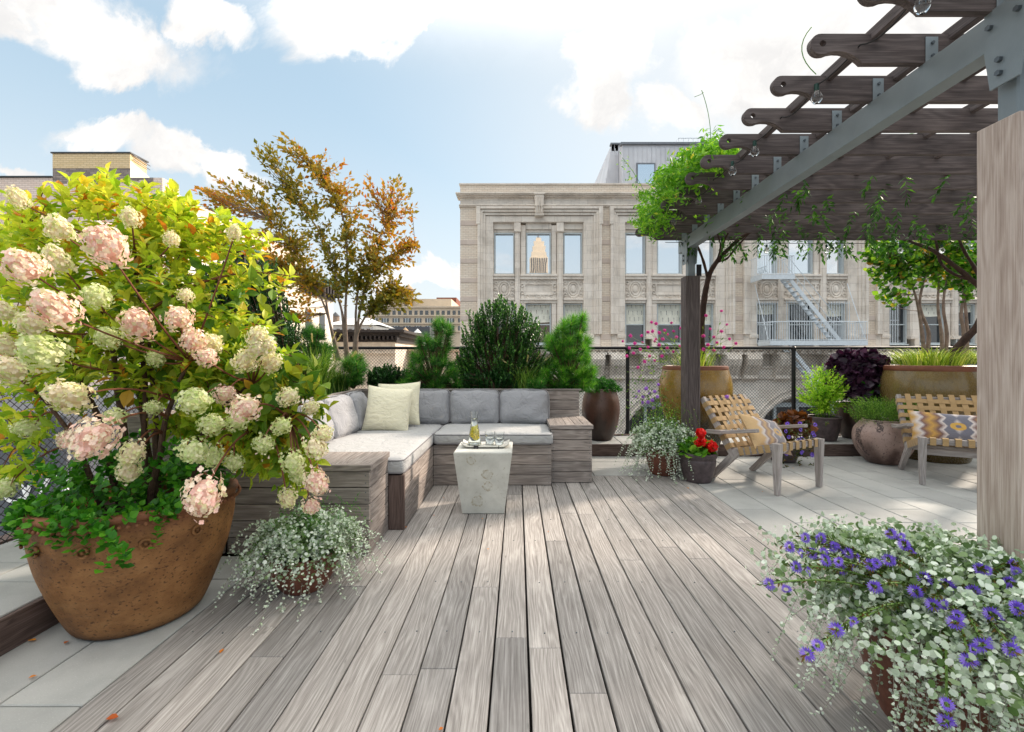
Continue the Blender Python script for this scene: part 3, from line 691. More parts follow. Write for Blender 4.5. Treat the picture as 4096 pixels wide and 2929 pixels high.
def armbox(x0, x1, y0, y1, top, along, faces):
    b = MB()
    if 'f' in faces: planks_x(b, x0, x1, y0, .003, top-.04, 5)
    if 'l' in faces: planks_y(b, y0+.023, y1, x0, .003, top-.04, 5, -1)
    if 'r' in faces: planks_y(b, y0+.023, y1, x1, .003, top-.04, 5, 1)
    b.b2(x0+.024, x1-.024, y0+.024, y1-.01, .01, top-.045, mi=2)
    o = b.build('armrest_box', BM, bench)
    l = MB(); w = .085; e = .012
    X0, X1, Y0, Y1 = x0-e, x1+e, y0-e, y1
    l.b2(X0, X1, Y0, Y0+w*.5, top-.038, top, ax=0, rnd=.5); 
    l.b2(X0, X0+w, Y0+w*.5+.002, Y1, top-.038, top, ax=1, rnd=.2); l.b2(X1-w, X1, Y0+w*.5+.002, Y1, top-.038, top, ax=1, rnd=.75)
    n = max(1, round((X1-X0-2*w)/.09)); ww = (X1-X0-2*w)/n
    for i in range(n): l.b2(X0+w+i*ww+.002, X0+w+(i+1)*ww-.002, Y0+w*.5+.002, Y1, top-.036, top-.002, ax=1, rnd=rr.random())
    l.build('lid', BM, o)
armbox(.331, .738, 4.48, 5.17, .572, 1, 'fr')
armbox(-1.81, -.925, 2.83, 3.236, .565, 1, 'fr')

pl = thing('wooden_planter', (-1.8, 5.2, 0), 'long L-shaped weathered timber planter wrapping behind the bench', 'planter')
m = MB(); planks_x(m, -1.79, .71, 5.2, .003, .862, 8, splits=(-.55,)); planks_y(m, 5.224, 5.9, .71, .003, .862, 8, 1)
m.b2(-1.76, .685, 5.226, 5.89, .01, .80, mi=2); m.build('front_wall', BM, pl)
m = MB(); planks_y(m, 2.86, 5.198, -1.815, .003, .862, 8, splits=(4.1,)); m.build('side_wall', BM, pl)
m = MB(); planks_x(m, -2.48, -1.838, 2.835, .003, .862, 8); m.b2(-2.46, -1.85, 2.86, 5.9, .01, .80, mi=2); planks_y(m, 2.86, 5.9, -2.484, .16, .862, 7, -1, scr=False)
m.build('end_wall', BM, pl)
m = MB(); m.b2(-1.79, .73, 5.19, 5.232, .864, .884, ax=0, rnd=.35); m.b2(-1.842, -1.792, 2.82, 5.232, .864, .884, ax=1, rnd=.6); m.b2(-2.495, -1.844, 2.82, 2.86, .864, .884, ax=0, rnd=.3)
m.build('coping_board', BM, pl)
m = MB(); m.b2(-2.45, -1.85, 2.87, 5.88, .79, .825, bev=.01); m.b2(-1.84, .68, 5.235, 5.88, .79, .822, bev=.01); m.build('soil', [M['soil']], pl)

# ------------------------------------------------------------------ chain-link fence
def chainlink(name, p0, p1, z0, z1, posts, label, cell=0.046):
    p0, p1 = Vector((*p0, 0)), Vector((*p1, 0)); L = (p1-p0).length; d = (p1-p0)/L; H = z1-z0
    t = thing(name, (p0.x, p0.y, z0), label, 'fence', 'chain link fences round the terrace')
    m = MB(); r = .0016; n = Vector((-d.y, d.x, 0)); V = []; K = int(math.ceil((L+H)/cell))
    for s_ in (1, -1):
        for k in range(K+1):
            a = -H+k*cell; lo = max(0, a); hi = min(L, a+H)
            if hi-lo < .01: continue
            za, zb = (lo-a), (hi-a)
            if s_ < 0: za, zb = H-za, H-zb
            A = p0+d*lo+Vector((0, 0, z0+za)); B = p0+d*hi+Vector((0, 0, z0+zb)); A += n*.0012*s_; B += n*.0012*s_
            q = (B-A).normalized(); x = q.cross(n).normalized()
            b = len(V)
            for P_ in (A, B):
                for (i, j) in ((-1, -1), (1, -1), (1, 1), (-1, 1)): V.append(P_+x*i*r+n*j*r)
            m.F += [(b, b+1, b+5, b+4), (b+1, b+2, b+6, b+5), (b+2, b+3, b+7, b+6), (b+3, b, b+4, b+7)]; m.M += [0]*4
    m.V = [tuple(v) for v in V]; m.A = [.5]*len(V); m.G = list(m.V); m.n = len(V)
    m.build('wire_mesh', [M['black']], t)
    m = MB(); m.tube([p0+Vector((0, 0, z1)), p1+Vector((0, 0, z1))], .021, 12); m.build('top_rail', [M['black']], t, smooth='auto')
    for s_ in posts:
        q = p0+d*s_
        m = MB(); m.tube([q+Vector((0, 0, -.05+z0)), q+Vector((0, 0, z1-.022))], .027, 14); m.lathe([(.03, 0), (.034, .01), (.034, .05), (.02, .062)], (q.x, q.y, z1-.04), 14)
        m.build('post', [M['black']], t, smooth='auto')
    return t
chainlink('chain_link_fence', (-2.95, 6.45), (8.6, 6.45), .165, 1.384, [.02, 2.15, 4.52, 6.885, 9.25, 11.4], 'black chain-link fence along the back of the terrace facing the stone facade')
f2 = chainlink('chain_link_fence', (-2.95, -1.2), (-2.95, 6.42), .165, 1.384, [.1, 2.5, 4.9], 'black chain-link fence down the left side behind the flowering shrub')
f2['group'] = 'chain link fences round the terrace'

# ------------------------------------------------------------------ pergola
PG = thing('pergola', (1.87, 3.2, 0), 'large weathered timber pergola with curved rafter tails on grey steel beams', 'pergola')
PX = 1.78; CW = .152
def clad_post(x, y, ztop, k):
    b = MB(); mt = 'cedar' if k == 0 else 'pergola'
    hb = CW/2
    for (x0, x1, y0, y1) in ((x, x+.02, y, y+CW), (x+CW-.02, x+CW, y, y+CW), (x+.021, x+CW-.021, y+.001, y+.02), (x+.021, x+CW-.021, y+CW-.02, y+CW-.001)):
        b.b2(x0, x1, y0, y1, .002, ztop, ax=2, rnd=rr.random(), bev=.003)
    o = b.build('post', [M[mt]], PG)
    s_ = MB(); cx, cy = x+hb, y+hb; s_.b2(cx-.038, cx+.038, cy-.038, cy+.038, ztop-.3, 2.388, ax=2, bev=.006); s_.build('steel_core', [M['steel']], PG)
    g = MB(); y0, y1 = cy-.075, cy+.075
    prof = [(cy-.10, 2.533), (cy+.045, 2.533), (cy+.045, 2.38), (cy+.025, 2.235), (cy-.075, 2.235), (cy-.10, 2.38)]
    for xx, th in ((x-.001, .008), (x+CW-.045, .008)):
        Vv = [(xx, a, z) for a, z in prof]+[(xx+th, a, z) for a, z in prof]
        Fv = [tuple(range(6)), tuple(range(11, 5, -1))]+[(i, i+6, (i+1) % 6+6, (i+1) % 6) for i in range(6)]
        g.add(Vv, Fv, 0)
    for (a, z) in ((cy-.075, 2.47), (cy+.022, 2.47), (cy-.012, 2.33), (cy-.012, 2.28)):
        g.tube([(x-.014, a, z), (x+.12, a, z)], .011, 6, 1)
    g.build('gusset_plate', [M['steel'], M['bolt']], PG)
    if k == 1:
        g = MB(); g.b2(cx+.045, cx+.10, cy-.05, cy-.042, ztop, ztop+.125); g.build('dark_bracket', [M['black']], PG)
clad_post(PX, 1.604, 2.107, 0); clad_post(PX, 4.78, 2.107, 1)
clad_post(5.25, 1.604, 2.107, 2); clad_post(5.25, 4.78, 2.107, 3)
for xb in (PX, 5.25):
    b = MB(); Y0, Y1 = .55, 5.03
    b.b2(xb+.007, xb+.013, Y0, Y1, 2.393, 2.526, ax=1, bev=.001); b.b2(xb+.0075, xb+.085, Y0+.0005, Y1-.0005, 2.3935, 2.400, ax=1, bev=.001); b.b2(xb+.0075, xb+.085, Y0+.0005, Y1-.0005, 2.519, 2.5255, ax=1, bev=.001)
    b.b2(xb+.045, xb+.052, Y0, Y1, 2.401, 2.518, bev=.001)
    b.build('steel_beam', [M['steel']], PG)
def rafter_profile(Lr=4.9, h=.128):
    out = []
    for i in range(13):
        a = R(90+i*15); out.append((.045+.045*math.cos(a), -.045+.045*math.sin(a)))
    out += [(.065, -.088), (.085, -.080), (.11, -.0765), (.14, -.078), (.168, -.086), (.195, -.100), (.216, -.116), (.228, -h), (Lr, -h), (Lr, 0)]
    hole = [(.054+.0145*math.cos(R(a)), -.043+.0145*math.sin(R(a))) for a in range(0, 360, 30)]
    return out, hole
out, hole = rafter_profile(); TH = .030
tri = tessellate_polygon([[Vector((a, 0, z)) for a, z in out], [Vector((a, 0, z)) for a, z in hole]])
RY = [2.285+.295*k for k in range(-3, 10)]
for i, ry in enumerate(RY):
    b = MB(); allp = out+hole; n = len(allp); off = rr.random()*37
    V = []; G = []
    for yy in (0, TH):
        for (a, z) in allp: V.append((1.29+a, ry+yy, 2.6566+z)); G.append((a+off, yy+off, z+off))
    F = [];
    for t_ in tri:
        q = [Vector((allp[j][0], 0, allp[j][1])) for j in t_]
        nn = (q[1]-q[0]).cross(q[2]-q[0]); t_ = tuple(t_) if nn.y < 0 else tuple(reversed(t_))
        F.append(t_); F.append(tuple(j+n for j in reversed(t_)))
    no = len(out)
    for j in range(no): F.append((j, (j+1) % no, (j+1) % no+n, j+n))
    for j in range(len(hole)):
        a_, b_ = no+j, no+(j+1) % len(hole); F.append((b_, a_, a_+n, b_+n))
    b.add(V, F, 0, rr.random(), G); b.build('rafter', [M['pergola']], PG)
    g = MB(); g.b2(PX+.012, PX+.066, ry-.006, ry-.0005, 2.529, 2.640); g.b2(PX+.012, PX+.066, ry-.006, ry-.07, 2.5265, 2.532)
    for z in (2.555, 2.612): g.tube([(PX+.039, ry-.013, z), (PX+.039, ry-.004, z)], .0075, 6, 1)
    g.build('rafter_bracket', [M['steel'], M['bolt']], PG)
for j in range(12):
    xx = 1.555+.341*j
    if xx > 5.9: break
    b = MB(); b.b2(xx, xx+.036, .9, RY[-1]+.12, 2.633, 2.683, ax=1, rnd=rr.random()*.6); b.build('purlin', [M['pergola']], PG)

# ------------------------------------------------------------------ festoon lights
SL = thing('string_lights', (1.5, 3, 2.5), 'festoon string of clear glass bulbs looped along the pergola rafter tails', 'string lights')
pts = []
def bulb(p):
    m = MB(); m.tube([Vector(p)+Vector((0, 0, .0)), Vector(p)+Vector((0, 0, .034))], [.011, .012], 10); s_ = m.build('socket', [plain('green_socket', srgb(20, 60, 50), .5)] if 'green_socket' not in bpy.data.materials else [bpy.data.materials['green_socket']], SL, smooth='auto')
    m = MB(); m.lathe([(.001, -.064), (.014, -.060), (.023, -.047), (.026, -.032), (.021, -.014), (.011, -.002), (.010, .0)], p, 14); m.build('bulb', [M['glass']], SL, smooth=True)
    m = MB(); m.tube([(p[0]-.006, p[1], p[2]-.005), (p[0]-.008, p[1], p[2]-.03), (p[0]+.008, p[1], p[2]-.03), (p[0]+.006, p[1], p[2]-.005)], .0012, 4); m.build('filament', [M['bolt']], SL)
tails = [(1.50, RY[k]-.012, 2.60) for k in range(1, 12)]
for k, q in enumerate(tails):
    if k: 
        a, b = Vector(tails[k-1]), Vector(q); m = MB(); m.tube(bez(a, b, (-.02, 0, -.10 if k % 2 else -.05), 8), .0032, 5); m.build('wire', [M['rubber']], SL)
for q in (tails[0], tails[2], tails[4], tails[5], tails[7], tails[9]): bulb((q[0]-.005, q[1]-.012, q[2]-.035))
m = MB(); m.tube(bez((1.6, 4.90, 2.49), (5.2, 4.92, 2.49), (0, 0, -.02), 12), .0032, 5); m.build('wire', [M['rubber']], SL)
for xx in (2.7, 3.35, 4.15, 4.6): bulb((xx, 4.905, 2.432))
# ------------------------------------------------------------------ the terracotta building across the street
FY = 25.0
K = FY/1003.6
fx = lambda px: (px-1147.7)*K
fz = lambda py: 1.225+(796.7-py)*K
BL = thing('terracotta_building', (fx(1900), FY, -24), 'ornate pale terracotta building with tall grouped windows across the street', 'building')
BW = (M['terra'], M['brick'], M['quoin'])
m = MB()
XR = fx(2560); X0 = fx(1020.5); ZT = fz(408)
# wall slabs round the openings are built bay by bay; the body stands behind them
body = MB(); body.b2(X0+.05, XR, FY+1.0, FY+16, -24, ZT-.35, bev=.01); body.b2(X0+.02, X0+.3, FY+.35, FY+1.02, -24, ZT-.2, bev=.01, mi=0); body.build('wall', [M['brick']], BL)
PITCH = 293.7
WIN = [(1095.4, 1140.5), (1167.0, 1223.0), (1250.9, 1293)]; UPZ = (513, 607); LOZ = (672, 763)
wall = MB(); sur = MB(); trim = MB()
def slab(mb, px0, px1, py0, py1, y0, y1, mi=0, bev=.02): mb.b2(fx(px0), fx(px1), FY+y0, FY+y1, fz(py1), fz(py0), mi=mi, bev=bev)
NB_ = 5
# brick piers with darker stone bands
for k in range(NB_+1):
    a = 1020.5 if k == 0 else 1059.5+PITCH*k-20.5; b = 1059.5+PITCH*k+2
    bands = [(490, 501), (532, 543), (574, 584), (616, 627), (658, 669), (700, 711), (742, 754)]; y = 458
    for (p, q) in bands: slab(wall, a, b, y, p, .0, .9, 0, .005); slab(wall, a, b, p, q, -.025, .9, 1, .015); y = q
    slab(wall, a, b, y, 769, .0, .9, 0, .005)
    wall.build('brick_pier', [M['brick'], M['quoin']], BL); wall = MB()
for k in range(NB_):
    o = PITCH*k; s_ = MB()
    # moulded surround, three steps
    for (d, y0) in ((0, -.22), (5.5, -.13), (11, -.04)):
        slab(s_, 1059.5+o+d, 1064.5+o+d+1, 460+d*1.1, 742, y0, .5); slab(s_, 1327.5+o-d, 1333.5+o-d, 460+d*1.1, 742, y0, .5)
        slab(s_, 1064+o+d, 1329+o-d, 460+d*1.1, 465.5+d*1.1, y0, .5)
    slab(s_, 1057+o, 1066+o, 460, 500, -.26, .4); slab(s_, 1327+o, 1336+o, 460, 500, -.26, .4)
    # flat pilasters inside
    for a, b in ((1076, 1093.5), (1294.6, 1317)):
        slab(s_, a+o, b+o, 478, 769, .04, .6); slab(s_, a+4+o, b-4+o, 500, 735, .015, .1); slab(s_, a-1+o, b+1+o, 742, 750, -.03, .3)
    slab(s_, 1076+o, 1317+o, 478, 492, .05, .6); slab(s_, 1060+o, 1076+o, 742, 769, .05, .6); slab(s_, 1317+o, 1333+o, 742, 769, .05, .6)
    for a, b in ((1141.5, 1153.5), (1236, 1249.5)):
        slab(s_, a+o, b+o, 492, 750, .10, .7); slab(s_, a+3+o, b-3+o, 516, 745, .06, .2); slab(s_, a-1.5+o, b+1.5+o, 493, 512, .02, .3); slab(s_, a-2+o, b+2+o, 510, 514, -.02, .3); slab(s_, a-2+o, b+2+o, 745, 752, -.02, .4)
    for a, b in ((1154.5, 1166), (1224, 1235)): slab(s_, a+o, b+o, 497, 607, .2, .7); slab(s_, a+o, b+o, 667, 769, .2, .7)
    slab(s_, 1093.5+o, 1095+o, 492, 769, .22, .7); slab(s_, 1293.4+o, 1295+o, 492, 769, .22, .7)
    for (a, b) in WIN:
        slab(s_, a-1+o, b+1+o, 492, 506, .24, .7); slab(s_, a-1+o, b+1+o, 506, 512.5, .34, .7)
    s_.build('window_surround', [M['terra']], BL)
    s2 = MB()
    for a, b in ((1094, 1141), (1153.8, 1235.8), (1250, 1294.5)):
        slab(s2, a+o, b+o, 607.5, 613, .02, .6); slab(s2, a+o, b+o, 613, 619, .08, .6); slab(s2, a+o, b+o, 619, 661, .22, .6)
        slab(s2, a+o, b+o, 661, 666, .06, .6); slab(s2, a+o, b+o, 666, 671.5, .14, .6)
    s2.build('sill_band', [M['terra']], BL)
    # carved panels
    for (a, b, kind) in ((1094, 1141, 0), (1153.8, 1235.8, 1), (1250, 1294.5, 0)):
        c = MB(); cx = fx((a+b)/2+o); cz = fz(640.5); hw = (b-a)/2*K
        if kind == 0:
            for (rx, rz, tr) in ((.34, .44, .05), (.22, .32, .035)):
                c.tube([(cx+rx*math.cos(t_), FY+.20, cz+rz*math.sin(t_)) for t_ in [i*math.pi/12 for i in range(25)]], tr, 6, caps=False)
            c.lathe([(.15, 0), (.12, .05), (.001, .08)], (0, 0, 0), 14)
            nv = 14*3; Vv = c.V[-nv:]; c.V[-nv:] = [(cx+v[0], FY+.22-v[2], cz+v[1]*1.4) for v in Vv]
            spots = [(-.44, .33), (.44, .33), (-.44, -.33), (.44, -.33), (-.48, 0), (.48, 0), (0, .5), (0, -.5)]
        else:
            w2 = hw-.22
            for (xa, xb, za, zb) in ((-w2, w2, .26, .32), (-w2, w2, -.32, -.26), (-w2, -w2+.06, -.26, .26), (w2-.06, w2, -.26, .26)):
                c.b2(cx+xa, cx+xb, FY+.15, FY+.24, cz+za, cz+zb)
            spots = [(-w2-.1, .2), (-w2-.1, -.2), (w2+.1, .2), (w2+.1, -.2), (-.2, .42), (.2, .42), (-.2, -.42), (.2, -.42), (-.6, .42), (.6, .42), (-.6, -.42), (.6, -.42), (0, .38), (0, -.38)]
        for (dx, dz) in spots:
            if abs(dx) < hw:
                sg = 1 if dx > 0 else -1
                c.tube([(cx+dx+sg*(.03+.10*(1-t_/9))*math.cos(t_*.8), FY+.19, cz+dz+(.03+.10*(1-t_/9))*math.sin(t_*.8)) for t_ in range(9)], .032, 5)
        c.build('carved_panel', [M['terra']], BL, smooth='auto')
    # keystone over the middle window
    c = MB()
    for (w, z0, z1, y0) in ((12, 431, 436, -.34), (10.5, 436, 446, -.30), (9.5, 446, 462, -.36), (8.6, 462, 478, -.30), (10, 478, 481, -.33)):
        slab(c, 1195.5-w+o, 1195.5+w+o, z0, z1, y0, .2)
    for dx in (-6, 0, 6): c.bar((fx(1195.5+dx+o), FY-.37, fz(440)), (fx(1195.5+dx*.8+o), FY-.37, fz(476)), .07, .05)
    c.build('keystone', [M['terra']], BL)
# windows: one of each kind, then copies sharing the meshes
def make_window(a, b, zt, zb, lower, blind):
    w = (b-a)*K; h = (zb-zt)*K; cx = fx((a+b)/2); cz = fz(zb)
    root = MB(); t = .07
    for (x0, x1, z0, z1, y0) in ((-w/2, -w/2+t, 0, h, .30), (w/2-t, w/2, 0, h, .30), (-w/2+t, w/2-t, 0, t*1.2, .31), (-w/2+t, w/2-t, h-t, h, .31)):
        root.b2(x0, x1, y0, .62, z0, z1)
    if lower: root.b2(-w/2+t, w/2-t, .36, .44, h*.47, h*.47+.06); root.b2(-w/2-.03, w/2+.03, .2, .5, -.06, -.001)
    wd = root.build('window', [M['frame']], None, origin=(0, 0, 0)); wd.parent = BL
    g = MB(); g.b2(-w/2+t*.9, w/2-t*.9, .47, .49, .04, h-.04, bev=.001); gl = g.build('pane', [M['pane_dk' if lower else 'pane']], None, origin=(0, 0, 0)); gl.parent = wd
    out_ = [wd, gl]
    if blind:
        g = MB(); z0 = h*(1-blind)
        V = [];
        n = 12
        for i in range(n+1):
            for j in range(7): V.append((-w/2+t+(w-2*t)*i/n, .462+.012*math.sin(i*2.1+j)-(.03 if j == 0 else 0), z0+(h-z0-.06)*j/6+(.04*math.sin(i*math.pi/n) if j == 0 else 0)*-1))
        g.add(V, [(i*7+j, (i+1)*7+j, (i+1)*7+j+1, i*7+j+1) for i in range(n) for j in range(6)])
        bl = g.build('blind', [M['blind']], None, origin=(0, 0, 0), smooth=True); bl.parent = wd; out_.append(bl)
    return out_
bo = Vector(wloc(BL)); protos = {}
blindfrac = {(0, 0): .5, (0, 1): .45, (0, 2): .42, (1, 0): .5, (1, 1): .52, (1, 2): .5, (2, 0): .25, (2, 2): .3, (3, 1): .3, (3, 2): .2, (4, 0): .3, (4, 1): .4}
for k in range(NB_):
    for i, (a, b) in enumerate(WIN):
        for lower, (zt, zb) in ((0, UPZ), (1, LOZ)):
            bf = blindfrac.get((k, i), 0) if lower else 0; key = (i, lower, bf)
            if key not in protos: parts = make_window(a, b, zt, zb, lower, bf); protos[key] = parts; fresh = True
            else: parts = protos[key]; fresh = False
            loc = Vector((fx((a+b)/2+PITCH*k), FY, fz(zb)))-bo
            if fresh: parts[0].location = loc
            else:
                wn = parts[0].copy(); COL.objects.link(wn); wn.parent = BL; wn.location = loc
                for q in parts[1:]: qc = q.copy(); COL.objects.link(qc); qc.parent = wn
c = MB()   # parapet, cornice and frieze
c.b2(X0-.05, XR, FY-.06, FY+.5, fz(410.5), fz(408)+.02, mi=1); c.b2(X0, XR, FY, FY+.45, fz(431), fz(410.5), mi=0, bev=.005)
for (p, q, y0) in ((431, 433.5, -.32), (433.5, 436, -.24), (436, 439, -.12)): c.b2(X0-.12-y0*-.3, XR, FY+y0, FY+.45, fz(q), fz(p), mi=1)
c.b2(X0, XR, FY+.02, FY+.45, fz(455), fz(439), mi=1, bev=.005)
for (p, q, y0) in ((455, 457.5, -.14), (457.5, 460, -.06)): c.b2(X0-.05, XR, FY+y0, FY+.45, fz(q), fz(p), mi=1)
c.build('cornice', [M['brick'], M['terra'], M['quoin']], BL)
c = MB()   # belt course, brackets and arches below the second row of windows
c.b2(X0, XR, FY-.55, FY+.6, fz(773), fz(769)); c.b2(X0, XR, FY-.50, FY+.5, fz(777), fz(773)); c.b2(X0, XR, FY-.30, FY+.5, fz(786), fz(777)); 
for i in range(90):
    xx = X0+.1+i*.42
    if xx < XR: c.b2(xx, xx+.2, FY-.42, FY-.3, fz(784), fz(777.5))
c.b2(X0, XR, FY+.30, FY+.9, fz(812), fz(786), bev=.01); c.b2(X0, XR, FY+.2, FY+.6, fz(800), fz(797), bev=.01); c.b2(X0, XR, FY-.12, FY+.4, fz(816), fz(812)); c.b2(X0, XR, FY, FY+.5, fz(836), fz(816))
c.b2(X0, XR, FY-.14, FY+.5, fz(840), fz(836)); c.build('belt_course', [M['terra']], BL)
for k in range(NB_+1):
    for dx in (-22, 22, 92, 202):
        px = 1343-PITCH+PITCH*k+dx; b_ = MB(); xx = fx(px)
        if k == 0 and dx < 0: continue
        prof = [(-.75, 0), (-.85, -.25), (-.75, -.55), (-.5, -.85), (-.30, -1.1), (-.38, -1.3), (-.1, -1.45), (.4, -1.45), (.4, 0)]; z0 = fz(787)
        n = len(prof); V = [(xx-.38, FY+a, z0+z) for a, z in prof]+[(xx+.38, FY+a, z0+z) for a, z in prof]
        b_.add(V, [tuple(reversed(range(n))), tuple(range(n, 2*n))]+[(i, (i+1) % n, (i+1) % n+n, i+n) for i in range(n)])
        for q in (-.25, 0, .25): b_.tube([(xx+q, FY+a-.02, z0+z) for a, z in prof[:6]], .05, 5)
        b_.b2(xx-.5, xx+.5, FY-.66, FY+.1, z0-.001, z0+.12)
        b_.build('scroll_bracket', [M['terra']], BL)
low = MB()   # the arcaded storey that shows through the fence
for k in range(NB_):
    cx = fx(1195+PITCH*k); r = 2.75; zc = fz(1000); pts_ = [(cx+r*math.cos(math.pi*i/16), zc+r*1.1*math.sin(math.pi*i/16)) for i in range(17)]
    x0, x1 = cx-PITCH*K/2, cx+PITCH*K/2; zt = fz(840); zb = fz(1240)
    V = []; F = []
    for i, (a, z) in enumerate(pts_): V += [(a, FY, z), (a, FY, zt), (a, FY+.8, z)]
    for i in range(16): F += [(3*i, 3*i+1, 3*i+4, 3*i+3), (3*i, 3*i+3, 3*i+5, 3*i+2)]
    low.add(V, F)
    low.b2(x0, cx-r, FY, FY+.8, zb, zt, bev=.005); low.b2(cx+r, x1, FY, FY+.8, zb, zt, bev=.005)
    for rr_ in (0, .28):
        low.tube([(cx+(r+.12+rr_)*math.cos(math.pi*i/20), FY-.02, zc+(r+.12+rr_)*1.1*math.sin(math.pi*i/20)) for i in range(21)], .07, 6)
low.b2(X0, XR, FY, FY+.9, -24, fz(1240), bev=.01); low.build('arcade_wall', [M['terra']], BL)
for k in range(NB_):
    cx = fx(1195+PITCH*k); g = MB()
    for dx in (-1.9, -.63, .63, 1.9): g.b2(cx+dx-.55, cx+dx+.55, FY+.72, FY+.76, fz(1240), fz(905 if abs(dx) < 1 else 925))
    w_ = g.build('arch_window', [M['pane_dk']], BL); g = MB()
    for dx in (-2.6, -1.27, 0, 1.27, 2.6): g.b2(cx+dx-.08, cx+dx+.08, FY+.55, FY+.74, fz(1240), fz(880))
    g.b2(cx-2.7, cx+2.7, FY+.5, FY+.71, fz(905), fz(895)); g.b2(cx-2.7, cx+2.7, FY+.52, FY+.715, fz(1010), fz(1000)); g.build('frame', [M['frame']], w_)

# penthouse in standing-seam zinc, on the building's roof
PH = thing('roof_penthouse', (fx(1500), 27, fz(410)), 'grey standing-seam metal penthouse on the roof of the ornate building', 'building')
y0 = 26.6; s27 = y0/1003.6; hx = lambda px: (px-1147.7)*s27; hz = lambda py: 1.225+(796.7-py)*s27
m = MB(); zb = hz(420)
A = [(hx(1380), y0, zb), (hx(1380), y0, hz(320)), (hx(1760), y0, hz(320)), (hx(1760), y0, zb)]
m.b2(hx(1380), hx(1760), y0, y0+6, zb, hz(320), bev=.01)
m.add([(hx(1340), y0+1.0, zb-1), (hx(1379.5), y0+1.0, zb-1), (hx(1379.5), y0+1.0, hz(302)), (hx(1364), y0+1.0, hz(303)), (hx(1340), y0+7, zb-1), (hx(1379.5), y0+7, zb-1), (hx(1379.5), y0+7, hz(302)), (hx(1364), y0+7, hz(303))],
      [(0, 1, 2, 3), (0, 3, 7, 4), (3, 2, 6, 7)])
m.b2(hx(1364), hx(1760), y0+1.0, y0+6.5, hz(318), hz(303), bev=.01)
m.build('wall', [M['zinc']], PH)
m = MB()
for i in range(60):
    xx = hx(1384)+i*.27
    if xx < hx(1758): m.b2(xx, xx+.025, y0-.04, y0, zb, hz(323), bev=.001)
for i in range(5): a = i/5; m.bar((hx(1344)+a*.95, y0+.97, zb), (hx(1344)+a*.95, y0+.97, zb+(3.0)*min(1, .15+a)), .025, .03)
for i in range(14): xx = hx(1370)+i*.75; m.b2(xx, xx+.03, y0+.96, y0+1.0, hz(317), hz(304))
m.build('seam', [M['zinc']], PH)
m = MB(); m.b2(hx(1376), hx(1762), y0-.12, y0+.2, hz(322), hz(317)); m.b2(hx(1361), hx(1762), y0+.85, y0+1.2, hz(304.5), hz(301)); m.build('gutter', [M['galv']], PH)
m = MB(); m.b2(hx(1411), hx(1453), y0-.05, y0-.01, hz(409), hz(362)); w_ = m.build('window', [M['galv']], PH)
m = MB(); m.b2(hx(1414), hx(1450), y0-.075, y0-.055, hz(408), hz(366)); m.build('pane', [M['pane']], w_)
m = MB(); m.b2(hx(1381), hx(1440), 25.5, 25.7, fz(427), fz(407)); m.build('flashing', [M['white']], PH)
m = MB(); m.b2(hx(1433), hx(1447), y0+2, y0+2.6, hz(302), hz(286)); m.build('roof_vent', [M['galv']], PH)
m = MB(); zr = hz(303)
for i in range(28): m.b2(hx(1525)+i*.3, hx(1525)+i*.3+.03, y0+1.5, y0+1.53, zr, zr+.62, bev=.001)
m.b2(hx(1525), hx(1525)+8.2, y0+1.49, y0+1.54, zr+.6, zr+.66); m.b2(hx(1525), hx(1525)+.05, y0+1.5, y0+4, zr+.6, zr+.66); m.build('roof_railing', [M['palegrey']], PH)

# fire escape
FE = thing('fire_escape', (fx(1800), FY-.6, fz(770)), 'pale grey iron fire escape with stair and barred platforms on the facade', 'fire escape')
yo = FY-1.45; sy = yo/1003.6; ex = lambda px: (px-1147.7)*sy; ez = lambda py: 1.225+(796.7-py)*sy
def platform(pxa, pxb, pyt, rail_h):
    za = ez(pyt); m = MB(); m.b2(ex(pxa), ex(pxb), yo, yo+.05, za-.24, za); m.b2(ex(pxa), ex(pxa)+.05, yo+.051, FY-.28, za-.24, za); m.b2(ex(pxb)-.05, ex(pxb), yo+.051, FY-.28, za-.24, za)
    for i in range(9): yy = yo+.1+i*.12; m.b2(ex(pxa)+.051, ex(pxb)-.051, yy, yy+.05, za-.05, za-.02)
    m.build('platform', [M['palegrey']], FE)
    m = MB(); n = int((ex(pxb)-ex(pxa))/.125)
    for i in range(n+1): xx = ex(pxa)+.02+i*(ex(pxb)-ex(pxa)-.04)/n; m.tube([(xx, yo+.02, za), (xx, yo+.02, za+rail_h)], .012, 4)
    for i in range(1, 9):
        yy = yo+.02+i*.13
        for xx in (ex(pxa)+.02, ex(pxb)-.02): m.tube([(xx, yy, za), (xx, yy, za+rail_h)], .012, 4)
    for z in (rail_h, .04):
        m.tube([(ex(pxa)+.02, FY-.25, za+z), (ex(pxa)+.02, yo+.02, za+z), (ex(pxb)-.02, yo+.02, za+z), (ex(pxb)-.02, FY-.25, za+z)], .022, 5)
    m.build('railing', [M['palegrey']], FE)
platform(1690, 1763, 609, 1.0); platform(1708, 1925, 756, 1.0)
m = MB(); a = Vector((ex(1757), yo+.35, ez(612))); b = Vector((ex(1874), yo+.35, ez(756)))
for dy in (0, .62): m.bar(a+Vector((0, dy, 0)), b+Vector((0, dy, 0)), .03, .2)
for i in range(1, 14): q = a.lerp(b, i/14); m.b2(q.x-.12, q.x+.12, q.y+.016, q.y+.605, q.z-.015, q.z+.015)
for dy in (0, .62):
    m.tube([a+Vector((-.05, dy, .1)), a+Vector((.1, dy, .95)), b+Vector((.1, dy, .95))], .018, 5)
    for i in (4, 8, 12): q = a.lerp(b, i/14)+Vector((0, dy, 0)); m.tube([q, q+Vector((.1, 0, .95))], .014, 4)
m.build('stair', [M['palegrey']], FE)
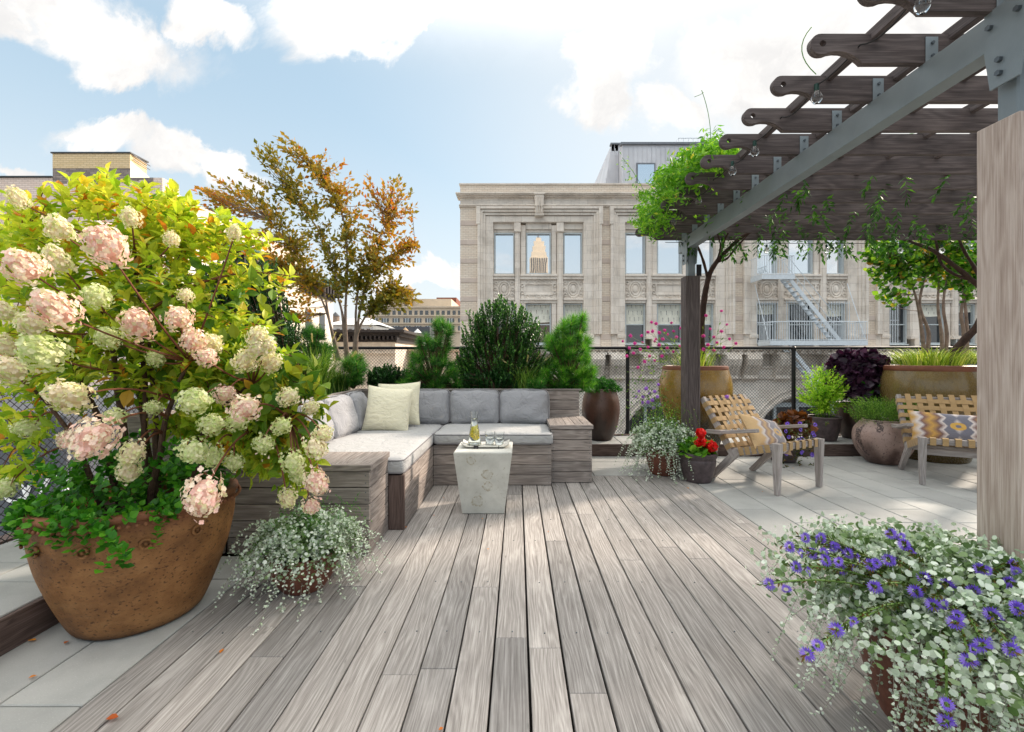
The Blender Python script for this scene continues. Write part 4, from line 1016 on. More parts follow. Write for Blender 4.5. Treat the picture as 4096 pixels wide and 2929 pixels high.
m = MB(); a = Vector((ex(1760), yo+.35, ez(768))); b = a+Vector((3.2, 0, -4))
for dy in (0, .62): m.bar(a+Vector((0, dy, 0)), b+Vector((0, dy, 0)), .03, .2)
for i in range(1, 14): q = a.lerp(b, i/14); m.b2(q.x-.12, q.x+.12, q.y+.016, q.y+.605, q.z-.015, q.z+.015)
m.build('stair', [M['palegrey']], FE)
for (p, q, pt, pb) in ((1673, 1719, 670, 762), (1738, 1790, 668, 757), (1831, 1876, 670, 757), (1965, 1984, 658, 765)):
    m = MB(); n = int((fx(q)-fx(p))/.14)
    for i in range(n+1): xx = fx(p)+i*.14; m.tube([(xx, FY-.28, fz(pb)), (xx, FY-.28, fz(pt))], .014, 4)
    for z in (fz(pb), fz(pt)-.1, (fz(pb)+fz(pt))/2): m.tube([(fx(p), FY-.28, z), (fx(q), FY-.28, z)], .016, 4)
    m.build('window_guard', [M['palegrey']], FE)
m = MB()
for (p, q) in (((1672, 632), (1706, 752)), ((1876, 630), (1922, 752))): m.tube([(fx(p[0]), FY-.1, fz(p[1])), (ex(q[0]), yo+.1, ez(q[1]))], .02, 5)
m.build('brace', [M['palegrey']], FE)
m = MB()
for i in range(6): m.tube([(fx(1683)+i*.13, yo+.9, ez(609)), (fx(1683)+i*.13, yo+.9, ez(500))], .014, 4)
m.build('ladder', [M['palegrey']], FE)

# ------------------------------------------------------------------ buildings on the left and beyond
def bldg(name, label, loc, cat='building'): return thing(name, loc, label, cat)
Y1 = 20.0; g1 = lambda px, py: ((px-1147.7)/1003.6*Y1, 1.225+(796.7-py)/1003.6*Y1)
PB = bldg('brick_building', 'tall pale pinkish brick building with a tan stair tower, behind the flowering shrub', (-20, 22, -24))
xr, zt = g1(360, 394); xa, zp = g1(117, 341); xb, _ = g1(289, 341)
m = MB(); m.b2(-46, xr, Y1, Y1+1.0, -24, zt, bev=.01); m.b2(-46, xr-.3, Y1+1.0, 34, -24, zt-.3, bev=.01); m.build('wall', [M['pinkbrick']], PB)
m = MB(); m.b2(xa, xb, Y1-.02, Y1+.9, g1(0, 374)[1], zp, bev=.01); m.b2(xa, xb, Y1-.015, Y1+.9, g1(0, 402)[1], g1(0, 374)[1], mi=1, bev=.01)
for i in range(14):
    a = xa+(xr-.4-xa)*i/14; m.b2(a, a+(xr-.4-xa)/14, Y1-.012, Y1+.5, zt-rr.uniform(.05, .45), zt-.002, mi=1, bev=.002)
m.build('stair_tower', [M['tanbrick'], M['charbrick']], PB)
m = MB(); m.b2(xa-.05, xb+.05, Y1-.06, Y1+.95, zp, zp+.06); m.b2(-46, xa-.01, Y1-.06, Y1+.5, zt+.001, zt+.06); m.build('coping', [M['frame_dk']], PB)
m = MB(); x2 = xb+.001
m.add([(x2, Y1, zt), (x2, Y1, zp-.3), (x2, Y1+1.3, zt+.35), (x2, Y1+1.3, zt), (x2-2, Y1+1.3, zt+.35), (x2-2, Y1+1.3, zt), (x2-2, Y1, zp-.3)], [(0, 3, 2, 1), (1, 2, 4, 6), (2, 3, 5, 4)])
m.build('lean_to', [M['stucco']], PB)
m = MB(); m.tube([(xb+.06, Y1+.1, zp-.02), (xb+.06, Y1+1.0, zp-.12)], .025, 5); m.tube([(xb+.06, Y1+.1, zp-.2), (xb+.06, Y1+1.0, zp-.3)], .02, 5); m.build('roof_rail', [M['galv']], PB)
m = MB(); m.b2(xr, xr+.25, Y1+.3, Y1+12, -24, zt-1.4, bev=.01)
m.add([(xr+.02, Y1+.3, zt-1.39), (xr+.02, Y1+.3, zt-.05), (xr+.02, Y1+3.2, zt-1.39)], [(0, 2, 1)]); m.build('side_wall', [M['stucco']], PB)
Y2 = 26.0; g2 = lambda px, py: ((px-1147.7)/1003.6*Y2, 1.225+(796.7-py)/1003.6*Y2)
TB = bldg('annex_building', 'small tan brick roof annex stepping down behind the pale pinkish building', (-19, 27, -24))
a0, t0_ = g2(400, 466); a1, _ = g2(467, 466)
m = MB(); m.b2(a0, a1, Y2, Y2+6, -24, t0_, bev=.01); m.build('wall', [M['tanbrick']], TB); m = MB(); m.b2(a0-.1, a1+.1, Y2-.1, Y2+6, t0_+.002, t0_+.1); m.build('coping', [M['frame_dk']], TB)
GB = bldg('corniced_building', 'cream building with arched windows under a deep verdigris green cornice, behind the tree', (-16, 30, -24))
m = MB(); XB = -15.9; m.b2(XB-8, XB, 23, 39.0, -24, 6.4, bev=.02); m.build('wall', [M['stucco']], GB)
m = MB(); m.b2(XB-8, XB+1.0, 22.2, 39.9, 7.35, 7.55); m.b2(XB-8, XB+.8, 22.4, 39.7, 7.1, 7.349); m.b2(XB-8, XB+.45, 22.7, 39.4, 6.75, 7.099, mi=1); m.b2(XB-8, XB+.15, 22.9, 39.2, 6.2, 6.749, mi=1)
for i in range(30): yy = 22.9+i*.55; m.b2(XB+.15, XB+.75, yy, yy+.25, 6.5, 7.09, mi=1)
m.build('cornice', [M['cornice_green'], M['cornice_dark']], GB)
for i in range(6):
    yy = 24.3+i*2.4
    m = MB(); m.b2(XB-.02, XB+.03, yy, yy+1.0, 3.0, 5.0); w_ = m.build('window', [M['pane_dk']], GB); m = MB(); m.b2(XB+.005, XB+.07, yy-.08, yy+1.08, 4.0, 4.07); m.b2(XB+.005, XB+.12, yy-.15, yy+1.15, 2.85, 2.98); m.build('frame', [M['frame_dk']], w_)
    m = MB(); n = 12; V = [(XB+.03, yy+.5+.62*math.cos(math.pi*j/n), -.3+.62*math.sin(math.pi*j/n)) for j in range(n+1)]+[(XB+.03, yy+.5-.62, -3), (XB+.03, yy+.5+.62, -3)]
    m.add(V, [tuple(reversed(range(len(V))))]); m.tube([(XB+.04, yy+.5+.8*math.cos(math.pi*j/n), -.3+.8*math.sin(math.pi*j/n)) for j in range(n+1)], .09, 5, mi=1)
    m.build('window', [M['pane_dk'], M['stucco']], GB)
m = MB()
for z in (2.2, .9): m.b2(XB, XB+.15, 23.1, 38.9, z, z+.18)
m.build('belt_course', [M['stucco']], GB)

def far(px, py, Y): return ((px-1147.7)/1003.6*Y, 1.225+(796.7-py)/1003.6*Y)
def box_b(name, label, px0, px1, pyt, Y, dep, mat, cop=None):
    x0, z = far(px0, pyt, Y); x1, _ = far(px1, pyt, Y)
    t = bldg(name, label, ((x0+x1)/2, Y+dep/2, -24)); m = MB(); m.b2(x0, x1, Y, Y+dep, -24, z, bev=.02); m.build('wall', [mat], t)
    if cop: m = MB(); m.b2(x0-.3, x1+.3, Y-.3, Y+dep, z+.01, z+.01*Y*.35); m.build('coping', [cop], t)
    return t
Y = 110.0
OB = box_b('office_building', 'wide buff stone building with rows of windows on the skyline left of the ornate facade', 813, 1046, 683, Y, 18, M['citystone'], M['citystone'])
x0, z0 = far(819, 664, Y); x1, _ = far(997, 664, Y); m = MB(); m.b2(x0, x1, Y+3, Y+17, far(0, 690, Y)[1], z0+.5); m.build('roof_storey', [M['citystone']], OB)
w0 = None
for row, (pt, pb, n, wd) in enumerate(((689, 700.5, 18, 7), (706, 717.5, 9, 16), (723, 735, 9, 16))):
    for i in range(n):
        px = 822+i*(218/n); xa_, za = far(px, pt, Y); xb_, zb_ = far(px+wd, pb, Y); m = MB(); m.b2(xa_, xb_, Y-.05, Y+.1, zb_, za)
        w_ = m.build('window', [M['pane_dk']], OB)
        if wd > 10:
            m = MB()
            for q in (1/3, 2/3): xx = xa_+(xb_-xa_)*q; m.b2(xx-.12, xx+.12, Y-.12, Y-.051, zb_, za)
            m.build('frame', [M['frame']], w_)
m = MB()
for py in (702, 719, 737): xa_, za = far(813, py, Y); m.b2(xa_, far(1046, py, Y)[0], Y-.3, Y, za, za+.35)
m.build('belt_course', [M['citystone']], OB)
box_b('red_brick_building', 'small red brick building on the skyline above the buff stone one', 968, 1012, 660, 150, 10, M['redbrick'])
box_b('dark_building', 'low dark grey slab building in front of the buff stone building', 842, 953, 724.5, 85, 8, M['citydark'])
box_b('pale_building', 'pale stuccoed low building right of the dark corniced roof', 866, 912, 758, 60, 10, M['stucco'], M['white'])
box_b('brick_block', 'long dull brown stone block low behind the fence left of the ornate facade', 880, 1100, 778, 50, 12, M['quoin'], M['citystone'])
box_b('glass_tower', 'small blue glassy block peeking over the skyline', 855, 880, 655, 190, 10, M['pane'])
WB = bldg('white_house', 'white roofed house with a hipped roof seen through the tree trunks', far(780, 730, 62)[:1]+(62, -24))
x0, zr0 = far(738, 721, 60); x1, _ = far(828, 721, 60); m = MB(); m.b2(x0, x1, 60, 67, -24, zr0, bev=.02); m.build('wall', [M['white']], WB)
m = MB(); e = 1.0; zz = far(0, 704, 62)[1]; V = [(x0-e, 59.4, zr0), (x1+e, 59.4, zr0), (x1+e, 67, zr0), (x0-e, 67, zr0), (x0+1.6, 63, zz), (x1-1.6, 63, zz)]
m.add(V, [(0, 1, 5, 4), (1, 2, 5), (2, 3, 4, 5), (3, 0, 4)]); m.build('roof', [M['whiteroof']], WB)
m = MB()
for i in range(6): xx = x0+.5+i*.8; m.b2(xx, xx+.45, 59.95, 60.05, zr0-1.6, zr0-.5)
m.build('window', [M['pane_dk']], WB)
CB = bldg('dark_corniced_building', 'low cream building with a heavy black bracketed cornice behind the fence', far(800, 760, 45)[:1]+(46, -24))
x0, zt_ = far(690, 733, 45); x1, _ = far(903, 733, 45); m = MB(); m.b2(x0, x1-1.2, 45, 55, -24, zt_-1.0, bev=.02); m.build('wall', [M['terra']], CB)
m = MB(); m.b2(x0, x1, 43.8, 56, zt_-.25, zt_); m.b2(x0, x1-.5, 44.3, 55.6, zt_-.6, zt_-.251); m.b2(x0, x1-1.0, 44.8, 55.2, zt_-1.15, zt_-.601)
for i in range(26): xx = x1-.9-i*.42; m.b2(xx, xx+.18, 44.0, 44.8, zt_-.95, zt_-.61)
m.build('cornice', [M['cornice_dark']], CB)
m = MB(); m.b2(x0, x1-1.1, 44.75, 45.01, zt_-2.3, zt_-2.1); m.build('belt_course', [M['terra']], CB)
def tower(px, pyt, pyb, Y, label, roofm='tankroof', body='tank'):
    x, zt = far(px, pyt, Y); _, zb = far(px, pyb, Y); h = zt-zb; r = h*.30
    t = bldg('water_tower', label, (x, Y, zb-3), 'water tower'); t['group'] = 'water towers on the skyline'
    m = MB(); m.lathe([(r, h*.08), (r, h*.66)], (x, Y, zb), 20)
    for q in (.2, .35, .5): m.lathe([(r*1.01, h*q), (r*1.03, h*q+.02), (r*1.01, h*q+.06)], (x, Y, zb), 20)
    m.build('tank', [M[body]], t, smooth='auto'); m = MB(); m.lathe([(r*1.1, h*.66), (.01, h)], (x, Y, zb), 20); m.build('roof', [M[roofm]], t)
    m = MB()
    for (a, b) in ((-1, -1), (1, -1), (1, 1), (-1, 1)): m.b2(x+a*r*.6-.12, x+a*r*.6+.12, Y+b*r*.6-.12, Y+b*r*.6+.12, zb-6, zb+h*.08)
    m.build('leg', [M['frame_dk']], t)
tower(906, 630, 665, 112, 'large wooden water tower standing highest on the skyline left of the ornate facade')
tower(816, 690, 716, 80, 'water tower with dark conical roof beside the white house', 'frame_dk')
tower(849, 717, 738, 82, 'pale cylindrical water tower in front of the buff stone building')
tower(899, 726, 757, 62, 'white cylindrical water tower with shallow cone roof, left of the dark wooden one', 'tankroof', 'stucco')
tower(926, 729, 757, 62, 'dark wooden water tower with pale pointed roof, rightmost of the small ones', 'whiteroof', 'frame_dk')
tower(744, 692, 720, 80, 'water tower with grey roof left of the white house, behind tree trunks', 'frame_dk')
# neighbouring roof just beyond the left fence
NR = bldg('neighbour_roof', 'white roofed neighbouring building with a dark bulkhead beyond the left fence', (-9, 6, -24))
m = MB(); m.b2(-24, -3.6, -8, 16, -24, -1.6, bev=.02); m.build('roof', [M['whiteroof']], NR)
m = MB(); m.b2(-16, -6.2, 6.2, 12, -1.598, 0.45, bev=.02); b_ = m.build('bulkhead', [M['citydark']], NR)
m = MB()
for i in range(7):
    x = -9.6+i*.55; m.tube([(x+.2*math.cos(t_*1.1+i), 6.17, -.55+.22*math.sin(t_*1.3+i*2)) for t_ in range(8)], .028, 4)
m.build('graffiti', [M['white']], b_)
# tower far behind the camera, seen mirrored in the window panes
TW = bldg('skyscraper', 'tall stepped stone tower reflected in the windows of the ornate facade', (56, -1150, -24))
m = MB()
for (w, a, b) in ((70, -24, 200), (48, 200, 268), (42, 268, 284), (34, 284, 300), (24, 300, 312), (12, 312, 322)): m.b2(56-w/2, 56+w/2, -1150-w/3, -1150+w/3, a, b)
for i in range(8): m.b2(56-21+i*5.6, 56-18.6+i*5.6, -1133.5, -1133.2, 200, 266, mi=1)
m.build('wall', [M['citystone'], M['citydark']], TW); m = MB(); m.tube([(56, -1150, 322), (56, -1150, 346)], [3, .6], 8); m.build('mast', [M['galv']], TW)
# ------------------------------------------------------------------ soft furnishings
from mathutils import noise as mnoise
def nonuni(n): return [-1]+[math.sin((i/n-.5)*math.pi)*.5+(2*i/n-1)*.5 for i in range(1, n)]+[1]
def rbox(mb, size, r, crown=(0, 0), n=18, wr=0.0, seed=0.0, mat=None, c=(0, 0, 0), sag=0.0):
    """soft rounded block: crown = bulge of the +z and -z faces"""
    hx_, hy_, hz_ = [q/2 for q in size]; g = nonuni(n); V = []; F = []; key = {}
    def vert(p):
        k = tuple(round(q, 5) for q in p)
        if k in key: return key[k]
        P_ = Vector((p[0]*hx_, p[1]*hy_, p[2]*hz_))
        I = Vector([max(-(h-r), min(h-r, q)) for q, h in zip(P_, (hx_, hy_, hz_))]); o = P_-I
        if o.length > 1e-9: P_ = I+o.normalized()*min(r, o.length) if o.length > r else P_
        u, v = p[0], p[1]; b = (1-abs(u)**2.5)*(1-abs(v)**2.5)
        if p[2] > 0: P_.z += crown[0]*b*p[2]
        else: P_.z += crown[1]*b*p[2]
        e = 1-abs(p[2]); P_.x += e*crown[0]*.35*u*(1-v*v)*(abs(u) > .99); P_.y += e*crown[0]*.35*v*(1-u*u)*(abs(v) > .99)
        if wr:
            q = P_*7+Vector((seed, seed*2, 0)); P_ += Vector((0, 0, 1))*wr*mnoise.noise(q)*(1 if p[2] > 0 else .4)
            q2 = Vector((P_.x*9+seed, P_.y*30, P_.z*9)); P_.z += wr*.45*mnoise.noise(q2)*max(0, abs(p[0])-.55)*2
        key[k] = len(V); V.append(P_); return key[k]
    for a in range(3):
        b, c_ = [q for q in range(3) if q != a]
        for s_ in (-1, 1):
            for i in range(n):
                for j in range(n):
                    ids = []
                    for (di, dj) in ((0, 0), (1, 0), (1, 1), (0, 1)):
                        p = [0, 0, 0]; p[a] = s_; p[b] = g[i+di]; p[c_] = g[j+dj]; ids.append(vert(p))
                    flip = (s_ < 0) ^ (a == 1)
                    F.append(tuple(reversed(ids)) if flip else tuple(ids))
    c = Vector(c); V = [(mat @ v if mat else v)+c for v in V]
    mb.add(V, F)
def rim_path(w, d, r, z, k=6, bulge=0.0):
    P = []
    for (sx, sy, a0) in ((1, 1, 0), (-1, 1, 90), (-1, -1, 180), (1, -1, 270)):
        for i in range(k+1):
            a = R(a0+90*i/k); P.append(Vector((sx*(w/2-r)+r*math.cos(a), sy*(d/2-r)+r*math.sin(a), z)))
    P.append(P[0].copy()); return P
def cushion(name, loc, rot, size, r, crown, label, cat, group, mat='grey_fabric', pipe=True, wr=.006):
    m = MB(); rbox(m, size, r, crown, wr=wr, seed=loc[0]*5+loc[1]*3)
    o = m.build(name, [M[mat]], None, smooth=True, origin=(0, 0, 0)); tag(o, label, cat, group)
    if pipe:
        m = MB()
        for s_ in ((1, -1) if pipe == 2 else (1,)):
            m.tube(rim_path(size[0]-.004, size[1]-.004, r+.012, s_*(size[2]/2-r*.42)), .0042, 6, caps=False)
        q = m.build('piping', [M['piping']], None, smooth=True, origin=(0, 0, 0)); q.parent = o
    o.location = loc; o.rotation_euler = rot; return o
SG = 'grey seat cushions of the corner bench'; BG = 'grey back cushions of the corner bench'
cushion('seat_cushion', (-.235, 4.755, .452), (0, 0, 0), (1.16, .80, .115), .035, (.012, 0), 'long grey seat cushion on the right arm of the corner bench', 'cushion', SG, 'grey_seat', 2)
cushion('seat_cushion', (-1.305, 4.80, .450), (0, 0, 0), (.97, .76, .11), .035, (.010, 0), 'grey seat cushion filling the corner under the cream pillows', 'cushion', SG, 'grey_seat', 2)
cushion('seat_cushion', (-1.30, 3.815, .454), (0, 0, 0), (.975, 1.17, .118), .035, (.012, 0), 'long pale grey seat cushion on the left arm of the bench, nearest the camera', 'cushion', SG, 'grey_seat', 2)
for i, (x, w, l) in enumerate(((.075, .545, 'rightmost grey back cushion, beside the wooden armrest box'), (-.475, .55, 'middle grey back cushion behind the carafe'), (-1.01, .52, 'grey back cushion partly covered by the cream pillow'))):
    cushion('back_cushion', (x, 5.065, .688), (R(80), 0, R((-2, 1, 2)[i])), (w, .385, .15), .055, (.042, .012), l, 'cushion', BG, pipe=2, wr=.026)
for i, (y, l) in enumerate(((4.74, 'grey back cushion on the left side tucked next to the corner pillow'), (4.22, 'pale grey back cushion in the middle of the left side'), (3.70, 'pale grey back cushion nearest the flowering shrub'))):
    cushion('back_cushion', (-1.685, y, .685), (R(74), 0, R(90+(3, -4, 5)[i])), (.52, .385, .15), .055, (.042, .012), l, 'cushion', BG, pipe=2, wr=.026)
def pillow(name, loc, rot, w, h, t, label, mat, group=None, seed=0):
    n = 26; V = []; F = []; g = nonuni(n)
    for s_ in (1, -1):
        for i in range(n+1):
            for j in range(n+1):
                u, v = g[i], g[j]; x = u*w/2*(1-.07*(1-v*v)); y = v*h/2*(1-.07*(1-u*u))
                z = s_*t/2*((1-u**4)*(1-v**4))**.55*(1-.25*(u*u+v*v)*.5)
                z += .008*mnoise.noise(Vector((x*9+seed, y*9, s_*3)))*(1-u*u)**.5*(1-v*v)**.5
                V.append((x, -z, y))
    N_ = (n+1)**2
    for i in range(n):
        for j in range(n):
            a = i*(n+1)+j; F.append((a, a+n+1, a+n+2, a+1)); F.append((N_+a+1, N_+a+n+2, N_+a+n+1, N_+a))
    m = MB(); m.add(V, F); o = m.build(name, [M[mat]], None, smooth=True, origin=(0, 0, 0)); tag(o, label, 'pillow', group)
    m = MB(); m.tube([(u*w/2*(1-.07*(1-v*v)), 0, v*h/2*(1-.07*(1-u*u))) for (u, v) in [(x, -1) for x in g]+[(1, x) for x in g[1:]]+[(x, 1) for x in reversed(g[:-1])]+[(-1, x) for x in reversed(g[:-1])]], .003, 5, caps=False)
    q = m.build('piping', [M[mat]], None, smooth=True, origin=(0, 0, 0)); q.parent = o
    o.location = loc; o.rotation_euler = rot; return o
PGp = 'cream striped pillows in the bench corner'
pillow('throw_pillow', (-1.315, 4.60, .715), (R(-14), R(5), R(3)), .46, .46, .15, 'finely striped cream pillow in front, leaning in the bench corner', 'cream', PGp)
pillow('throw_pillow', (-1.27, 4.84, .745), (R(-12), R(-3), R(-6)), .47, .46, .14, 'finely striped cream pillow half hidden behind the front one', 'cream', PGp, 3)

# ------------------------------------------------------------------ concrete side table and what stands on it
m = MB(); cx, cy = -.27, 3.742; zt = .502; V = []; G = []
lv = [(0.0, .158), (.008, .166), (.494, .2285), (.502, .222)]
for z, h in lv:
    for (a, b) in ((-1, -1), (1, -1), (1, 1), (-1, 1)): V.append((cx+a*h, cy+b*h, z))
F = [(3, 2, 1, 0), (12, 13, 14, 15)]+[(4*k+i, 4*k+(i+1) % 4, 4*k+4+(i+1) % 4, 4*k+4+i) for k in range(3) for i in range(4)]
m.add(V, F); tag(m.build('concrete_table', [M['concrete']], origin=(cx, cy, 0)), 'square tapered side table of cast concrete with worn rings', 'side table')
tr = MB(); n = 16; hw, hd = .195, .095; V = []
def tray_z(u): return .004+.026*max(0, abs(u)-.72)**1.5/.28**1.5
for i in range(n+1):
    u = -1+2*i/n
    for j in range(7):
        v = -1+2*j/6; V.append((-.262+u*hw, 3.745+v*hd*(1-.25*max(0, abs(u)-.8)), .504+tray_z(u)+.014*abs(v)**6))
F = [(i*7+j, (i+1)*7+j, (i+1)*7+j+1, i*7+j+1) for i in range(n) for j in range(6)]
k = len(V); V2 = [(x, y, z-.006) for (x, y, z) in V]; F2 = [tuple(reversed([q+k for q in f])) for f in F]
ed = [(i*7, (i+1)*7, (i+1)*7+k, i*7+k) for i in range(n)]+[(i*7+6+k, (i+1)*7+6+k, (i+1)*7+6, i*7+6) for i in range(n)]+[(j, j+k, j+1+k, j+1) for j in range(6)]+[(n*7+j+1, n*7+j+1+k, n*7+j+k, n*7+j) for j in range(6)]
tr.add(V+V2, F+F2+ed)
TRAY = thing('serving_tray', (-.262, 3.745, .503), 'long white glazed tray with dark band and upturned ends on the concrete table', 'tray')
tr.build('dish', [M['porcelain']], TRAY, smooth='auto')
b = MB(); b.b2(-.355, -.315, 3.6465, 3.6495, .503, .527, bev=.0005); b.b2(-.155, -.150, 3.6465, 3.6495, .503, .527, bev=.0005); b.build('dark_band', [M['ink']], TRAY)
def vessel(name, c, prof, th, label, cat, water=None, group=None):
    t = thing(name, c, label, cat, group); m = MB()
    inner = [(max(.001, r-th), z+(.004 if i == 0 else 0)) for i, (r, z) in enumerate(prof)]
    full = prof+[(r, z) for (r, z) in reversed(inner)]; 
    V = []; n = 32
    m.lathe([(.0005, prof[0][1])]+full+[(.0005, inner[0][1])], c, n); m.build('glass', [M['glass']], t, smooth='auto')
    if water:
        w = MB(); w.lathe([(.0005, inner[0][1]+.0006)]+[(r-.0006, z+(.0006 if i == 0 else 0)) for i, (r, z) in enumerate(inner) if z < water]+[(np.interp(water, [p[1] for p in inner], [p[0] for p in inner])-.0006, water), (.0005, water)], c, n)
        w.build('water', [M['water']], t, smooth='auto')
    return t
CP = (-.361, 3.79, .5125)
CF = vessel('carafe', CP, [(.056, 0), (.058, .006), (.054, .03), (.045, .085), (.034, .14), (.027, .18), (.0262, .20), (.028, .23), (.0325, .275)], .0022, 'glass carafe of lemon water standing on the tray', 'carafe', .215)
for k in range(9):
    a = k*2.3; z = .055+.011*k; rr_ = .038-.0022*k; m = MB(); q = Matrix.Rotation(a, 3, 'Z') @ Matrix.Rotation(R(62+15*math.sin(k*3)), 3, 'X')
    cc = Vector(CP)+Vector((.011*math.cos(a), .011*math.sin(a), z)); rad = min(.024, rr_*.85)
    V = [cc+q @ Vector((rad*math.cos(i*math.pi/9), rad*math.sin(i*math.pi/9), .0015*s_)) for s_ in (-1, 1) for i in range(18)]
    m.add(V, [tuple(reversed(range(18))), tuple(range(18, 36))]+[(i, (i+1) % 18, (i+1) % 18+18, i+18) for i in range(18)], 0, .2+.08*k); m.build('lemon_slice', [M['lemon']], CF)
for (x, y, l) in ((-.232, 3.80, 'left of two water glasses on the tray, next to the carafe'), (-.152, 3.775, 'right of two water glasses on the tray')):
    vessel('water_glass', (x, y, .5125), [(.034, 0), (.036, .006), (.039, .05), (.043, .105)], .0016, l, 'glass', .052, 'water glasses on the tray')

# ------------------------------------------------------------------ webbed chairs
def ribbon(mb, P, nrm, w, th=.0032, mi=0, rnd=.5):
    P = [Vector(p) for p in P]; V = []; k = len(P)
    for i, p in enumerate(P):
        d = (P[min(i+1, k-1)]-P[max(i-1, 0)]).normalized(); n_ = Vector(nrm[i] if isinstance(nrm, list) else nrm).normalized(); s_ = d.cross(n_).normalized(); n_ = s_.cross(d)
        for (a, b) in ((-1, 0), (1, 0), (1, 1), (-1, 1)): V.append(p+s_*a*w/2+n_*b*th)
    F = [(4*i+j, 4*i+4+j, 4*i+4+(j+1) % 4, 4*i+(j+1) % 4) for i in range(k-1) for j in range(4)]+[(0, 1, 2, 3), tuple(reversed(range(4*k-4, 4*k)))]
    mb.add(V, F, mi, rnd)
def make_chair(name, Wd, loc, th, label, nb, group=None):
    t = thing(name, (0, 0, 0), label, 'chair'); w = Wd/2-.03; mm = [M['teak']]
    for s_ in (-1, 1):
        x = s_*w
        m = MB(); m.bar((x, -.015, .0), (x, .30, .325), .042, .052, up=(0, 1, 0), h2=.072); m.build('leg', mm, t)
        m = MB(); m.bar((x, .70, 0), (x, .70, .462), .040, .040, up=(0, -1, 0), w2=.056, h2=.072); l = m.build('leg', mm, t); m = MB(); m.b2(x-.014, x+.014, .686, .714, -.003, .004); m.build('foot_pad', [M['rubber']], l)
        m = MB(); m.bar((x, .255, .255), (x, -.13, .81), .044, .058, up=(0, 1, 0), bev=.004); m.build('back_upright', mm, t)
        m = MB(); m.bar((x, .25, .305), (x, .672, .428), .040, .062, bev=.004); m.build('seat_rail', mm, t)
        m = MB(); xa = s_*(w+.055); m.bar((xa, -.02, .475), (xa, .17, .493), .062, .040, bev=.005, rnd=.4); m.bar((xa, .165, .4925), (xa, .545, .560), .060, .034, bev=.005, rnd=.42); m.bar((s_*(w+.02), .105, .474), (s_*(w+.06), .105, .474), .05, .026); m.build('armrest', mm, t)
    for (p, q, nm) in (((-w+.022, -.108, .778), (w-.022, -.108, .778), 'back_rail'), ((-w+.022, .215, .335), (w-.022, .215, .335), 'back_rail'), ((-w+.03, .695, .425), (w-.03, .695, .425), 'front_rail'), ((-w+.02, .33, .305), (w-.02, .33, .305), 'seat_rail')):
        m = MB(); m.bar(p, q, .03, .055, bev=.004); m.build(nm, mm, t)
    if Wd > 1: m = MB(); m.bar((-w+.03, .55, .30), (w-.03, .55, .30), .03, .06, bev=.004); m.build('stretcher', mm, t)
    m = MB(); B0, B1 = Vector((0, .235, .30)), Vector((0, -.12, .80)); ud = (B1-B0).normalized(); nf = Vector((0, ud.z, -ud.y))
    pos = [.10, .26, .42, .58, .74, .88]; L = (B1-B0).length; vs = [-w+.075+i*(2*w-.15)/(nb-1) for i in range(nb)]
    for i, f in enumerate(pos):
        c = B0.lerp(B1, f); P = [c+Vector((-w-.024, 0, 0))-nf*.03, c+Vector((-w-.024, 0, 0))+nf*.0305]; Nn = [(-1, 0, 0), (-1, 0, 1)]
        steps = []
        for j, xv in enumerate(vs):
            up = 1 if (i+j) % 2 == 0 else -1; steps.append(c+Vector((xv, 0, 0))+nf*(.034+.004*up))
        P += [c+Vector((-w-.01, 0, 0))+nf*.035]+steps+[c+Vector((w+.01, 0, 0))+nf*.035, c+Vector((w+.024, 0, 0))+nf*.0305, c+Vector((w+.024, 0, 0))-nf*.03]
        ribbon(m, P, [(-1, 0, .01), tuple(nf)]+[tuple(nf)]*(len(P)-4)+[tuple(nf), (1, 0, .01)] , .050)
    for j, xv in enumerate(vs):
        P = [B1+Vector((xv, 0, 0))-nf*.002+ud*.018, B1+Vector((xv, 0, 0))+nf*.033+ud*.015]
        for i in reversed(range(len(pos))): up = -1 if (i+j) % 2 == 0 else 1; P.append(B0.lerp(B1, pos[i])+Vector((xv, 0, 0))+nf*(.034+.004*up))
        P.append(B0+Vector((xv, 0, 0))+nf*.028-ud*.01); ribbon(m, P, tuple(nf), .048)
    m.build('back_webbing', [M['strap']], t)
    m = MB(); S0, S1 = Vector((0, .30, .352)), Vector((0, .70, .462)); sd = (S1-S0).normalized(); ns = Vector((0, -sd.z, sd.y)); ps = [.10, .27, .44, .61, .78]
    for i, f in enumerate(ps):
        c = S0.lerp(S1, f); dz = -ns*.008
        P = [c+Vector((-w-.022, 0, 0))-ns*.07, c+Vector((-w-.022, 0, 0)), c+Vector((-w-.008, 0, 0))+ns*.002]
        P += [c+Vector((xv, 0, 0))+dz+ns*(.003 if (i+j) % 2 == 0 else -.003)-ns*.012*(1-(xv/w)**2) for j, xv in enumerate(vs)]
        P += [c+Vector((w+.008, 0, 0))+ns*.002, c+Vector((w+.022, 0, 0)), c+Vector((w+.022, 0, 0))-ns*.07]
        ribbon(m, P, [(-1, 0, .01), (-.7, 0, .7)]+[tuple(ns)]*(len(P)-4)+[(.7, 0, .7), (1, 0, .01)], .048)
    for j, xv in enumerate(vs):
        P = [S1+Vector((xv, .018, -.072)), S1+Vector((xv, .018, -.004)), S1+Vector((xv, .004, .002))]; Nn = [(0, 1, .01), (0, .7, .7), tuple(ns)]
        for i in reversed(range(len(ps))): P.append(S0.lerp(S1, ps[i])+Vector((xv, 0, 0))-ns*.008+ns*(-.003 if (i+j) % 2 == 0 else .003)-ns*.012*(1-(xv/w)**2)); Nn.append(tuple(ns))
        P.append(S0+Vector((xv, -.0, -.006))); Nn.append(tuple(ns)); ribbon(m, P, Nn, .046)
    m.build('seat_webbing', [M['strap']], t)
    t.location = loc; t.rotation_euler = (0, 0, th); return t
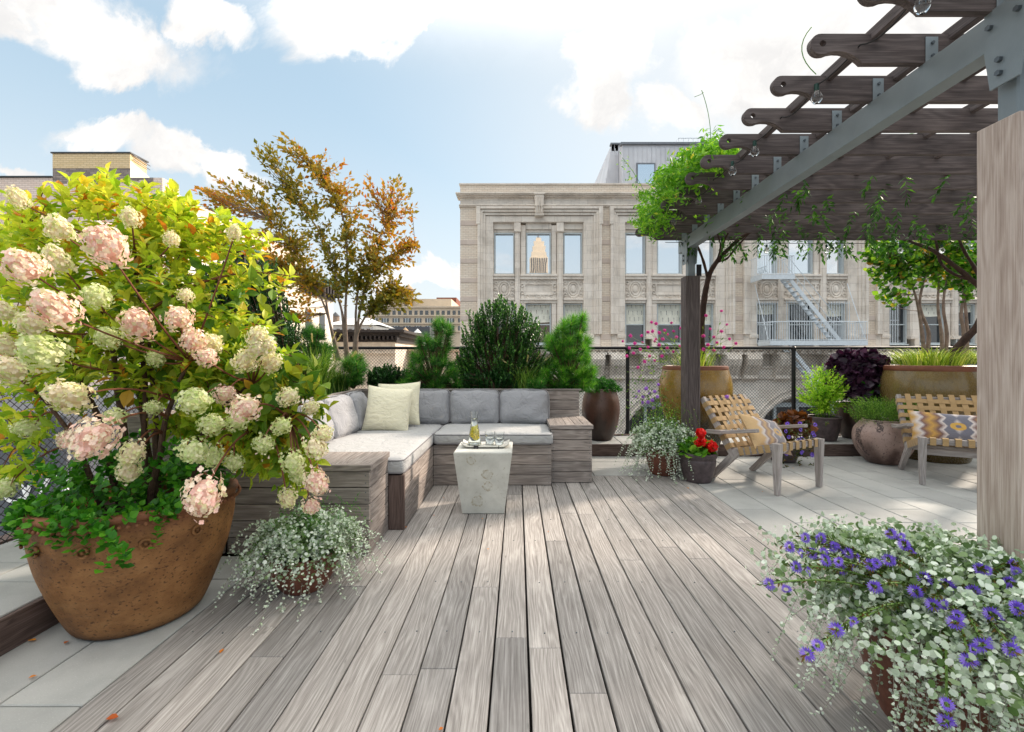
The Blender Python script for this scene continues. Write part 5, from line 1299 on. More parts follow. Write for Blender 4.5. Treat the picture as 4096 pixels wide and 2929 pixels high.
make_chair('lounge_chair', .68, (2.304, 4.83, 0.003), R(206.1), 'low silvered teak lounge chair with tan woven webbing beside the red geranium', 6)
make_chair('garden_settee', 1.32, (4.83, 4.745, 0.003), R(152.6), 'wide silvered teak settee with tan woven webbing, partly hidden by the post', 13)
pillow('throw_pillow', (2.44, 4.45, .485), (R(-36), R(12), R(26)), .56, .38, .15, 'patterned brown, mustard and grey pillow on the single lounge chair', 'ikat', 'patterned woven pillows', 5)
pillow('throw_pillow', (4.47, 4.585, .515), (R(-30), R(2), R(-27)), .78, .34, .13, 'long patterned pillow with mustard medallion on the settee', 'ikat2', 'patterned woven pillows', 9)

# ------------------------------------------------------------------ pots
def soft_prof(pts_, n=5):
    out_ = []
    for i in range(len(pts_)-1):
        p0 = pts_[max(i-1, 0)]; p1 = pts_[i]; p2 = pts_[i+1]; p3 = pts_[min(i+2, len(pts_)-1)]
        for k in range(n):
            t = k/n; out_.append(tuple(.5*((2*p1[q])+(-p0[q]+p2[q])*t+(2*p0[q]-5*p1[q]+4*p2[q]-p3[q])*t*t+(-p0[q]+3*p1[q]-3*p2[q]+p3[q])*t**3) for q in (0, 1)))
    out_.append(pts_[-1]); return out_
def pot(parent, c, prof, mat, rim=None, wall=.025, soil=.05, rimmat=None, wob=.0, n=56, sy=1.0):
    p = soft_prof(prof); H = prof[-1][1]; rt = prof[-1][0]
    m = MB(); m.lathe([(.001, prof[0][1])]+p+[(rt-wall, H-.002), (rt-wall-.005, H-soil-.03), (.001, H-soil-.03)], c, n, wob=wob, sy=sy)
    b = m.build('pot', [M[mat]], parent, smooth='auto')
    if rim:
        m = MB(); k = 14; ro, rh = rim; P = [(rt-wall*.4+ro*math.cos(2*math.pi*i/k), H+rh*.2+rh*math.sin(2*math.pi*i/k)) for i in range(k)]
        V = []
        for (r_, z_) in P:
            for j in range(n): a = 2*math.pi*j/n; V.append((c[0]+r_*math.cos(a), c[1]+r_*math.sin(a)*sy, c[2]+z_))
        m.add(V, [(i*n+j, i*n+(j+1) % n, ((i+1) % k)*n+(j+1) % n, ((i+1) % k)*n+j) for i in range(k) for j in range(n)]); m.build('rim', [M[rimmat or mat]], b, smooth=True)
    m = MB(); m.lathe([(rt-wall-.004, H-soil-.005), (rt*.5, H-soil+.012), (.001, H-soil+.02)], c, 24, wob=.01, sy=sy); m.build('soil', [M['soil']], parent)
    return b
# ------------------------------------------------------------------ plants
def head(n, conic, seed):
    """hydrangea flower head, unit radius: florets on a rounded cone"""
    r_ = np.random.default_rng(seed); m = MB()
    k = np.arange(n)+.5; ph = np.arccos(1-1.75*k/n); th = k*2.39996+r_.random(n)*.5
    d = np.stack([np.sin(ph)*np.cos(th), np.sin(ph)*np.sin(th), np.cos(ph)], 1)
    lump = (1.06-.22*np.maximum(0, d[:, 2]))*(1+.17*np.sin(d[:, 0]*5+seed)*np.sin(d[:, 1]*4.3+seed*2)+.09*np.sin(d[:, 2]*8+seed))
    p = d*((0.80+.24*r_.random(n))*lump)[:, None]; p[:, 2] *= conic; 
    nn = _nrm(d+r_.normal(size=(n, 3))*.42); D = np.cross(nn, r_.normal(size=(n, 3)))
    m.inst(FLORET, p, D, nn, .185+.08*r_.random(n), 0, r_.random(n))
    c = MB(); m.ball((0, 0, .02), .70, 10, 0, .1, sz=conic); return m
def hyd_head_mesh(i, mat):
    m = head(200, 1.22, i); o = m.build('flower_head', [mat], None, origin=(0, 0, 0)); me = o.data; bpy.data.objects.remove(o); return me
HM = {k: [hyd_head_mesh(i, M[k]) for i in range(3)] for k in ('fl_pink', 'fl_cream', 'fl_green')}

HX, HY = -1.83, 2.20
HY_ = thing('hydrangea_in_pot', (HX, HY, 0), 'huge hydrangea with pink and cream flower heads in a rust-brown stoneware pot', 'potted plant')
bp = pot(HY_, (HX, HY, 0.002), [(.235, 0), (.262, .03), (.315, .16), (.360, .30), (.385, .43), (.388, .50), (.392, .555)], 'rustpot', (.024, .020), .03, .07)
m = MB(); 
for i in range(90):
    a = i*2*math.pi/90; m.ball((HX+.408*math.cos(a), HY+.408*math.sin(a), .533), .0095, 6, 0, .4)
m.build('rim_beading', [M['rustpot']], bp, smooth=True)
for a in (-78, -48, -108, -135, -20):
    a = R(a); m = MB(); u = Vector((math.cos(a), math.sin(a), 0)); c = Vector((HX, HY, .445))+u*.390
    v = Vector((-u.y, u.x, 0)); m.tube([c+v*.020*math.cos(t_)+Vector((0, 0, .020*math.sin(t_)))+u*.003 for t_ in [i*.5 for i in range(13)]], .0065, 6, caps=False); m.ball(tuple(c), .008, 8); m.build('boss', [M['rustpot']], bp, smooth=True)

heads = [(235, 545, 54, 'p'), (290, 483, 21, 'c'), (130, 508, 30, 'c'), (40, 440, 22, 'c'), (55, 592, 48, 'p'), (128, 577, 28, 'c'), (215, 657, 31, 'g'), (122, 686, 50, 'p'), (70, 722, 34, 'c'),
 (305, 720, 36, 'p'), (398, 706, 32, 'p'), (430, 757, 28, 'p'), (458, 792, 25, 'p'), (97, 782, 48, 'g'), (25, 822, 44, 'c'), (152, 880, 47, 'c'), (240, 748, 29, 'g'), (572, 748, 25, 'c'), (592, 765, 22, 'c'),
 (545, 800, 28, 'c'), (432, 890, 42, 'g'), (500, 876, 25, 'p'), (545, 905, 35, 'p'), (470, 942, 30, 'g'), (570, 775, 26, 'c'), (640, 880, 25, 'c'), (602, 805, 25, 'c'), (650, 1025, 29, 'g'), (292, 1006, 27, 'c'),
 (286, 1046, 27, 'c'), (208, 972, 54, 'p'), (152, 975, 24, 'p'), (453, 1098, 50, 'p'), (430, 1000, 33, 'g'), (472, 1012, 24, 'g'), (520, 1025, 22, 'g'), (700, 992, 27, 'c'), (717, 962, 23, 'c'), (703, 1070, 28, 'p'),
 (690, 1122, 21, 'p'), (638, 1105, 21, 'c'), (662, 1055, 20, 'g'), (345, 795, 20, 'g'), (525, 935, 26, 'g'), (10, 690, 24, 'c'), (8, 765, 28, 'c'), (470, 762, 25, 'c'), (690, 905, 19, 'c'), (380, 530, 18, 'c'),
 (520, 516, 16, 'c'), (255, 925, 24, 'g'), (60, 950, 22, 'g'), (10, 1085, 26, 'g'), (340, 905, 20, 'g'), (412, 655, 18, 'c'), (625, 945, 22, 'g'), (585, 985, 24, 'g')]
CTR = np.array([HX, HY, 1.25])
hp = []; hd = []; hr = []
for i, (px, py, r_, k) in enumerate(heads):
    Yd = 1.62+(54-r_)/54*.62+.05*math.sin(i*5.1)
    if px > 560: Yd = max(Yd, 1.95)+.05*math.sin(i)
    p = Vector(at(px, py, Yd)); rad = r_/1003.6*Yd*(.84 if r_ < 38 else .74)
    me = HM[{'p': 'fl_pink', 'c': 'fl_cream', 'g': 'fl_green'}[k]][i % 3]
    o = bpy.data.objects.new('flower_head', me); COL.objects.link(o); o.parent = HY_; o.location = p-Vector((HX, HY, 0)); o.scale = (rad, rad*.95, rad*(1.18+.22*math.sin(i*3)))
    ax = (p-Vector(CTR)).normalized()*.55+Vector((0, -.35, .45)); 
    if py > 960: ax = ax+Vector((0, 0, -.6))
    o.rotation_euler = ax.to_track_quat('Z', 'Y').to_euler(); hp.append(p); hd.append(ax.normalized()); hr.append(rad)
    tag(o, {'p': 'pink and white flower head', 'c': 'creamy white flower head', 'g': 'pale green flower head'}[k])
# clusters of leafy shoots: (px, py, rx, ry, Ymin, Ymax, how many)
cl = [(215, 530, 170, 80, 2.0, 2.7, 84), (60, 540, 95, 100, 1.9, 2.6, 60), (350, 500, 85, 50, 2.1, 2.7, 60), (420, 540, 70, 30, 2.2, 2.6, 22), (110, 700, 140, 110, 1.85, 2.7, 90), (320, 660, 140, 90, 1.9, 2.7, 80),
      (440, 720, 60, 40, 2.1, 2.4, 24), (490, 800, 100, 70, 2.05, 2.5, 70), (570, 860, 75, 80, 2.1, 2.5, 60), (360, 800, 130, 70, 1.95, 2.6, 56), (120, 830, 140, 70, 1.8, 2.5, 44), (620, 930, 42, 60, 2.1, 2.35, 26),
      (560, 950, 90, 60, 2.0, 2.4, 50), (680, 1000, 34, 50, 2.1, 2.3, 16), (665, 1060, 32, 36, 2.1, 2.3, 10), (40, 950, 60, 50, 1.8, 2.3, 14), (440, 930, 70, 40, 2.0, 2.4, 24), (570, 1020, 60, 40, 2.05, 2.3, 20), (15, 1050, 30, 30, 1.8, 2.1, 6), (230, 425, 60, 25, 2.2, 2.5, 16), (370, 450, 50, 20, 2.2, 2.5, 10), (470, 510, 60, 20, 2.2, 2.5, 10)]
T = []; 
for (px, py, rx, ry, y0, y1, n) in cl:
    for _ in range(int(n*1.35)):
        a = rng.random()*6.283; q = math.sqrt(rng.random()); T.append(at(px+rx*q*math.cos(a), py+ry*q*math.sin(a), y0+.12+(y1-y0)*rng.random()))
for (x0_, y0_, x1_, y1_, n) in ((150, 480, 120, 425, 4), (220, 470, 255, 392, 5), (290, 470, 320, 405, 5), (340, 480, 385, 418, 5), (60, 500, 30, 415, 5), (400, 500, 425, 450, 4), (110, 480, 85, 440, 3), (440, 540, 520, 492, 6), (480, 570, 600, 545, 8), (640, 860, 700, 850, 4), (580, 780, 650, 800, 5), (330, 640, 640, 612, 18), (480, 700, 600, 720, 8), (420, 520, 560, 510, 12), (180, 470, 190, 402, 6)):
    for i in range(n): t_ = (i+1)/n; q = at(x0_+(x1_-x0_)*t_, y0_+(y1_-y0_)*t_-30*math.sin(t_*3.14)*.6, 2.25); T.append((q[0], q[1]+.03*rng.normal(), q[2]+.02*rng.normal()))
T = np.array(T); A = _nrm(T-(CTR-np.array([0, 0, .35])))+np.array([0, -.15, .35])+rng.normal(size=T.shape)*.30; low_ = T[:, 2] < 1.0; A[low_, 2] -= .5
m = MB(); P, D, N = twig_leaves(T, A, .13, 8, 68, t0=.1, jit=.3); N[:, 2] += .5
sz = .046+.036*rng.random(len(P)); hue = np.clip(.48+.18*rng.normal(size=len(P))+.14*(P[:, 2]-1.35)-.0*P[:, 0], 0, 1)
hue[rng.random(len(P)) < .03] = .98
keep = np.ones(len(P), bool); PC = P+D*.04
for p_, d_, r_ in zip(hp, hd, hr):
    v = PC-np.array(p_); s_ = v@np.array(d_); pr = np.linalg.norm(v-s_[:, None]*np.array(d_), axis=1)
    keep &= ~((np.linalg.norm(v, axis=1) < r_*1.1) | ((s_ > 0) & (s_ < .45) & (pr < r_*.95)))
    cv = np.array([0, 0, 1.225])-np.array(p_); cv /= np.linalg.norm(cv); s_ = v@cv; pr = np.linalg.norm(v-s_[:, None]*cv, axis=1); keep &= ~((s_ > 0) & (s_ < .22) & (pr < r_*.8))
P, D, N, sz, hue = P[keep], D[keep], N[keep], sz[keep], hue[keep]
m.inst(T_leaf(.25, .09, .22), P, D, N, sz, 0, hue, .9+.25*rng.random(len(P)))
m.build('foliage', [M['hyd']], HY_)
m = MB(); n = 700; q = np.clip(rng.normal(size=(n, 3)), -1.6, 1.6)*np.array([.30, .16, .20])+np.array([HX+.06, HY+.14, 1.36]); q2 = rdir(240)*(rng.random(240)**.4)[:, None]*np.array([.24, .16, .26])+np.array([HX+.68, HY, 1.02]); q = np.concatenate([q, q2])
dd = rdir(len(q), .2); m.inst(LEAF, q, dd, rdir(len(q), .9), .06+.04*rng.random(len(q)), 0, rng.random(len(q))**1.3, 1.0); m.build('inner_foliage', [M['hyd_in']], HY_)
# branches
m = MB(); nodes = []
mains = [(-.05, -.02, (240, 700), 2.15, .021), (.05, .04, (330, 760), 2.3, .018), (.08, -.04, (420, 800), 2.15, .017), (-.12, .03, (100, 720), 2.2, .017), (.14, .02, (560, 850), 2.2, .015), (-.03, .10, (200, 560), 2.5, .016), (.02, .0, (300, 560), 2.3, .015), (.16, -.04, (640, 930), 2.2, .013), (-.14, -.05, (60, 850), 2.0, .014)]
for (dx, dy, (px, py), yy, r0) in mains:
    a = Vector((HX+dx, HY+dy, .49)); b = Vector(at(px, py, yy)); P_ = bez(a, b, ((b.x-a.x)*-.25, 0, .12), 9)
    P_ = [p+Vector((rr.uniform(-.008, .008), rr.uniform(-.008, .008), 0)) if 0 < i < 9 else p for i, p in enumerate(P_)]
    m.tube(P_, [r0*(1-.6*i/9) for i in range(10)], 8); nodes += P_[4:]
m.build('trunk', [M['bark']], HY_, smooth='auto')
m = MB()
def near(p): return min(nodes, key=lambda q: (q-p).length+.25*max(0, q.z-p.z))
extra = []
for p, d in zip(hp, hd):
    q = near(p); e = p-d*.02; pts_ = bez(q, e, (0, 0, .09 if p.z < 1.1 else -.03), 7); m.tube(pts_, [.0065, .0055, .005, .0045, .004, .0038, .0035, .003], 5); extra += pts_[3:6]
nodes += extra
order = sorted(range(len(T)), key=lambda i: float(np.linalg.norm(T[i]-np.array([HX, HY, .95])))); NN = np.array([tuple(v) for v in nodes]); NN = np.concatenate([NN, np.zeros((len(T), 3))]); cnt = len(nodes)
for i in order:
    dd_ = np.linalg.norm(NN[:cnt]-T[i], axis=1)+.2*np.maximum(0, NN[:cnt, 2]-T[i][2]); j = int(dd_.argmin()); p = Vector(T[i]); q = Vector(NN[j]); m.tube(bez(q, p, (0, 0, .012), 3), [.0026, .0022, .0018, .0012], 4, caps=False); NN[cnt] = T[i]; cnt += 1
P_ = bez(at(330, 690, 2.25), at(640, 612, 2.25), (0, 0, .16), 10); m.tube(P_, [.0085-.0006*i for i in range(11)], 6)
m.build('twig', [M['twig']], HY_, smooth='auto')
# underplanting that fills the pot and trails over its lip
n = 150; a = rng.random(n)*6.283; r_ = np.sqrt(rng.random(n))*.40; T = np.stack([HX+r_*np.cos(a), HY+r_*np.sin(a), .60+.26*rng.random(n)**1.6], 1)
T2 = []; 
for k in range(26):
    a0 = R(rng.uniform(-165, -30)); ln = rng.uniform(.02, .10)
    for j in range(3): T2.append((HX+(.38+.05*j/2)*math.cos(a0), HY+(.38+.05*j/2)*math.sin(a0), .60-ln*j*.35))
for j in range(7): T2.append((HX+.12+.03*j, HY-.41-.004*j, .60-.02*j))
T = np.concatenate([T, np.array(T2)]); A = np.stack([T[:, 0]-HX, T[:, 1]-HY, np.full(len(T), .35)], 1)+rng.normal(size=T.shape)*.2
P, D, N = twig_leaves(T, A, .12, 12, 70); N[:, 2] += .6
m = MB(); m.inst(LEAFW, P, D, N, .024+.018*rng.random(len(P)), 0, None, 1.1)
m.build('underplanting', [M['mint']], HY_)

# ---- silver trailing plants
def silver(parent, c, rr_, zr, n, reach, rise, drop, m_leaf, size, floor, az=(0, 360), inner=True, frontbias=0):
    az_ = np.radians(rng.uniform(az[0], az[1], n)); rc = rng.random(n)*.95; L = reach*(.45+.6*rng.random(n)); up = rise*(.3+.9*rng.random(n)); dn = drop*(.4+.9*rng.random(n)); x0_ = c[0]; y0_ = c[1]
    ts = np.linspace(0, 1, 14); m = MB(); st = MB(); P = []; D = []; S = []
    curl = rng.normal(size=n)*.5
    C = []
    for t_ in ts:
        a = az_+curl*t_*.5; r = rr_*rc+L*t_
        z = zr+up*(1-(1-np.minimum(t_*1.9, 1))**2)-dn*np.maximum(0, t_-.25)**1.5*1.6
        p = np.stack([x0_+r*np.cos(a), y0_+r*np.sin(a), np.maximum(z, floor+.012+.02*rng.random(n))], 1); C.append(p+np.stack([np.sin(t_*9+rc*40), np.cos(t_*8+rc*31), 0*rc], 1)*.010*(t_ > .2))
    C = np.stack(C, 1)
    for k in range(0, n, 1): st.tube([tuple(q) for q in C[k][::2]], .0009, 3, caps=False)
    for j in range(m_leaf):
        t_ = (j+.5)/m_leaf*13; i = int(t_); f = t_-i; p = C[:, i]*(1-f)+C[:, i+1]*f; d = _nrm(C[:, i+1]-C[:, i]+1e-6)
        for s_ in (1, -1):
            sd = _nrm(np.cross(d, rdir(n, 0))) * s_; dd = _nrm(d*.5+sd+rng.normal(size=(n, 3))*.2); P.append(p+rng.normal(size=(n, 3))*.002); D.append(dd); S.append(size*(1.15-.65*j/m_leaf)*(.7+.5*rng.random(n)))
    P = np.concatenate(P); D = np.concatenate(D); S = np.concatenate(S); N = rdir(len(P), .9); hu = np.clip(.45+.28*rng.normal(size=len(P))+.25*(1-S/size), 0, 1)
    m.inst(ROUND, P, D, N, S, 0, hu, .95); m.build('foliage', [M['silver']], parent); st.build('stem', [M['stemgrey']], parent)
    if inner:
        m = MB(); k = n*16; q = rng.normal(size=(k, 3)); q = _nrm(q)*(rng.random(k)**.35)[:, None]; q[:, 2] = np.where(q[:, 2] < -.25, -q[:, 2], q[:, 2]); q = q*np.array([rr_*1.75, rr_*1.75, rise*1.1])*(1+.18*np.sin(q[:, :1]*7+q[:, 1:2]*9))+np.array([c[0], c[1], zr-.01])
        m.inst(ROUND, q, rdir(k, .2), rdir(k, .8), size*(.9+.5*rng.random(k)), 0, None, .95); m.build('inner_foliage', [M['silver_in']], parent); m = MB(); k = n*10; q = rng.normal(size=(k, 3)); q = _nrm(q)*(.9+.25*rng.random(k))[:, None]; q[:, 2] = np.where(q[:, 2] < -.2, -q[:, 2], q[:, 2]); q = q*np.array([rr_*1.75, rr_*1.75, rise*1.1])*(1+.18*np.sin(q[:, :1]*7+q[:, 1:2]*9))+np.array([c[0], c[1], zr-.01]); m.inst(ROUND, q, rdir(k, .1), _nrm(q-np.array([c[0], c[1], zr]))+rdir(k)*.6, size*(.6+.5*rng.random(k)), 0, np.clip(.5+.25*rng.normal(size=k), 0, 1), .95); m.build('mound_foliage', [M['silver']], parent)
S1 = thing('silver_plant_in_bowl', (-1.15, 2.44, 0), 'silver-leaved trailing plant in a low terracotta bowl before the left armrest box', 'potted plant', 'silver-leaved plants in pots')
pot(S1, (-1.15, 2.44, .003), [(.105, 0), (.12, .02), (.158, .08), (.178, .14), (.18, .185)], 'terracotta', (.013, .012), .018, .03)
silver(S1, (-1.15, 2.44), .15, .20, 110, .32, .17, .30, 34, .020, 0)
m = MB(); T = np.stack([-1.13+rng.normal(size=50)*.10, 2.45+rng.normal(size=50)*.08, .36+.14*rng.random(50)], 1); P, D, N = twig_leaves(T, rdir(50, 1.2), .18, 14, 60); m.inst(LITE, P, D, N, .016, 0, None, .8); m.build('green_foliage', [M['mint']], S1)
S2 = thing('silver_plant_in_pot', (2.215-.46, 4.86, 0), 'silver-leaved trailing plant with green sprigs between the bench and the geranium', 'potted plant', 'silver-leaved plants in pots')
c2 = (1.555, 4.86-.02)
pot(S2, (c2[0], c2[1], .003), [(.12, 0), (.135, .03), (.17, .14), (.18, .24), (.182, .285)], 'terracotta', (.013, .012), .018, .03)
silver(S2, c2, .17, .31, 130, .36, .22, .46, 34, .025, 0)
m = MB(); T = np.stack([c2[0]-.02+rng.normal(size=110)*.14, c2[1]+rng.normal(size=110)*.08, .56+.22*rng.random(110)], 1); P, D, N = twig_leaves(T, rdir(110, 1.6), .28, 16, 50); m.inst(LITE, P, D, N, .020, 0, None, .7); m.build('green_foliage', [M['wist']], S2)
S3 = thing('silver_and_violet_plant_in_pot', (1.44, 1.55, 0), 'big foreground pot of silver foliage and violet fan flowers at lower right', 'potted plant', 'silver-leaved plants in pots')
c3 = (1.45, 1.50)
pot(S3, (c3[0], c3[1], .003), [(.19, 0), (.21, .03), (.25, .16), (.27, .30), (.275, .375)], 'terracotta', (.016, .014), .02, .04)
silver(S3, c3, .28, .43, 300, .36, .13, .34, 48, .0215, 0, inner=True)
silver(S3, (c3[0], c3[1]-.1), .25, .42, 60, .40, .10, .70, 50, .0185, 0, az=(175, 300), inner=False)
sc = [(1800, 1215, 1.45), (1785, 1180, 1.5), (1845, 1200, 1.5), (1705, 1283, 1.35), (1765, 1245, 1.4), (1975, 1170, 1.5), (1930, 1240, 1.4), (1865, 1250, 1.45), (2030, 1300, 1.3), (2100, 1285, 1.35), (2160, 1300, 1.3), (2070, 1330, 1.25), (1790, 1440, 1.15), (1855, 1385, 1.15), (1940, 1290, 1.3),
      (2200, 1350, 1.2), (2240, 1280, 1.35), (2180, 1420, 1.1), (2260, 1340, 1.2), (2150, 1455, 1.08), (1970, 1230, 1.4), (2005, 1195, 1.45), (2250, 1240, 1.4), (1880, 1215, 1.48), (1830, 1230, 1.4), (2120, 1370, 1.15), (2245, 1430, 1.1), (2050, 1270, 1.35), (1820, 1180, 1.5), (1750, 1200, 1.42), (2175, 1250, 1.38), (2100, 1590, 1.05)]
fb = MB(); me = None
sm = MB(); fm_ = MB()
r_ = np.random.default_rng(3); n = 6; aa = np.arange(n)*1.05; P = np.stack([.35*np.cos(aa), .35*np.sin(aa), -.12*np.arange(n)], 1); fm_.inst(FAN, P, np.stack([np.cos(aa), np.sin(aa), .25+0*aa], 1), np.tile([[0, 0, 1.]], (n, 1))+r_.normal(size=(n, 3))*.3, 1.0, 0, r_.random(n), .95)
fo = fm_.build('flower', [M['scaevola']], None, origin=(0, 0, 0)); fme = fo.data; bpy.data.objects.remove(fo)
LP = []; LD = []
for i, (px, py, yy) in enumerate(sc):
    p = Vector(at(px, py+12, yy)); b = Vector((c3[0]+(p.x-c3[0])*.35, c3[1]+(p.y-c3[1])*.3, .47)); P_ = bez(b, p, (0, 0, .05), 10); sm.tube(P_, .0028, 4, caps=False)
    o = bpy.data.objects.new('flower', fme); COL.objects.link(o); o.parent = S3; o.location = p-Vector((1.44, 1.55, 0)); o.scale = (.0160,)*3
    dr = (P_[-1]-P_[-2]).normalized(); o.rotation_euler = (dr+Vector((0, -.5, .3))).to_track_quat('Z', 'Y').to_euler()
    o2 = o.copy(); COL.objects.link(o2); o2.location = P_[-2]+Vector((.012*math.sin(i*3), -.014, .012*math.cos(i)))-Vector((1.44, 1.55, 0)); o2.scale = (.0130,)*3; o2.rotation_euler = (1.1+.5*math.sin(i*2), .4*math.cos(i), i)
    for k in range(1, 11):
        for q in range(9): LP.append(P_[k-1].lerp(P_[k], q/5)); LD.append(dr)
LP = np.array(LP); LD = np.array(LD); az_ = _nrm(np.cross(LD, rdir(len(LD)))); m = MB(); m.inst(LITE, LP, LD*.9+az_, rdir(len(LP), .5), .015+.006*rng.random(len(LP)), 0, None, .8); m.build('leafy_stem', [M['darkgreen']], S3); sm.build('stem', [M['greenstem']], S3)

# ---- geranium
GE = thing('geranium_in_pot', (1.815, 4.555, 0), 'scarlet flowering geranium in a charcoal stoneware pot at the deck edge', 'potted plant')
pot(GE, (1.815, 4.555, .003), [(.118, 0), (.13, .02), (.158, .12), (.172, .20), (.168, .228), (.180, .25), (.183, .275)], 'greypot', (.014, .016), .02, .03)
n = 170; q = rng.normal(size=(n, 3)); q = _nrm(q)*(.5+.5*rng.random(n))[:, None]; q[:, 2] = np.abs(q[:, 2]); P = q*np.array([.19, .17, .13])+np.array([1.805, 4.54, .29]); m = MB()
RD = ([(0, .1, 0)]+[(.5*math.sin(R(a))*(1+.06*math.cos(a*.14)), .5-.5*math.cos(R(a)), .06*(i % 2)) for i, a in enumerate(range(20, 360, 20))], [(0, i, i+1) for i in range(1, 17)])
m.inst(RD, P, _nrm(q+rng.normal(size=(n, 3))*.5), _nrm(q+np.array([0, -.3, .9])), .05+.03*rng.random(n), 0, None, 1.0); m.build('foliage', [M['geran']], GE)
for i, (px, py, r0, l) in enumerate(((1553.8, 960, .040, None), (1556, 980, .045, None), (1577, 990, .058, 'largest scarlet flower ball'), (1548, 984, .028, None))):
    p = Vector(at(px, py, 4.44)); m = MB(); n = 95; d = rdir(n); m.inst(FLORET, np.array(p)+d*r0*(.75+.2*rng.random(n))[:, None], np.cross(d, rdir(n)), d+rng.normal(size=(n, 3))*.5, .031, 0); m.ball(tuple(p), r0*.5, 8); o = m.build('flower_head', [M['red']], GE)
    m = MB(); m.tube(bez((1.815, 4.55, .30), p, (0, 0, .03), 5), .003, 5); m.build('stem', [M['greenstem']], o)
    if l: tag(o, l)

# ---- tall golden pots
G1 = (2.10, 5.36)
GP = thing('gomphrena_in_tall_pot', (G1[0], G1[1], 0), 'magenta ball flowers on wiry stems in a tall golden glazed pot behind the post', 'potted plant')
b = pot(GP, (G1[0], G1[1], .003), [(.20, 0), (.215, .03), (.27, .22), (.35, .52), (.408, .80), (.405, .95), (.372, 1.08), (.352, 1.13)], 'gold', None, .03, .05)
m = MB(); m.lathe([(.354, 1.075), (.366, 1.09), (.368, 1.115), (.362, 1.138), (.340, 1.143), (.325, 1.13), (.323, 1.08)], (G1[0], G1[1], .005), 56); m.build('rim', [M['rim']], b, smooth='auto')
m = MB(); n = 260; az_ = rng.random(n)*6.283; P = np.stack([G1[0]+.26*np.cos(az_)*rng.random(n), G1[1]+.26*np.sin(az_)*rng.random(n), np.full(n, 1.10)], 1); blades(m, P, az_, .16+.16*rng.random(n), 1.0, .008); m.build('leaf_tuft', [M['liriope']], GP)
gom = [(1381, 757), (1396, 772), (1408, 762), (1420, 775), (1437, 770), (1452, 757), (1462, 765), (1470, 752), (1480, 742), (1494, 735), (1500, 748), (1462, 738), (1474, 733), (1489, 716), (1423, 745), (1437, 737), (1447, 735), (1455, 752), (1512, 752), (1440, 790), (1430, 802), (1415, 815), (1452, 800),
       (1405, 783), (1390, 790), (1398, 745), (1425, 760), (1445, 715), (1455, 718), (1510, 728), (1566, 700), (1575, 730), (1560, 745), (1583, 748), (1600, 735), (1612, 720), (1590, 760), (1570, 765), (1605, 770), (1618, 752), (1600, 690), (1560, 775), (1583, 777), (1480, 772), (1493, 780), (1507, 768), (1468, 790), (1632, 762)]
fm_ = MB(); d = rdir(70); fm_.inst(LITE, d*.45, d, rdir(70), .65, 0, None, 1.0); fm_.ball((0, 0, 0), .7, 8, 0, .3); fo = fm_.build('flower', [M['magenta']], None, origin=(0, 0, 0)); gme = fo.data; bpy.data.objects.remove(fo)
fm_ = MB(); d = rdir(70); fm_.inst(LITE, d*.45, d, rdir(70), .65, 0, None, 1.0); fm_.ball((0, 0, 0), .7, 8, 0, .3); fo = fm_.build('flower', [M['lilac']], None, origin=(0, 0, 0)); lme = fo.data; bpy.data.objects.remove(fo)
sm = MB(); lf = MB(); LP = []; LD = []
def balls(lst, me, base, Yf, R0, root, org):
    for i, (px, py) in enumerate(lst):
        p = Vector(at(px, py, Yf+.30*math.sin(i*2.7))); b_ = Vector((base[0]+.22*math.sin(i*1.9), base[1]+.18*math.cos(i*2.3), base[2])); P_ = bez(b_, p, ((p.x-b_.x)*.10, 0, .06), 7); sm.tube(P_, .0018, 3, caps=False)
        o = bpy.data.objects.new('flower', me); COL.objects.link(o); o.parent = root; o.location = p-Vector(org); s_ = R0*(.85+.3*abs(math.sin(i*7))); o.scale = (s_, s_, s_*1.1); o.rotation_euler = (i, i*2, 0)
        for k in (2, 4, 5): LP.append(P_[k]); LD.append((P_[k+1]-P_[k]+Vector((.05*math.sin(i+k), .05*math.cos(i), .02))))
balls(gom, gme, (G1[0], G1[1], 1.10), 5.25, .019, GP, (G1[0], G1[1], 0))
lil = [(1417, 868), (1426, 880), (1433, 862), (1441, 873), (1452, 868), (1410, 880), (1447, 888), (1437, 892), (1425, 893), (1458, 880), (1602, 872), (1612, 880), (1606, 888), (1460, 853), (1450, 905)]
balls(lil, lme, (G1[0]-.32, G1[1]-.30, .55), 5.0, .020, GP, (G1[0], G1[1], 0))
lf.inst(LITE, np.array(LP), np.array(LD), rdir(len(LP), .5), .05, 0, None, .6); n = 240; q = np.array([at(1440, 870, 5.1)])+rng.normal(size=(n, 3))*np.array([.16, .08, .20]); lf.inst(LITE, q, rdir(n, .3), rdir(n, .6), .035, 0, None, 1.0)
sm.build('stem', [M['greenstem']], GP); lf.build('foliage', [M['grass']], GP)

G2 = (5.14, 5.60)
LG = thing('large_golden_pot', (G2[0], G2[1], 0), 'broad speckled golden glazed pot with red rim behind the settee', 'planter')
b = pot(LG, (G2[0], G2[1], .003), [(.33, 0), (.345, .03), (.40, .22), (.47, .52), (.515, .80), (.51, .95), (.48, 1.07), (.465, 1.12)], 'gold2', None, .035, .05)
m = MB(); m.lathe([(.467, 1.065), (.480, 1.08), (.483, 1.11), (.476, 1.138), (.45, 1.145), (.43, 1.13), (.428, 1.08)], (G2[0], G2[1], .005), 56); m.build('rim', [M['rim']], b, smooth='auto')
m = MB(); n = 420; az_ = rng.random(n)*6.283; P = np.stack([G2[0]+.40*np.cos(az_)*rng.random(n), G2[1]+.40*np.sin(az_)*rng.random(n), np.full(n, 1.09)], 1); blades(m, P, az_, .22+.2*rng.random(n), 1.7, .012); m.build('grass_tuft', [M['liriope']], LG)

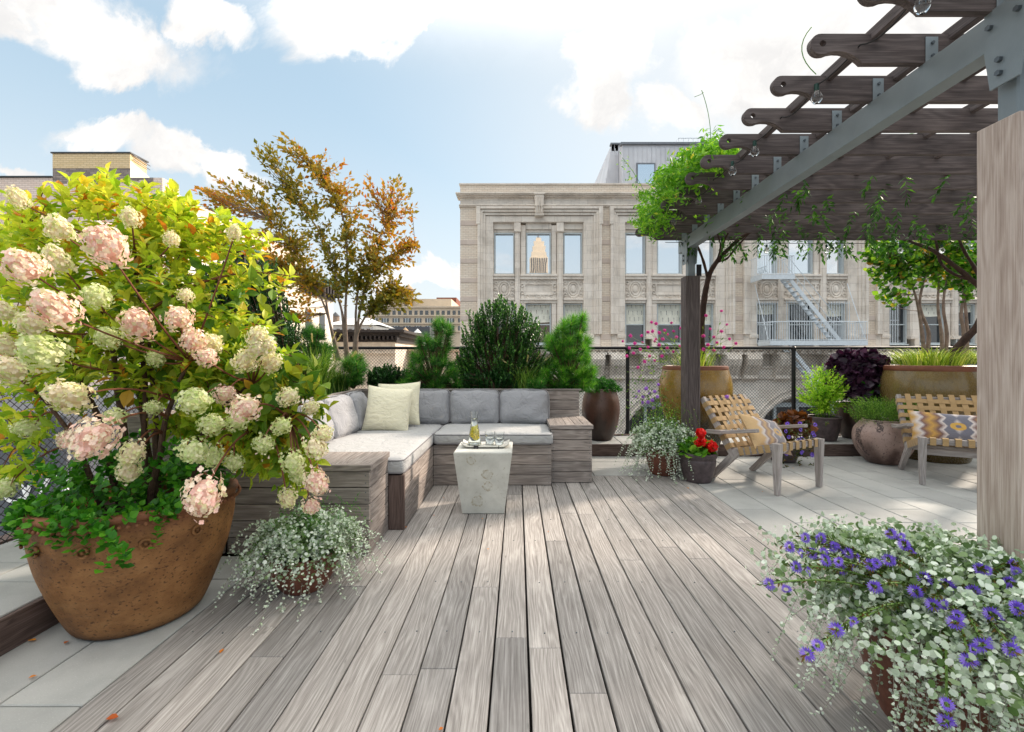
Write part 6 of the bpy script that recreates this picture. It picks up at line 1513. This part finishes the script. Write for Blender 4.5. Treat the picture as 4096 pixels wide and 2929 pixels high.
# ---- wisteria vines over the pergola
V1 = thing('climbing_vine', (G1[0]+.02, G1[1], 1.1), 'dark woody vine climbing from the tall golden pot with leaves over the rafter tails', 'vine', 'vines climbing the pergola')
m = MB(); A0 = at(1556, 815, 5.36)
def path(lst): return [Vector(at(*q)) for q in lst]
def smooth_path(P, n=4):
    out_ = []
    for i in range(len(P)-1):
        p0, p1, p2, p3 = P[max(i-1, 0)], P[i], P[i+1], P[min(i+2, len(P)-1)]
        for k in range(n): t = k/n; out_.append(.5*((2*p1)+(p2-p0)*t+(2*p0-5*p1+4*p2-p3)*t*t+(-p0+3*p1-3*p2+p3)*t**3))
    return out_+[P[-1]]
for (lst, r0, r1) in (([(1557, 822, 5.36), (1556, 770, 5.36), (1556, 715, 5.32), (1562, 665, 5.3), (1566, 640, 5.25), (1575, 605, 5.2), (1592, 578, 5.1), (1612, 556, 5.0), (1640, 530, 4.9), (1668, 512, 4.8)], .045, .016),
                      ([(1570, 618, 5.22), (1560, 580, 5.15), (1548, 548, 5.05), (1536, 520, 4.95), (1500, 490, 4.7)], .018, .008), ([(1592, 580, 5.1), (1612, 574, 5.0), (1632, 550, 4.9), (1660, 520, 4.6)], .014, .006),
                      ([(1598, 572, 5.1), (1604, 540, 5.0), (1622, 505, 4.7), (1650, 470, 4.5)], .016, .006), ([(1585, 588, 5.1), (1598, 550, 4.95), (1590, 515, 4.8)], .012, .006), ([(1548, 548, 5.05), (1520, 470, 4.5), (1540, 400, 4.0), (1570, 360, 3.6)], .010, .004)):
    P_ = smooth_path(path(lst)); k = len(P_); m.tube(P_, [r0+(r1-r0)*i/(k-1)+.002*math.sin(i*2.1) for i in range(k)], 9)
m.build('trunk', [M['vinebark']], V1, smooth='auto')
def pinnate(mb, T, A, L, size, n=6, mi=0, hue=None, w=.85):
    P, D, N = twig_leaves(T, A, L, n, 62, jit=.15, flat=True); k = len(P); mb.inst(LITE, P, D, N, size*(.8+.4*rng.random(k)), mi, hue(k) if hue else None, w)
    P, D, N = twig_leaves(np.asarray(T)+0, A, L, n, -62, jit=.15, flat=True); mb.inst(LITE, P, D, N, size*(.8+.4*rng.random(k)), mi, hue(k) if hue else None, w)
# canopy over the far rafter tails
m = MB(); T = []
for (px, py, rx, ry, y0_, y1_, n) in ((1560, 350, 52, 22, 3.3, 4.2, 100), (1600, 335, 40, 20, 3.2, 3.9, 60), (1505, 400, 48, 30, 3.6, 4.6, 120), (1450, 460, 35, 45, 4.0, 5.0, 110), (1520, 390, 70, 30, 3.6, 4.5, 90), (1445, 490, 30, 22, 4.4, 5.0, 50), (1540, 440, 60, 30, 4.0, 4.8, 40)):
    for _ in range(n): a = rng.random()*6.283; q = math.sqrt(rng.random()); T.append(at(px+rx*q*math.cos(a), py+ry*q*math.sin(a), rng.uniform(y0_, y1_)))
T = np.array(T); A = rdir(len(T), .25)+np.array([-.35, -.1, 0]); pinnate(m, T, A, .17, .052, 7, hue=lambda k: np.clip(.55+.2*rng.normal(size=k), 0, 1)); m.build('canopy_foliage', [M['wist']], V1)
# hanging sprays under and between the rafters
m = MB(); T = []; n = 80
for _ in range(n): T.append((rng.uniform(1.75, 5.2), rng.uniform(3.2, 4.97), 2.50-rng.uniform(.02, .20)))
for _ in range(40): T.append((rng.uniform(2.2, 4.4), rng.uniform(4.9, 5.05), 2.46-rng.uniform(.02, .16)))
for (px, py) in ((1640, 395), (1700, 400), (1660, 440), (2015, 350), (2120, 400), (1950, 390), (1760, 455)): 
    for _ in range(3): q = at(px+rng.uniform(-12, 12), py+rng.uniform(-8, 8), 3.6); T.append(q)
T = np.array(T); A = rng.normal(size=T.shape)*.35+np.array([0, 0, -1.]); pinnate(m, T, A, .20, .062, 7); m.build('hanging_foliage', [M['wistdk']], V1)
m = MB(); T = []; n = 260
for _ in range(n): T.append((rng.uniform(1.75, 5.5), rng.uniform(4.2, 5.1), 2.68+rng.uniform(-.04, .08)))
T = np.array(T); pinnate(m, T, rdir(len(T), .2), .18, .05, 7); m.build('top_foliage', [M['wistdk']], V1)
m = MB()
for (a, b, bl) in (((1575, 330, 3.4), (1556, 200, 3.3), .05), ((1440, 470, 4.6), (1380, 350, 4.3), .1), ((1810, 165, 2.3), (1800, 60, 2.2), -.12), ((1560, 205, 3.3), (1540, 215, 3.3), .02)):
    m.tube(bez(at(*a), at(*b), (bl, 0, 0), 8), .0022, 4, caps=False); m.build('tendril', [M['wist']], V1); m = MB()
n = 60; q = np.array([at(1440-60*t_, 470-120*t_, 4.5) for t_ in rng.random(n)])+rng.normal(size=(n, 3))*.03; m.inst(LITE, q, rdir(n, .3), rdir(n, .6), .04, 0, None, .8); m.build('loose_leaves', [M['wist']], V1)
V2 = thing('climbing_vine', (G2[0], G2[1], 1.1), 'dark leaning vine trunk rising from the broad golden pot behind the right post', 'vine', 'vines climbing the pergola')
m = MB()
for (lst, r0, r1) in (([(2103, 815, 5.60), (2118, 780, 5.60), (2143, 750, 5.55), (2170, 720, 5.5), (2190, 660, 5.4), (2180, 640, 5.3), (2160, 625, 5.2), (2120, 592, 5.15), (2070, 556, 5.1), (2030, 540, 5.05), (1985, 524, 5.0)], .050, .014),
                      ([(2150, 620, 5.2), (2110, 605, 5.2), (2085, 580, 5.15), (2078, 545, 5.1), (2070, 520, 5.0)], .018, .010), ([(2190, 650, 5.4), (2165, 600, 5.2), (2140, 560, 5.1), (2120, 515, 5.0)], .022, .012)):
    P_ = smooth_path(path(lst)); k = len(P_); m.tube(P_, [r0+(r1-r0)*i/(k-1)+.002*math.sin(i*1.7) for i in range(k)], 9)
m.build('trunk', [M['vinebark']], V2, smooth='auto')

# ---- pots on the ledge
def potted(name, c, label, prof, mat, **kw): t = thing(name, c, label, 'potted plant'); pot(t, (c[0], c[1], c[2]+.002), prof, mat, **kw); return t
t = potted('herb_in_pot', (4.07, 6.02, .15), 'airy lime-green herb in a dark round pot on the raised kerb', [(.13, 0), (.15, .02), (.185, .16), (.198, .27), (.205, .30)], 'greypot', rim=(.014, .014), wall=.02)
m = MB(); n = 330; q = rng.normal(size=(n, 3)); q = _nrm(q)*(rng.random(n)**.45)[:, None]; T = q*np.array([.31, .26, .36])+np.array([4.05, 6.0, .80]); P, D, N = twig_leaves(T, q+np.array([0, 0, .6]), .14, 9, 60); m.inst(LITE, P, D, N, .046, 0, None, .9)
m.build('foliage', [M['lime']], t); m = MB()
for i in range(30): m.tube(bez((4.07+.08*math.sin(i), 6.02+.08*math.cos(i), .42), tuple(T[i]), (0, 0, .05), 4), .003, 4)
m.build('stem', [M['greenstem']], t)
t = potted('purple_vine_in_pot', (4.62, 6.16, .15), 'dark purple-leaved vine spilling from a brown pot between the green herbs', [(.15, 0), (.18, .03), (.24, .22), (.26, .40), (.255, .46)], 'brownpot', rim=(.016, .014), wall=.02)
m = MB(); n = 520; q = rng.normal(size=(n, 3)); q = _nrm(q)*(.45+.55*rng.random(n)**.5)[:, None]; q[:, 2] = np.where(q[:, 2] < -.5, -q[:, 2], q[:, 2]); T = q*np.array([.46, .24, .42])+np.array([4.62, 6.12, .93]); P, D, N = twig_leaves(T, q+rng.normal(size=(n, 3))*.2, .10, 3, 70); m.inst(LEAFW, P, D, N+np.array([0, -.4, .3]), .085+.03*rng.random(len(P)), 0, None, 1.35); m.build('foliage', [M['purple']], t)
m = MB(); T = np.array([(4.25, 6.1, 1.1)]*14+[(5.02, 6.1, 1.05)]*14)+rng.normal(size=(28, 3))*np.array([.10, .06, .12]); P, D, N = twig_leaves(T, rdir(28, 1.2), .22, 16, 40); m.inst(LITE, P, D, N, .022, 0, None, .8); m.build('seed_sprig', [M['purple']], t)
m = MB(); n = 90; T = np.array([(4.78, 5.95, .62)])+rng.normal(size=(n, 3))*np.array([.16, .08, .16]); P, D, N = twig_leaves(T, rdir(n, .3), .1, 5, 60); m.inst(LEAFW, P, D, N, .04, 0, None, 1); m.build('green_foliage', [M['mint']], t)
t = potted('thyme_in_pot', (4.20+.13, 5.36, 0), 'feathery green herb in a rounded pinkish crackled pot beside the settee', [(.15, 0), (.175, .02), (.25, .12), (.298, .25), (.29, .38), (.235, .47), (.20, .50)], 'pinkpot', rim=(.014, .010), wall=.02)
m = MB(); n = 620; az_ = rng.random(n)*6.283; r0 = np.sqrt(rng.random(n))*.18; T = np.stack([4.33+r0*np.cos(az_)*2.2, 5.36+r0*np.sin(az_)*1.6, .60+.20*rng.random(n)-.25*r0], 1); A = np.stack([np.cos(az_)*r0*5, np.sin(az_)*r0*5, np.full(n, .8)], 1)+rng.normal(size=(n, 3))*.2; P, D, N = twig_leaves(T, A, .16, 14, 50); m.inst(LITE, P, D, N, .021, 0, None, .7); m.build('foliage', [M['thyme']], t)
t = potted('parsley_in_urn', (1.115, 6.06, .15), 'curly green herb mounded on a tall dark brown glazed urn beside the planter', [(.13, 0), (.15, .02), (.21, .16), (.248, .36), (.24, .52), (.205, .64), (.19, .67)], 'brownpot', rim=(.012, .010), wall=.02)
m = MB(); n = 1500; q = rng.normal(size=(n, 3)); q = _nrm(q); q[:, 2] = np.abs(q[:, 2]); P = q*np.array([.25, .22, .17])*(.75+.3*rng.random(n))[:, None]*(1+.12*np.sin(q[:, :1]*14))+np.array([1.115, 6.06, .80]); P, D, N = twig_leaves(P, q+rng.normal(size=(n, 3))*.4, .05, 5, 70); m.inst(LITE, P, D, N, .024, 0, None, 1.3); m.build('foliage', [M['parsley']], t)
# bronze and violet plant behind the chair
t = potted('bronze_leaf_plant_in_pot', (3.20, 5.45, 0), 'bronze-leaved plant with violet flowers behind the single lounge chair', [(.12, 0), (.14, .02), (.17, .12), (.18, .22)], 'greypot', rim=(.012, .012), wall=.02)
m = MB(); n = 46; q = rdir(n, .4); T = q*np.array([.20, .14, .16])+np.array([3.30, 5.42, .40]); P, D, N = twig_leaves(T, q, .1, 3, 60); m.inst(LEAFW, P, D, N, .10, 0, None, 1.2); m.build('foliage', [M['bronze']], t)
m = MB(); n = 120; T = np.array([(3.22, 5.25, .28)])+rng.normal(size=(n, 3))*np.array([.14, .06, .13]); P, D, N = twig_leaves(T, rdir(n, .2), .08, 6, 60); m.inst(LITE, P, D, N, .035, 0, None, 1); m.build('green_foliage', [M['darkgreen']], t)
for i in range(16):
    o = bpy.data.objects.new('flower', fme); COL.objects.link(o); o.parent = t; p = Vector((3.23+.17*math.sin(i*2.1), 5.16+.03*math.cos(i*3), .30+.19*math.sin(i*1.3))); o.location = p-Vector((3.20, 5.45, 0)); o.scale = (.020,)*3; o.rotation_euler = (1.2, i, 0)

# ---- metal trough with liriope and crape myrtles
TR = thing('metal_trough', (6.2, 6.2, .15), 'blue-grey metal trough planter standing behind the broad golden pot', 'planter')
m = MB(); X0_, X1_ = 5.16, 8.2
for (a, b, c, d) in ((X0_, X1_, 6.12, 6.125), (X0_, X1_, 6.335, 6.34), (X0_, X0_+.005, 6.125, 6.335), (X1_-.005, X1_, 6.125, 6.335)): m.b2(a, b, c, d, .152, 1.145, bev=.001)
m.b2(X0_+.001, X1_-.001, 6.105, 6.125, 1.146, 1.156); m.b2(X0_-.012, X0_+.012, 6.126, 6.34, 1.146, 1.156); m.build('wall', [M['steel']], TR); m = MB(); m.b2(X0_+.006, X1_-.006, 6.126, 6.334, 1.0, 1.12); m.build('soil', [M['soil']], TR)
LI = MB(); n = 2200; P = np.stack([rng.uniform(5.2, 8, n), rng.uniform(6.14, 6.32, n), np.full(n, 1.12)], 1); blades(LI, P, rng.random(n)*6.283, .20+.16*rng.random(n), 2.0, .011); tag(LI.build('liriope_grass', [M['liriope']]), 'variegated green and cream grass filling the metal trough', 'grass', kind='stuff')
def tree(name, base, stems, crown, leafm, barkm, label, cat, tmpl=LEAF, lsize=.05, tips=400, L=.2, nl=8, group=None, spread=55, wfac=1.0, twr=.0035, hue=None, r0=.03):
    """stems: list of polylines; crown: list of (centre, radii, share)"""
    t = thing(name, base, label, cat, group); m = MB(); nd = []
    for P_ in stems:
        P_ = smooth_path([Vector(p) for p in P_]); k = len(P_); m.tube(P_, [r0*(1-.75*i/(k-1))+.001*math.sin(i*2) for i in range(k)], 8); nd += P_[k//3:]
    m.build('trunk', [M[barkm]], t, smooth='auto')
    T = []; 
    for (c, rad, n) in crown:
        q = rdir(n)*(rng.random(n)**.4)[:, None]; T.append(q*np.array(rad)+np.array(c))
    T = np.concatenate(T); nda = np.array([tuple(p) for p in nd]); tw = MB()
    dist = np.linalg.norm(T[:, None, :]-nda[None], axis=2)+.35*np.maximum(0, nda[None, :, 2]-T[:, None, 2]+.1); j = dist.argmin(1); A = T-nda[j]; A = _nrm(A)+rng.normal(size=A.shape)*.15+np.array([0, 0, .12])
    for i in range(len(T)):
        if i % 2 == 0: tw.tube(bez(nda[j[i]], T[i], (0, 0, -.04), 4), [twr*2, twr*1.6, twr*1.2, twr, twr*.5], 4, caps=False)
    tw.build('branch', [M[barkm]], t); P, D, N = twig_leaves(T, A, L, nl, spread, jit=.3); N[:, 2] += .4; k = len(P); m = MB()
    m.inst(tmpl, P, D, N, lsize*(.7+.5*rng.random(k)), 0, hue(P) if hue else None, wfac); m.build('crown', [M[leafm]], t); return t
tb = lambda px, py, Y=6.22: at(px, py, Y)
g_ = 'crape myrtle trees in the metal trough'
tree('crape_myrtle', tb(2052, 790), [[tb(2052, 800), tb(2045, 740), tb(2038, 690), tb(2025, 640), tb(2000, 600)], [tb(2052, 800), tb(2060, 740), tb(2040, 680), tb(2050, 620), tb(2070, 570)]],
     [(tb(1990, 590), (.42, .2, .38), 130), (tb(1960, 560), (.35, .2, .18), 70), (tb(2040, 560), (.4, .2, .3), 80), (tb(1975, 660), (.18, .12, .12), 20)], 'myrtle', 'greybark', 'left crape myrtle with peeling trunks and loose leaning crown in the trough', 'tree', LEAFW, .075, L=.16, nl=5, group=g_, wfac=1.2, r0=.028)
tree('crape_myrtle', tb(2092, 790), [[tb(2090, 800), tb(2088, 740), tb(2080, 680), tb(2082, 620), tb(2075, 560)], [tb(2096, 800), tb(2100, 740), tb(2092, 680), tb(2100, 620), tb(2120, 560)]],
     [(tb(2100, 580), (.45, .2, .4), 150), (tb(2100, 540), (.4, .2, .2), 60)], 'myrtle', 'greybark', 'middle crape myrtle with two slender trunks in the trough', 'tree', LEAFW, .075, L=.16, nl=5, group=g_, wfac=1.2, r0=.026)
tree('crape_myrtle', tb(2135, 790), [[tb(2135, 800), tb(2138, 740), tb(2132, 690), tb(2150, 620), tb(2170, 560)], [tb(2142, 800), tb(2145, 740), tb(2140, 670), tb(2130, 600)]],
     [(tb(2160, 600), (.4, .2, .4), 110)], 'myrtle', 'greybark', 'right crape myrtle beside the leaning dark vine trunk', 'tree', LEAFW, .075, L=.16, nl=5, group=g_, wfac=1.2, r0=.03)

# ---- planter bed: autumn tree, hollies, pines, grasses
tr_hue = lambda P: np.clip(.40+.17*rng.normal(size=len(P))+.05*(P[:, 2]-2.2)-.06+.2*np.sin(P[:, 0]*3.1+P[:, 2]*2.2), 0, 1)
Y_ = 5.6; q = lambda px, py, dy=0: at(px, py, Y_+dy)
tree('autumn_tree', q(772, 800), [[q(768, 800), q(762, 730), q(758, 690), q(745, 640), q(740, 580), q(700, 500), q(640, 420)], [q(782, 800), q(788, 740), q(790, 680), q(800, 620), q(830, 560), q(860, 480)], [q(755, 800), q(738, 740), q(720, 680), q(690, 620), q(640, 540), q(600, 490)],
      [q(772, 800), q(766, 700), q(770, 600), q(765, 500), q(735, 420), q(700, 370)], [q(780, 800), q(800, 720), q(840, 670), q(880, 640)], [q(790, 800), q(796, 700), q(820, 620), q(880, 560), q(920, 540)], [q(748, 800), q(728, 700), q(715, 640), q(670, 600), q(620, 590)]],
     [(q(640, 345), (.42, .3, .22), 50), (q(560, 430), (.75, .4, .30), 76), (q(680, 430), (.5, .4, .35), 70), (q(735, 400), (.28, .3, .35), 44), (q(840, 460), (.48, .4, .42), 74), (q(880, 420), (.2, .2, .28), 20), (q(700, 530), (.85, .45, .42), 110), (q(620, 560), (.6, .4, .4), 66), (q(820, 570), (.55, .4, .38), 130),
      (q(910, 545), (.18, .15, .1), 14), (q(870, 660), (.42, .25, .17), 90), (q(790, 620), (.6, .3, .2), 60), (q(660, 620), (.4, .3, .25), 60), (q(640, 690), (.3, .2, .15), 22), (q(470, 435), (.25, .2, .08), 18), (q(840, 690), (.2, .15, .1), 10)],
     'maple', 'greybark', 'slender multi-trunked tree with orange and olive autumn leaves in the planter corner', 'tree', LITE, .066, L=.27, nl=10, wfac=1.35, twr=.0028, hue=tr_hue, r0=.019, spread=60)
def shrub(name, base, blobs, leafm, label, tips, L=.20, nl=20, lsize=.036, up=.9, group='dense evergreen shrubs in the planter'):
    t = thing(name, base, label, 'shrub', group); T = []; Cn = np.array(base)
    for (c, rad, n) in blobs: n = int(n*1.9); v = rdir(n, .25)*(rng.random(n)**.3)[:, None]; T.append(v*np.array(rad)+np.array(c))
    T = np.concatenate(T); A = _nrm(T-(Cn+np.array([0, 0, -.1])))+np.array([0, 0, up])+rng.normal(size=T.shape)*.25
    P, D, N = twig_leaves(T, A, L, nl, 52); k = len(P); m = MB(); m.inst(LITE, P, D, N, lsize*(.75+.5*rng.random(k)), 0, np.clip(.35+.2*rng.normal(size=k)+.3*np.repeat(np.linspace(-.5, .8, nl), len(T)), 0, 1), 1.25)
    m.build('foliage', [M[leafm]], t); m = MB()
    for i in range(0, len(T), 3): m.tube(bez(tuple(Cn), tuple(T[i]), (0, 0, .05), 4), [.008, .006, .004, .003, .002], 4, caps=False)
    m.build('stem', [M['bark']], t); return t
Y_ = 5.5
shrub('holly_shrub', q(1105, 868), [(q(1110, 790), (.54, .26, .42), 230), (q(1025, 820), (.16, .2, .24), 50), (q(1200, 820), (.16, .2, .24), 50), (q(1110, 700), (.34, .22, .22), 80), (q(1060, 730), (.25, .2, .25), 50), (q(1170, 740), (.24, .2, .25), 50), (q(1110, 668), (.07, .07, .08), 8)], 'box', 'large upright dark green holly shrub between the two pines', 400)
shrub('holly_shrub', q(865, 868), [(q(860, 838), (.28, .2, .16), 110)], 'boxdk', 'low dark green shrub behind the cream pillows', 80, L=.12)
Y_ = 5.15
shrub('holly_shrub', q(1100, 868, .15), [(q(1090, 845, .2), (.46, .12, .13), 130), (q(960, 858, .3), (.30, .1, .08), 40), (q(1255, 856, .3), (.28, .1, .09), 40)], 'boxdk', 'low dark shrub at the foot of the large holly', 80, L=.12)
Y_ = 4.6
shrub('holly_shrub', (-2.25, 4.5, .82), [(q(520, 660), (.55, .25, .40), 200), (q(560, 610), (.35, .2, .22), 70), (q(460, 640), (.2, .2, .22), 40), (q(600, 760), (.36, .25, .40), 150), (q(640, 810), (.22, .2, .28), 60)], 'boxdk', 'tall dark holly behind the flowering shrub, left of the autumn tree', 300, L=.24)
def pine(name, base, blobs, mat, label, nd=120):
    t = thing(name, base, label, 'pine', 'mugo pines in the planter'); T = []; Cn = np.array(base); W_ = []
    for (px, py, Y, r_) in blobs:
        c = np.array(at(px, py, Y)); T.append(c); W_.append(r_)
    T = np.array(T); W_ = np.array(W_); A = _nrm(T-(Cn+np.array([0, 0, -.05])))*.8+np.array([0, -.45, .55])+rng.normal(size=T.shape)*.2; n = len(T); A, U, V_ = frame(A); P = []; D = []; S = []
    for j in range(nd):
        tt = (j+.5)/nd; az_ = j*2.4+rng.random(n); sp = np.radians(12+88*(1-tt)**.7+rng.normal(size=n)*8)[:, None]; rad = U*np.cos(az_)[:, None]+V_*np.sin(az_)[:, None]
        P.append(T-A*(W_*.55*(1-tt))[:, None]); D.append(A*np.cos(sp)+rad*np.sin(sp)); S.append(W_*(.85+.3*rng.random(n)))
    P = np.concatenate(P); D = np.concatenate(D); S = np.concatenate(S); k = len(P); m = MB()
    m.inst(NEEDLE, P, D, rdir(k), S, 0, np.clip(.35+.15*rng.normal(size=k)+.4*np.repeat(np.linspace(-.4, .9, nd), n), 0, 1), .0050/np.maximum(S, .02)); m.build('foliage', [M[mat]], t)
    m = MB()
    for i in range(n): m.tube(bez(tuple(Cn), tuple(T[i]-A[i]*.03), (0, 0, .05), 4), [.016, .012, .009, .006, .004], 5, caps=False)
    for i in range(n): m.tube([tuple(T[i]-A[i]*.01), tuple(T[i]+A[i]*.028)], [.006, .003], 5, mi=1)
    m.build('branch', [M['bark'], M['plume']], t); return t
def scatter(lst, k, jx, jy, Y, r_):
    out_ = []
    for (px, py) in lst:
        for _ in range(k+4): out_.append((px+rng.uniform(-jx, jx), py+rng.uniform(-jy, jy), Y+rng.uniform(-.22, .28), r_*(.85+.3*rng.random())))
    return out_
pine('mugo_pine', at(965, 868, 5.5), scatter([(970, 725), (985, 735), (960, 760), (985, 765), (945, 790), (975, 800), (1000, 815), (930, 825), (960, 835), (990, 845), (910, 850), (1010, 855), (945, 765), (970, 860), (900, 862), (925, 800), (915, 832)], 4, 16, 14, 5.45, .105), 'pine', 'bushy green pine left of the large holly')
pine('mugo_pine', at(1260, 868, 5.5), scatter([(1265, 720), (1285, 715), (1245, 740), (1275, 750), (1225, 760), (1260, 785), (1290, 790), (1230, 800), (1250, 825), (1285, 825), (1215, 845), (1300, 850), (1265, 855), (1240, 770), (1305, 825), (1212, 815), (1230, 775), (1295, 765)], 4, 15, 13, 5.45, .11), 'pine2', 'bright green pine at the right end of the planter')
pine('mugo_pine', at(690, 830, 5.0), scatter([(680, 735), (700, 745), (660, 760), (700, 775), (720, 780), (655, 790)], 4, 14, 12, 5.2, .12), 'pine', 'dark green pine below the autumn tree, behind the grass')
pine('mugo_pine', at(785, 860, 5.4), scatter([(790, 800), (775, 815), (800, 815), (760, 840), (790, 840), (735, 845)], 3, 12, 10, 5.3, .11), 'pine', 'small dark pine below the autumn tree trunks')
pine('mugo_pine', at(1180, 868, 5.35), scatter([(1185, 850), (1205, 845), (1170, 858)], 3, 10, 8, 5.3, .09), 'pine', 'little pine tuft at the foot of the right pine')
def grassclump(base, n, L, label, plumes=0, bend=1.3, w=.008, cat='grass'):
    t = thing('fountain_grass', base, label, 'ornamental grass', 'fountain grass clumps in the planter'); m = MB(); az_ = rng.random(n)*6.283; P = np.stack([base[0]+.05*rng.normal(size=n), base[1]+.05*rng.normal(size=n), np.full(n, base[2])], 1); blades(m, P, az_, L*(.6+.6*rng.random(n)), bend*(.5+rng.random(n)), w, lean=.12, seg=6); m.build('blades', [M['grass']], t)
    for k in range(plumes):
        a = k*2.4; p = Vector(base)+Vector((.22*math.cos(a), .12*math.sin(a), L*1.05+.05*math.sin(k*3))); m = MB(); P_ = bez(base, p, (-.03*math.cos(a), 0, .08), 6); m.tube(P_, .0016, 4, caps=False); d = (P_[-1]-P_[-2]).normalized(); nn = 150; tt = rng.random(nn)
        q_ = np.array(p)+np.array(d)*(tt*.09)[:, None]; m.inst(NEEDLE, q_, rdir(nn)*.8+np.array(d), rdir(nn), .020, 1, None, .14); m.build('plume', [M['greenstem'], M['plume']], t)
    return t
grassclump(at(700, 878, 4.75), 900, .54, 'big arching fountain grass clump at the left end of the bench planter', 5, 1.5)
grassclump(at(748, 872, 5.2), 260, .36, 'fountain grass tuft with pale plumes below the autumn tree', 6)
grassclump(at(1165, 868, 5.3), 240, .34, 'small fountain grass with buff plumes between holly and right pine', 5)
for b_, pl_ in ((8, 0),): pass

# ---- fallen leaves
FLg = 'fallen leaves on the deck and paving'
fl = [(235, 1598, .05, 'large amber fallen leaf on the deck near the bottom left'), (488, 1452, .03, 'small amber fallen leaf on the deck left of centre'), (80, 1423, .035, 'amber fallen leaf lying by the left timber step'), (150, 1425, .03, 'rust fallen leaf at the foot of the big pot'), (62, 1508, .03, 'rust fallen leaf in the left paving joint'),
      (1528, 1085, .03, 'brown fallen leaf at the right end of the deck'), (983, 1618, .022, 'rust leaf in a deck gap at bottom centre'), (1068, 1152, .02, None), (1075, 1078, .02, None), (1100, 1075, .02, None), (985, 1105, .02, None), (960, 1145, .022, None), (900, 1172, .022, None), (1085, 1220, .018, None), (1215, 1180, .02, None), (1690, 1092, .02, None), (1760, 1040, .02, None), (1915, 1100, .018, None)]
for i, (px, py, s_, l) in enumerate(fl):
    Yd = 1229.4/(py-796.7); x = (px-1147.7)/1003.6*Yd; m = MB(); m.inst(T_leaf(.32, .16, -.1), [(x, Yd, .006)], [(math.cos(i*1.7), math.sin(i*1.7), .05)], [(0, 0, 1)], s_*.85, 0, [((i*.37) % 1)]); o = m.build('fallen_leaf', [M['orange']])
    tag(o, l or 'tiny rust-coloured leaf scrap in a deck or paving joint', 'leaf', FLg)
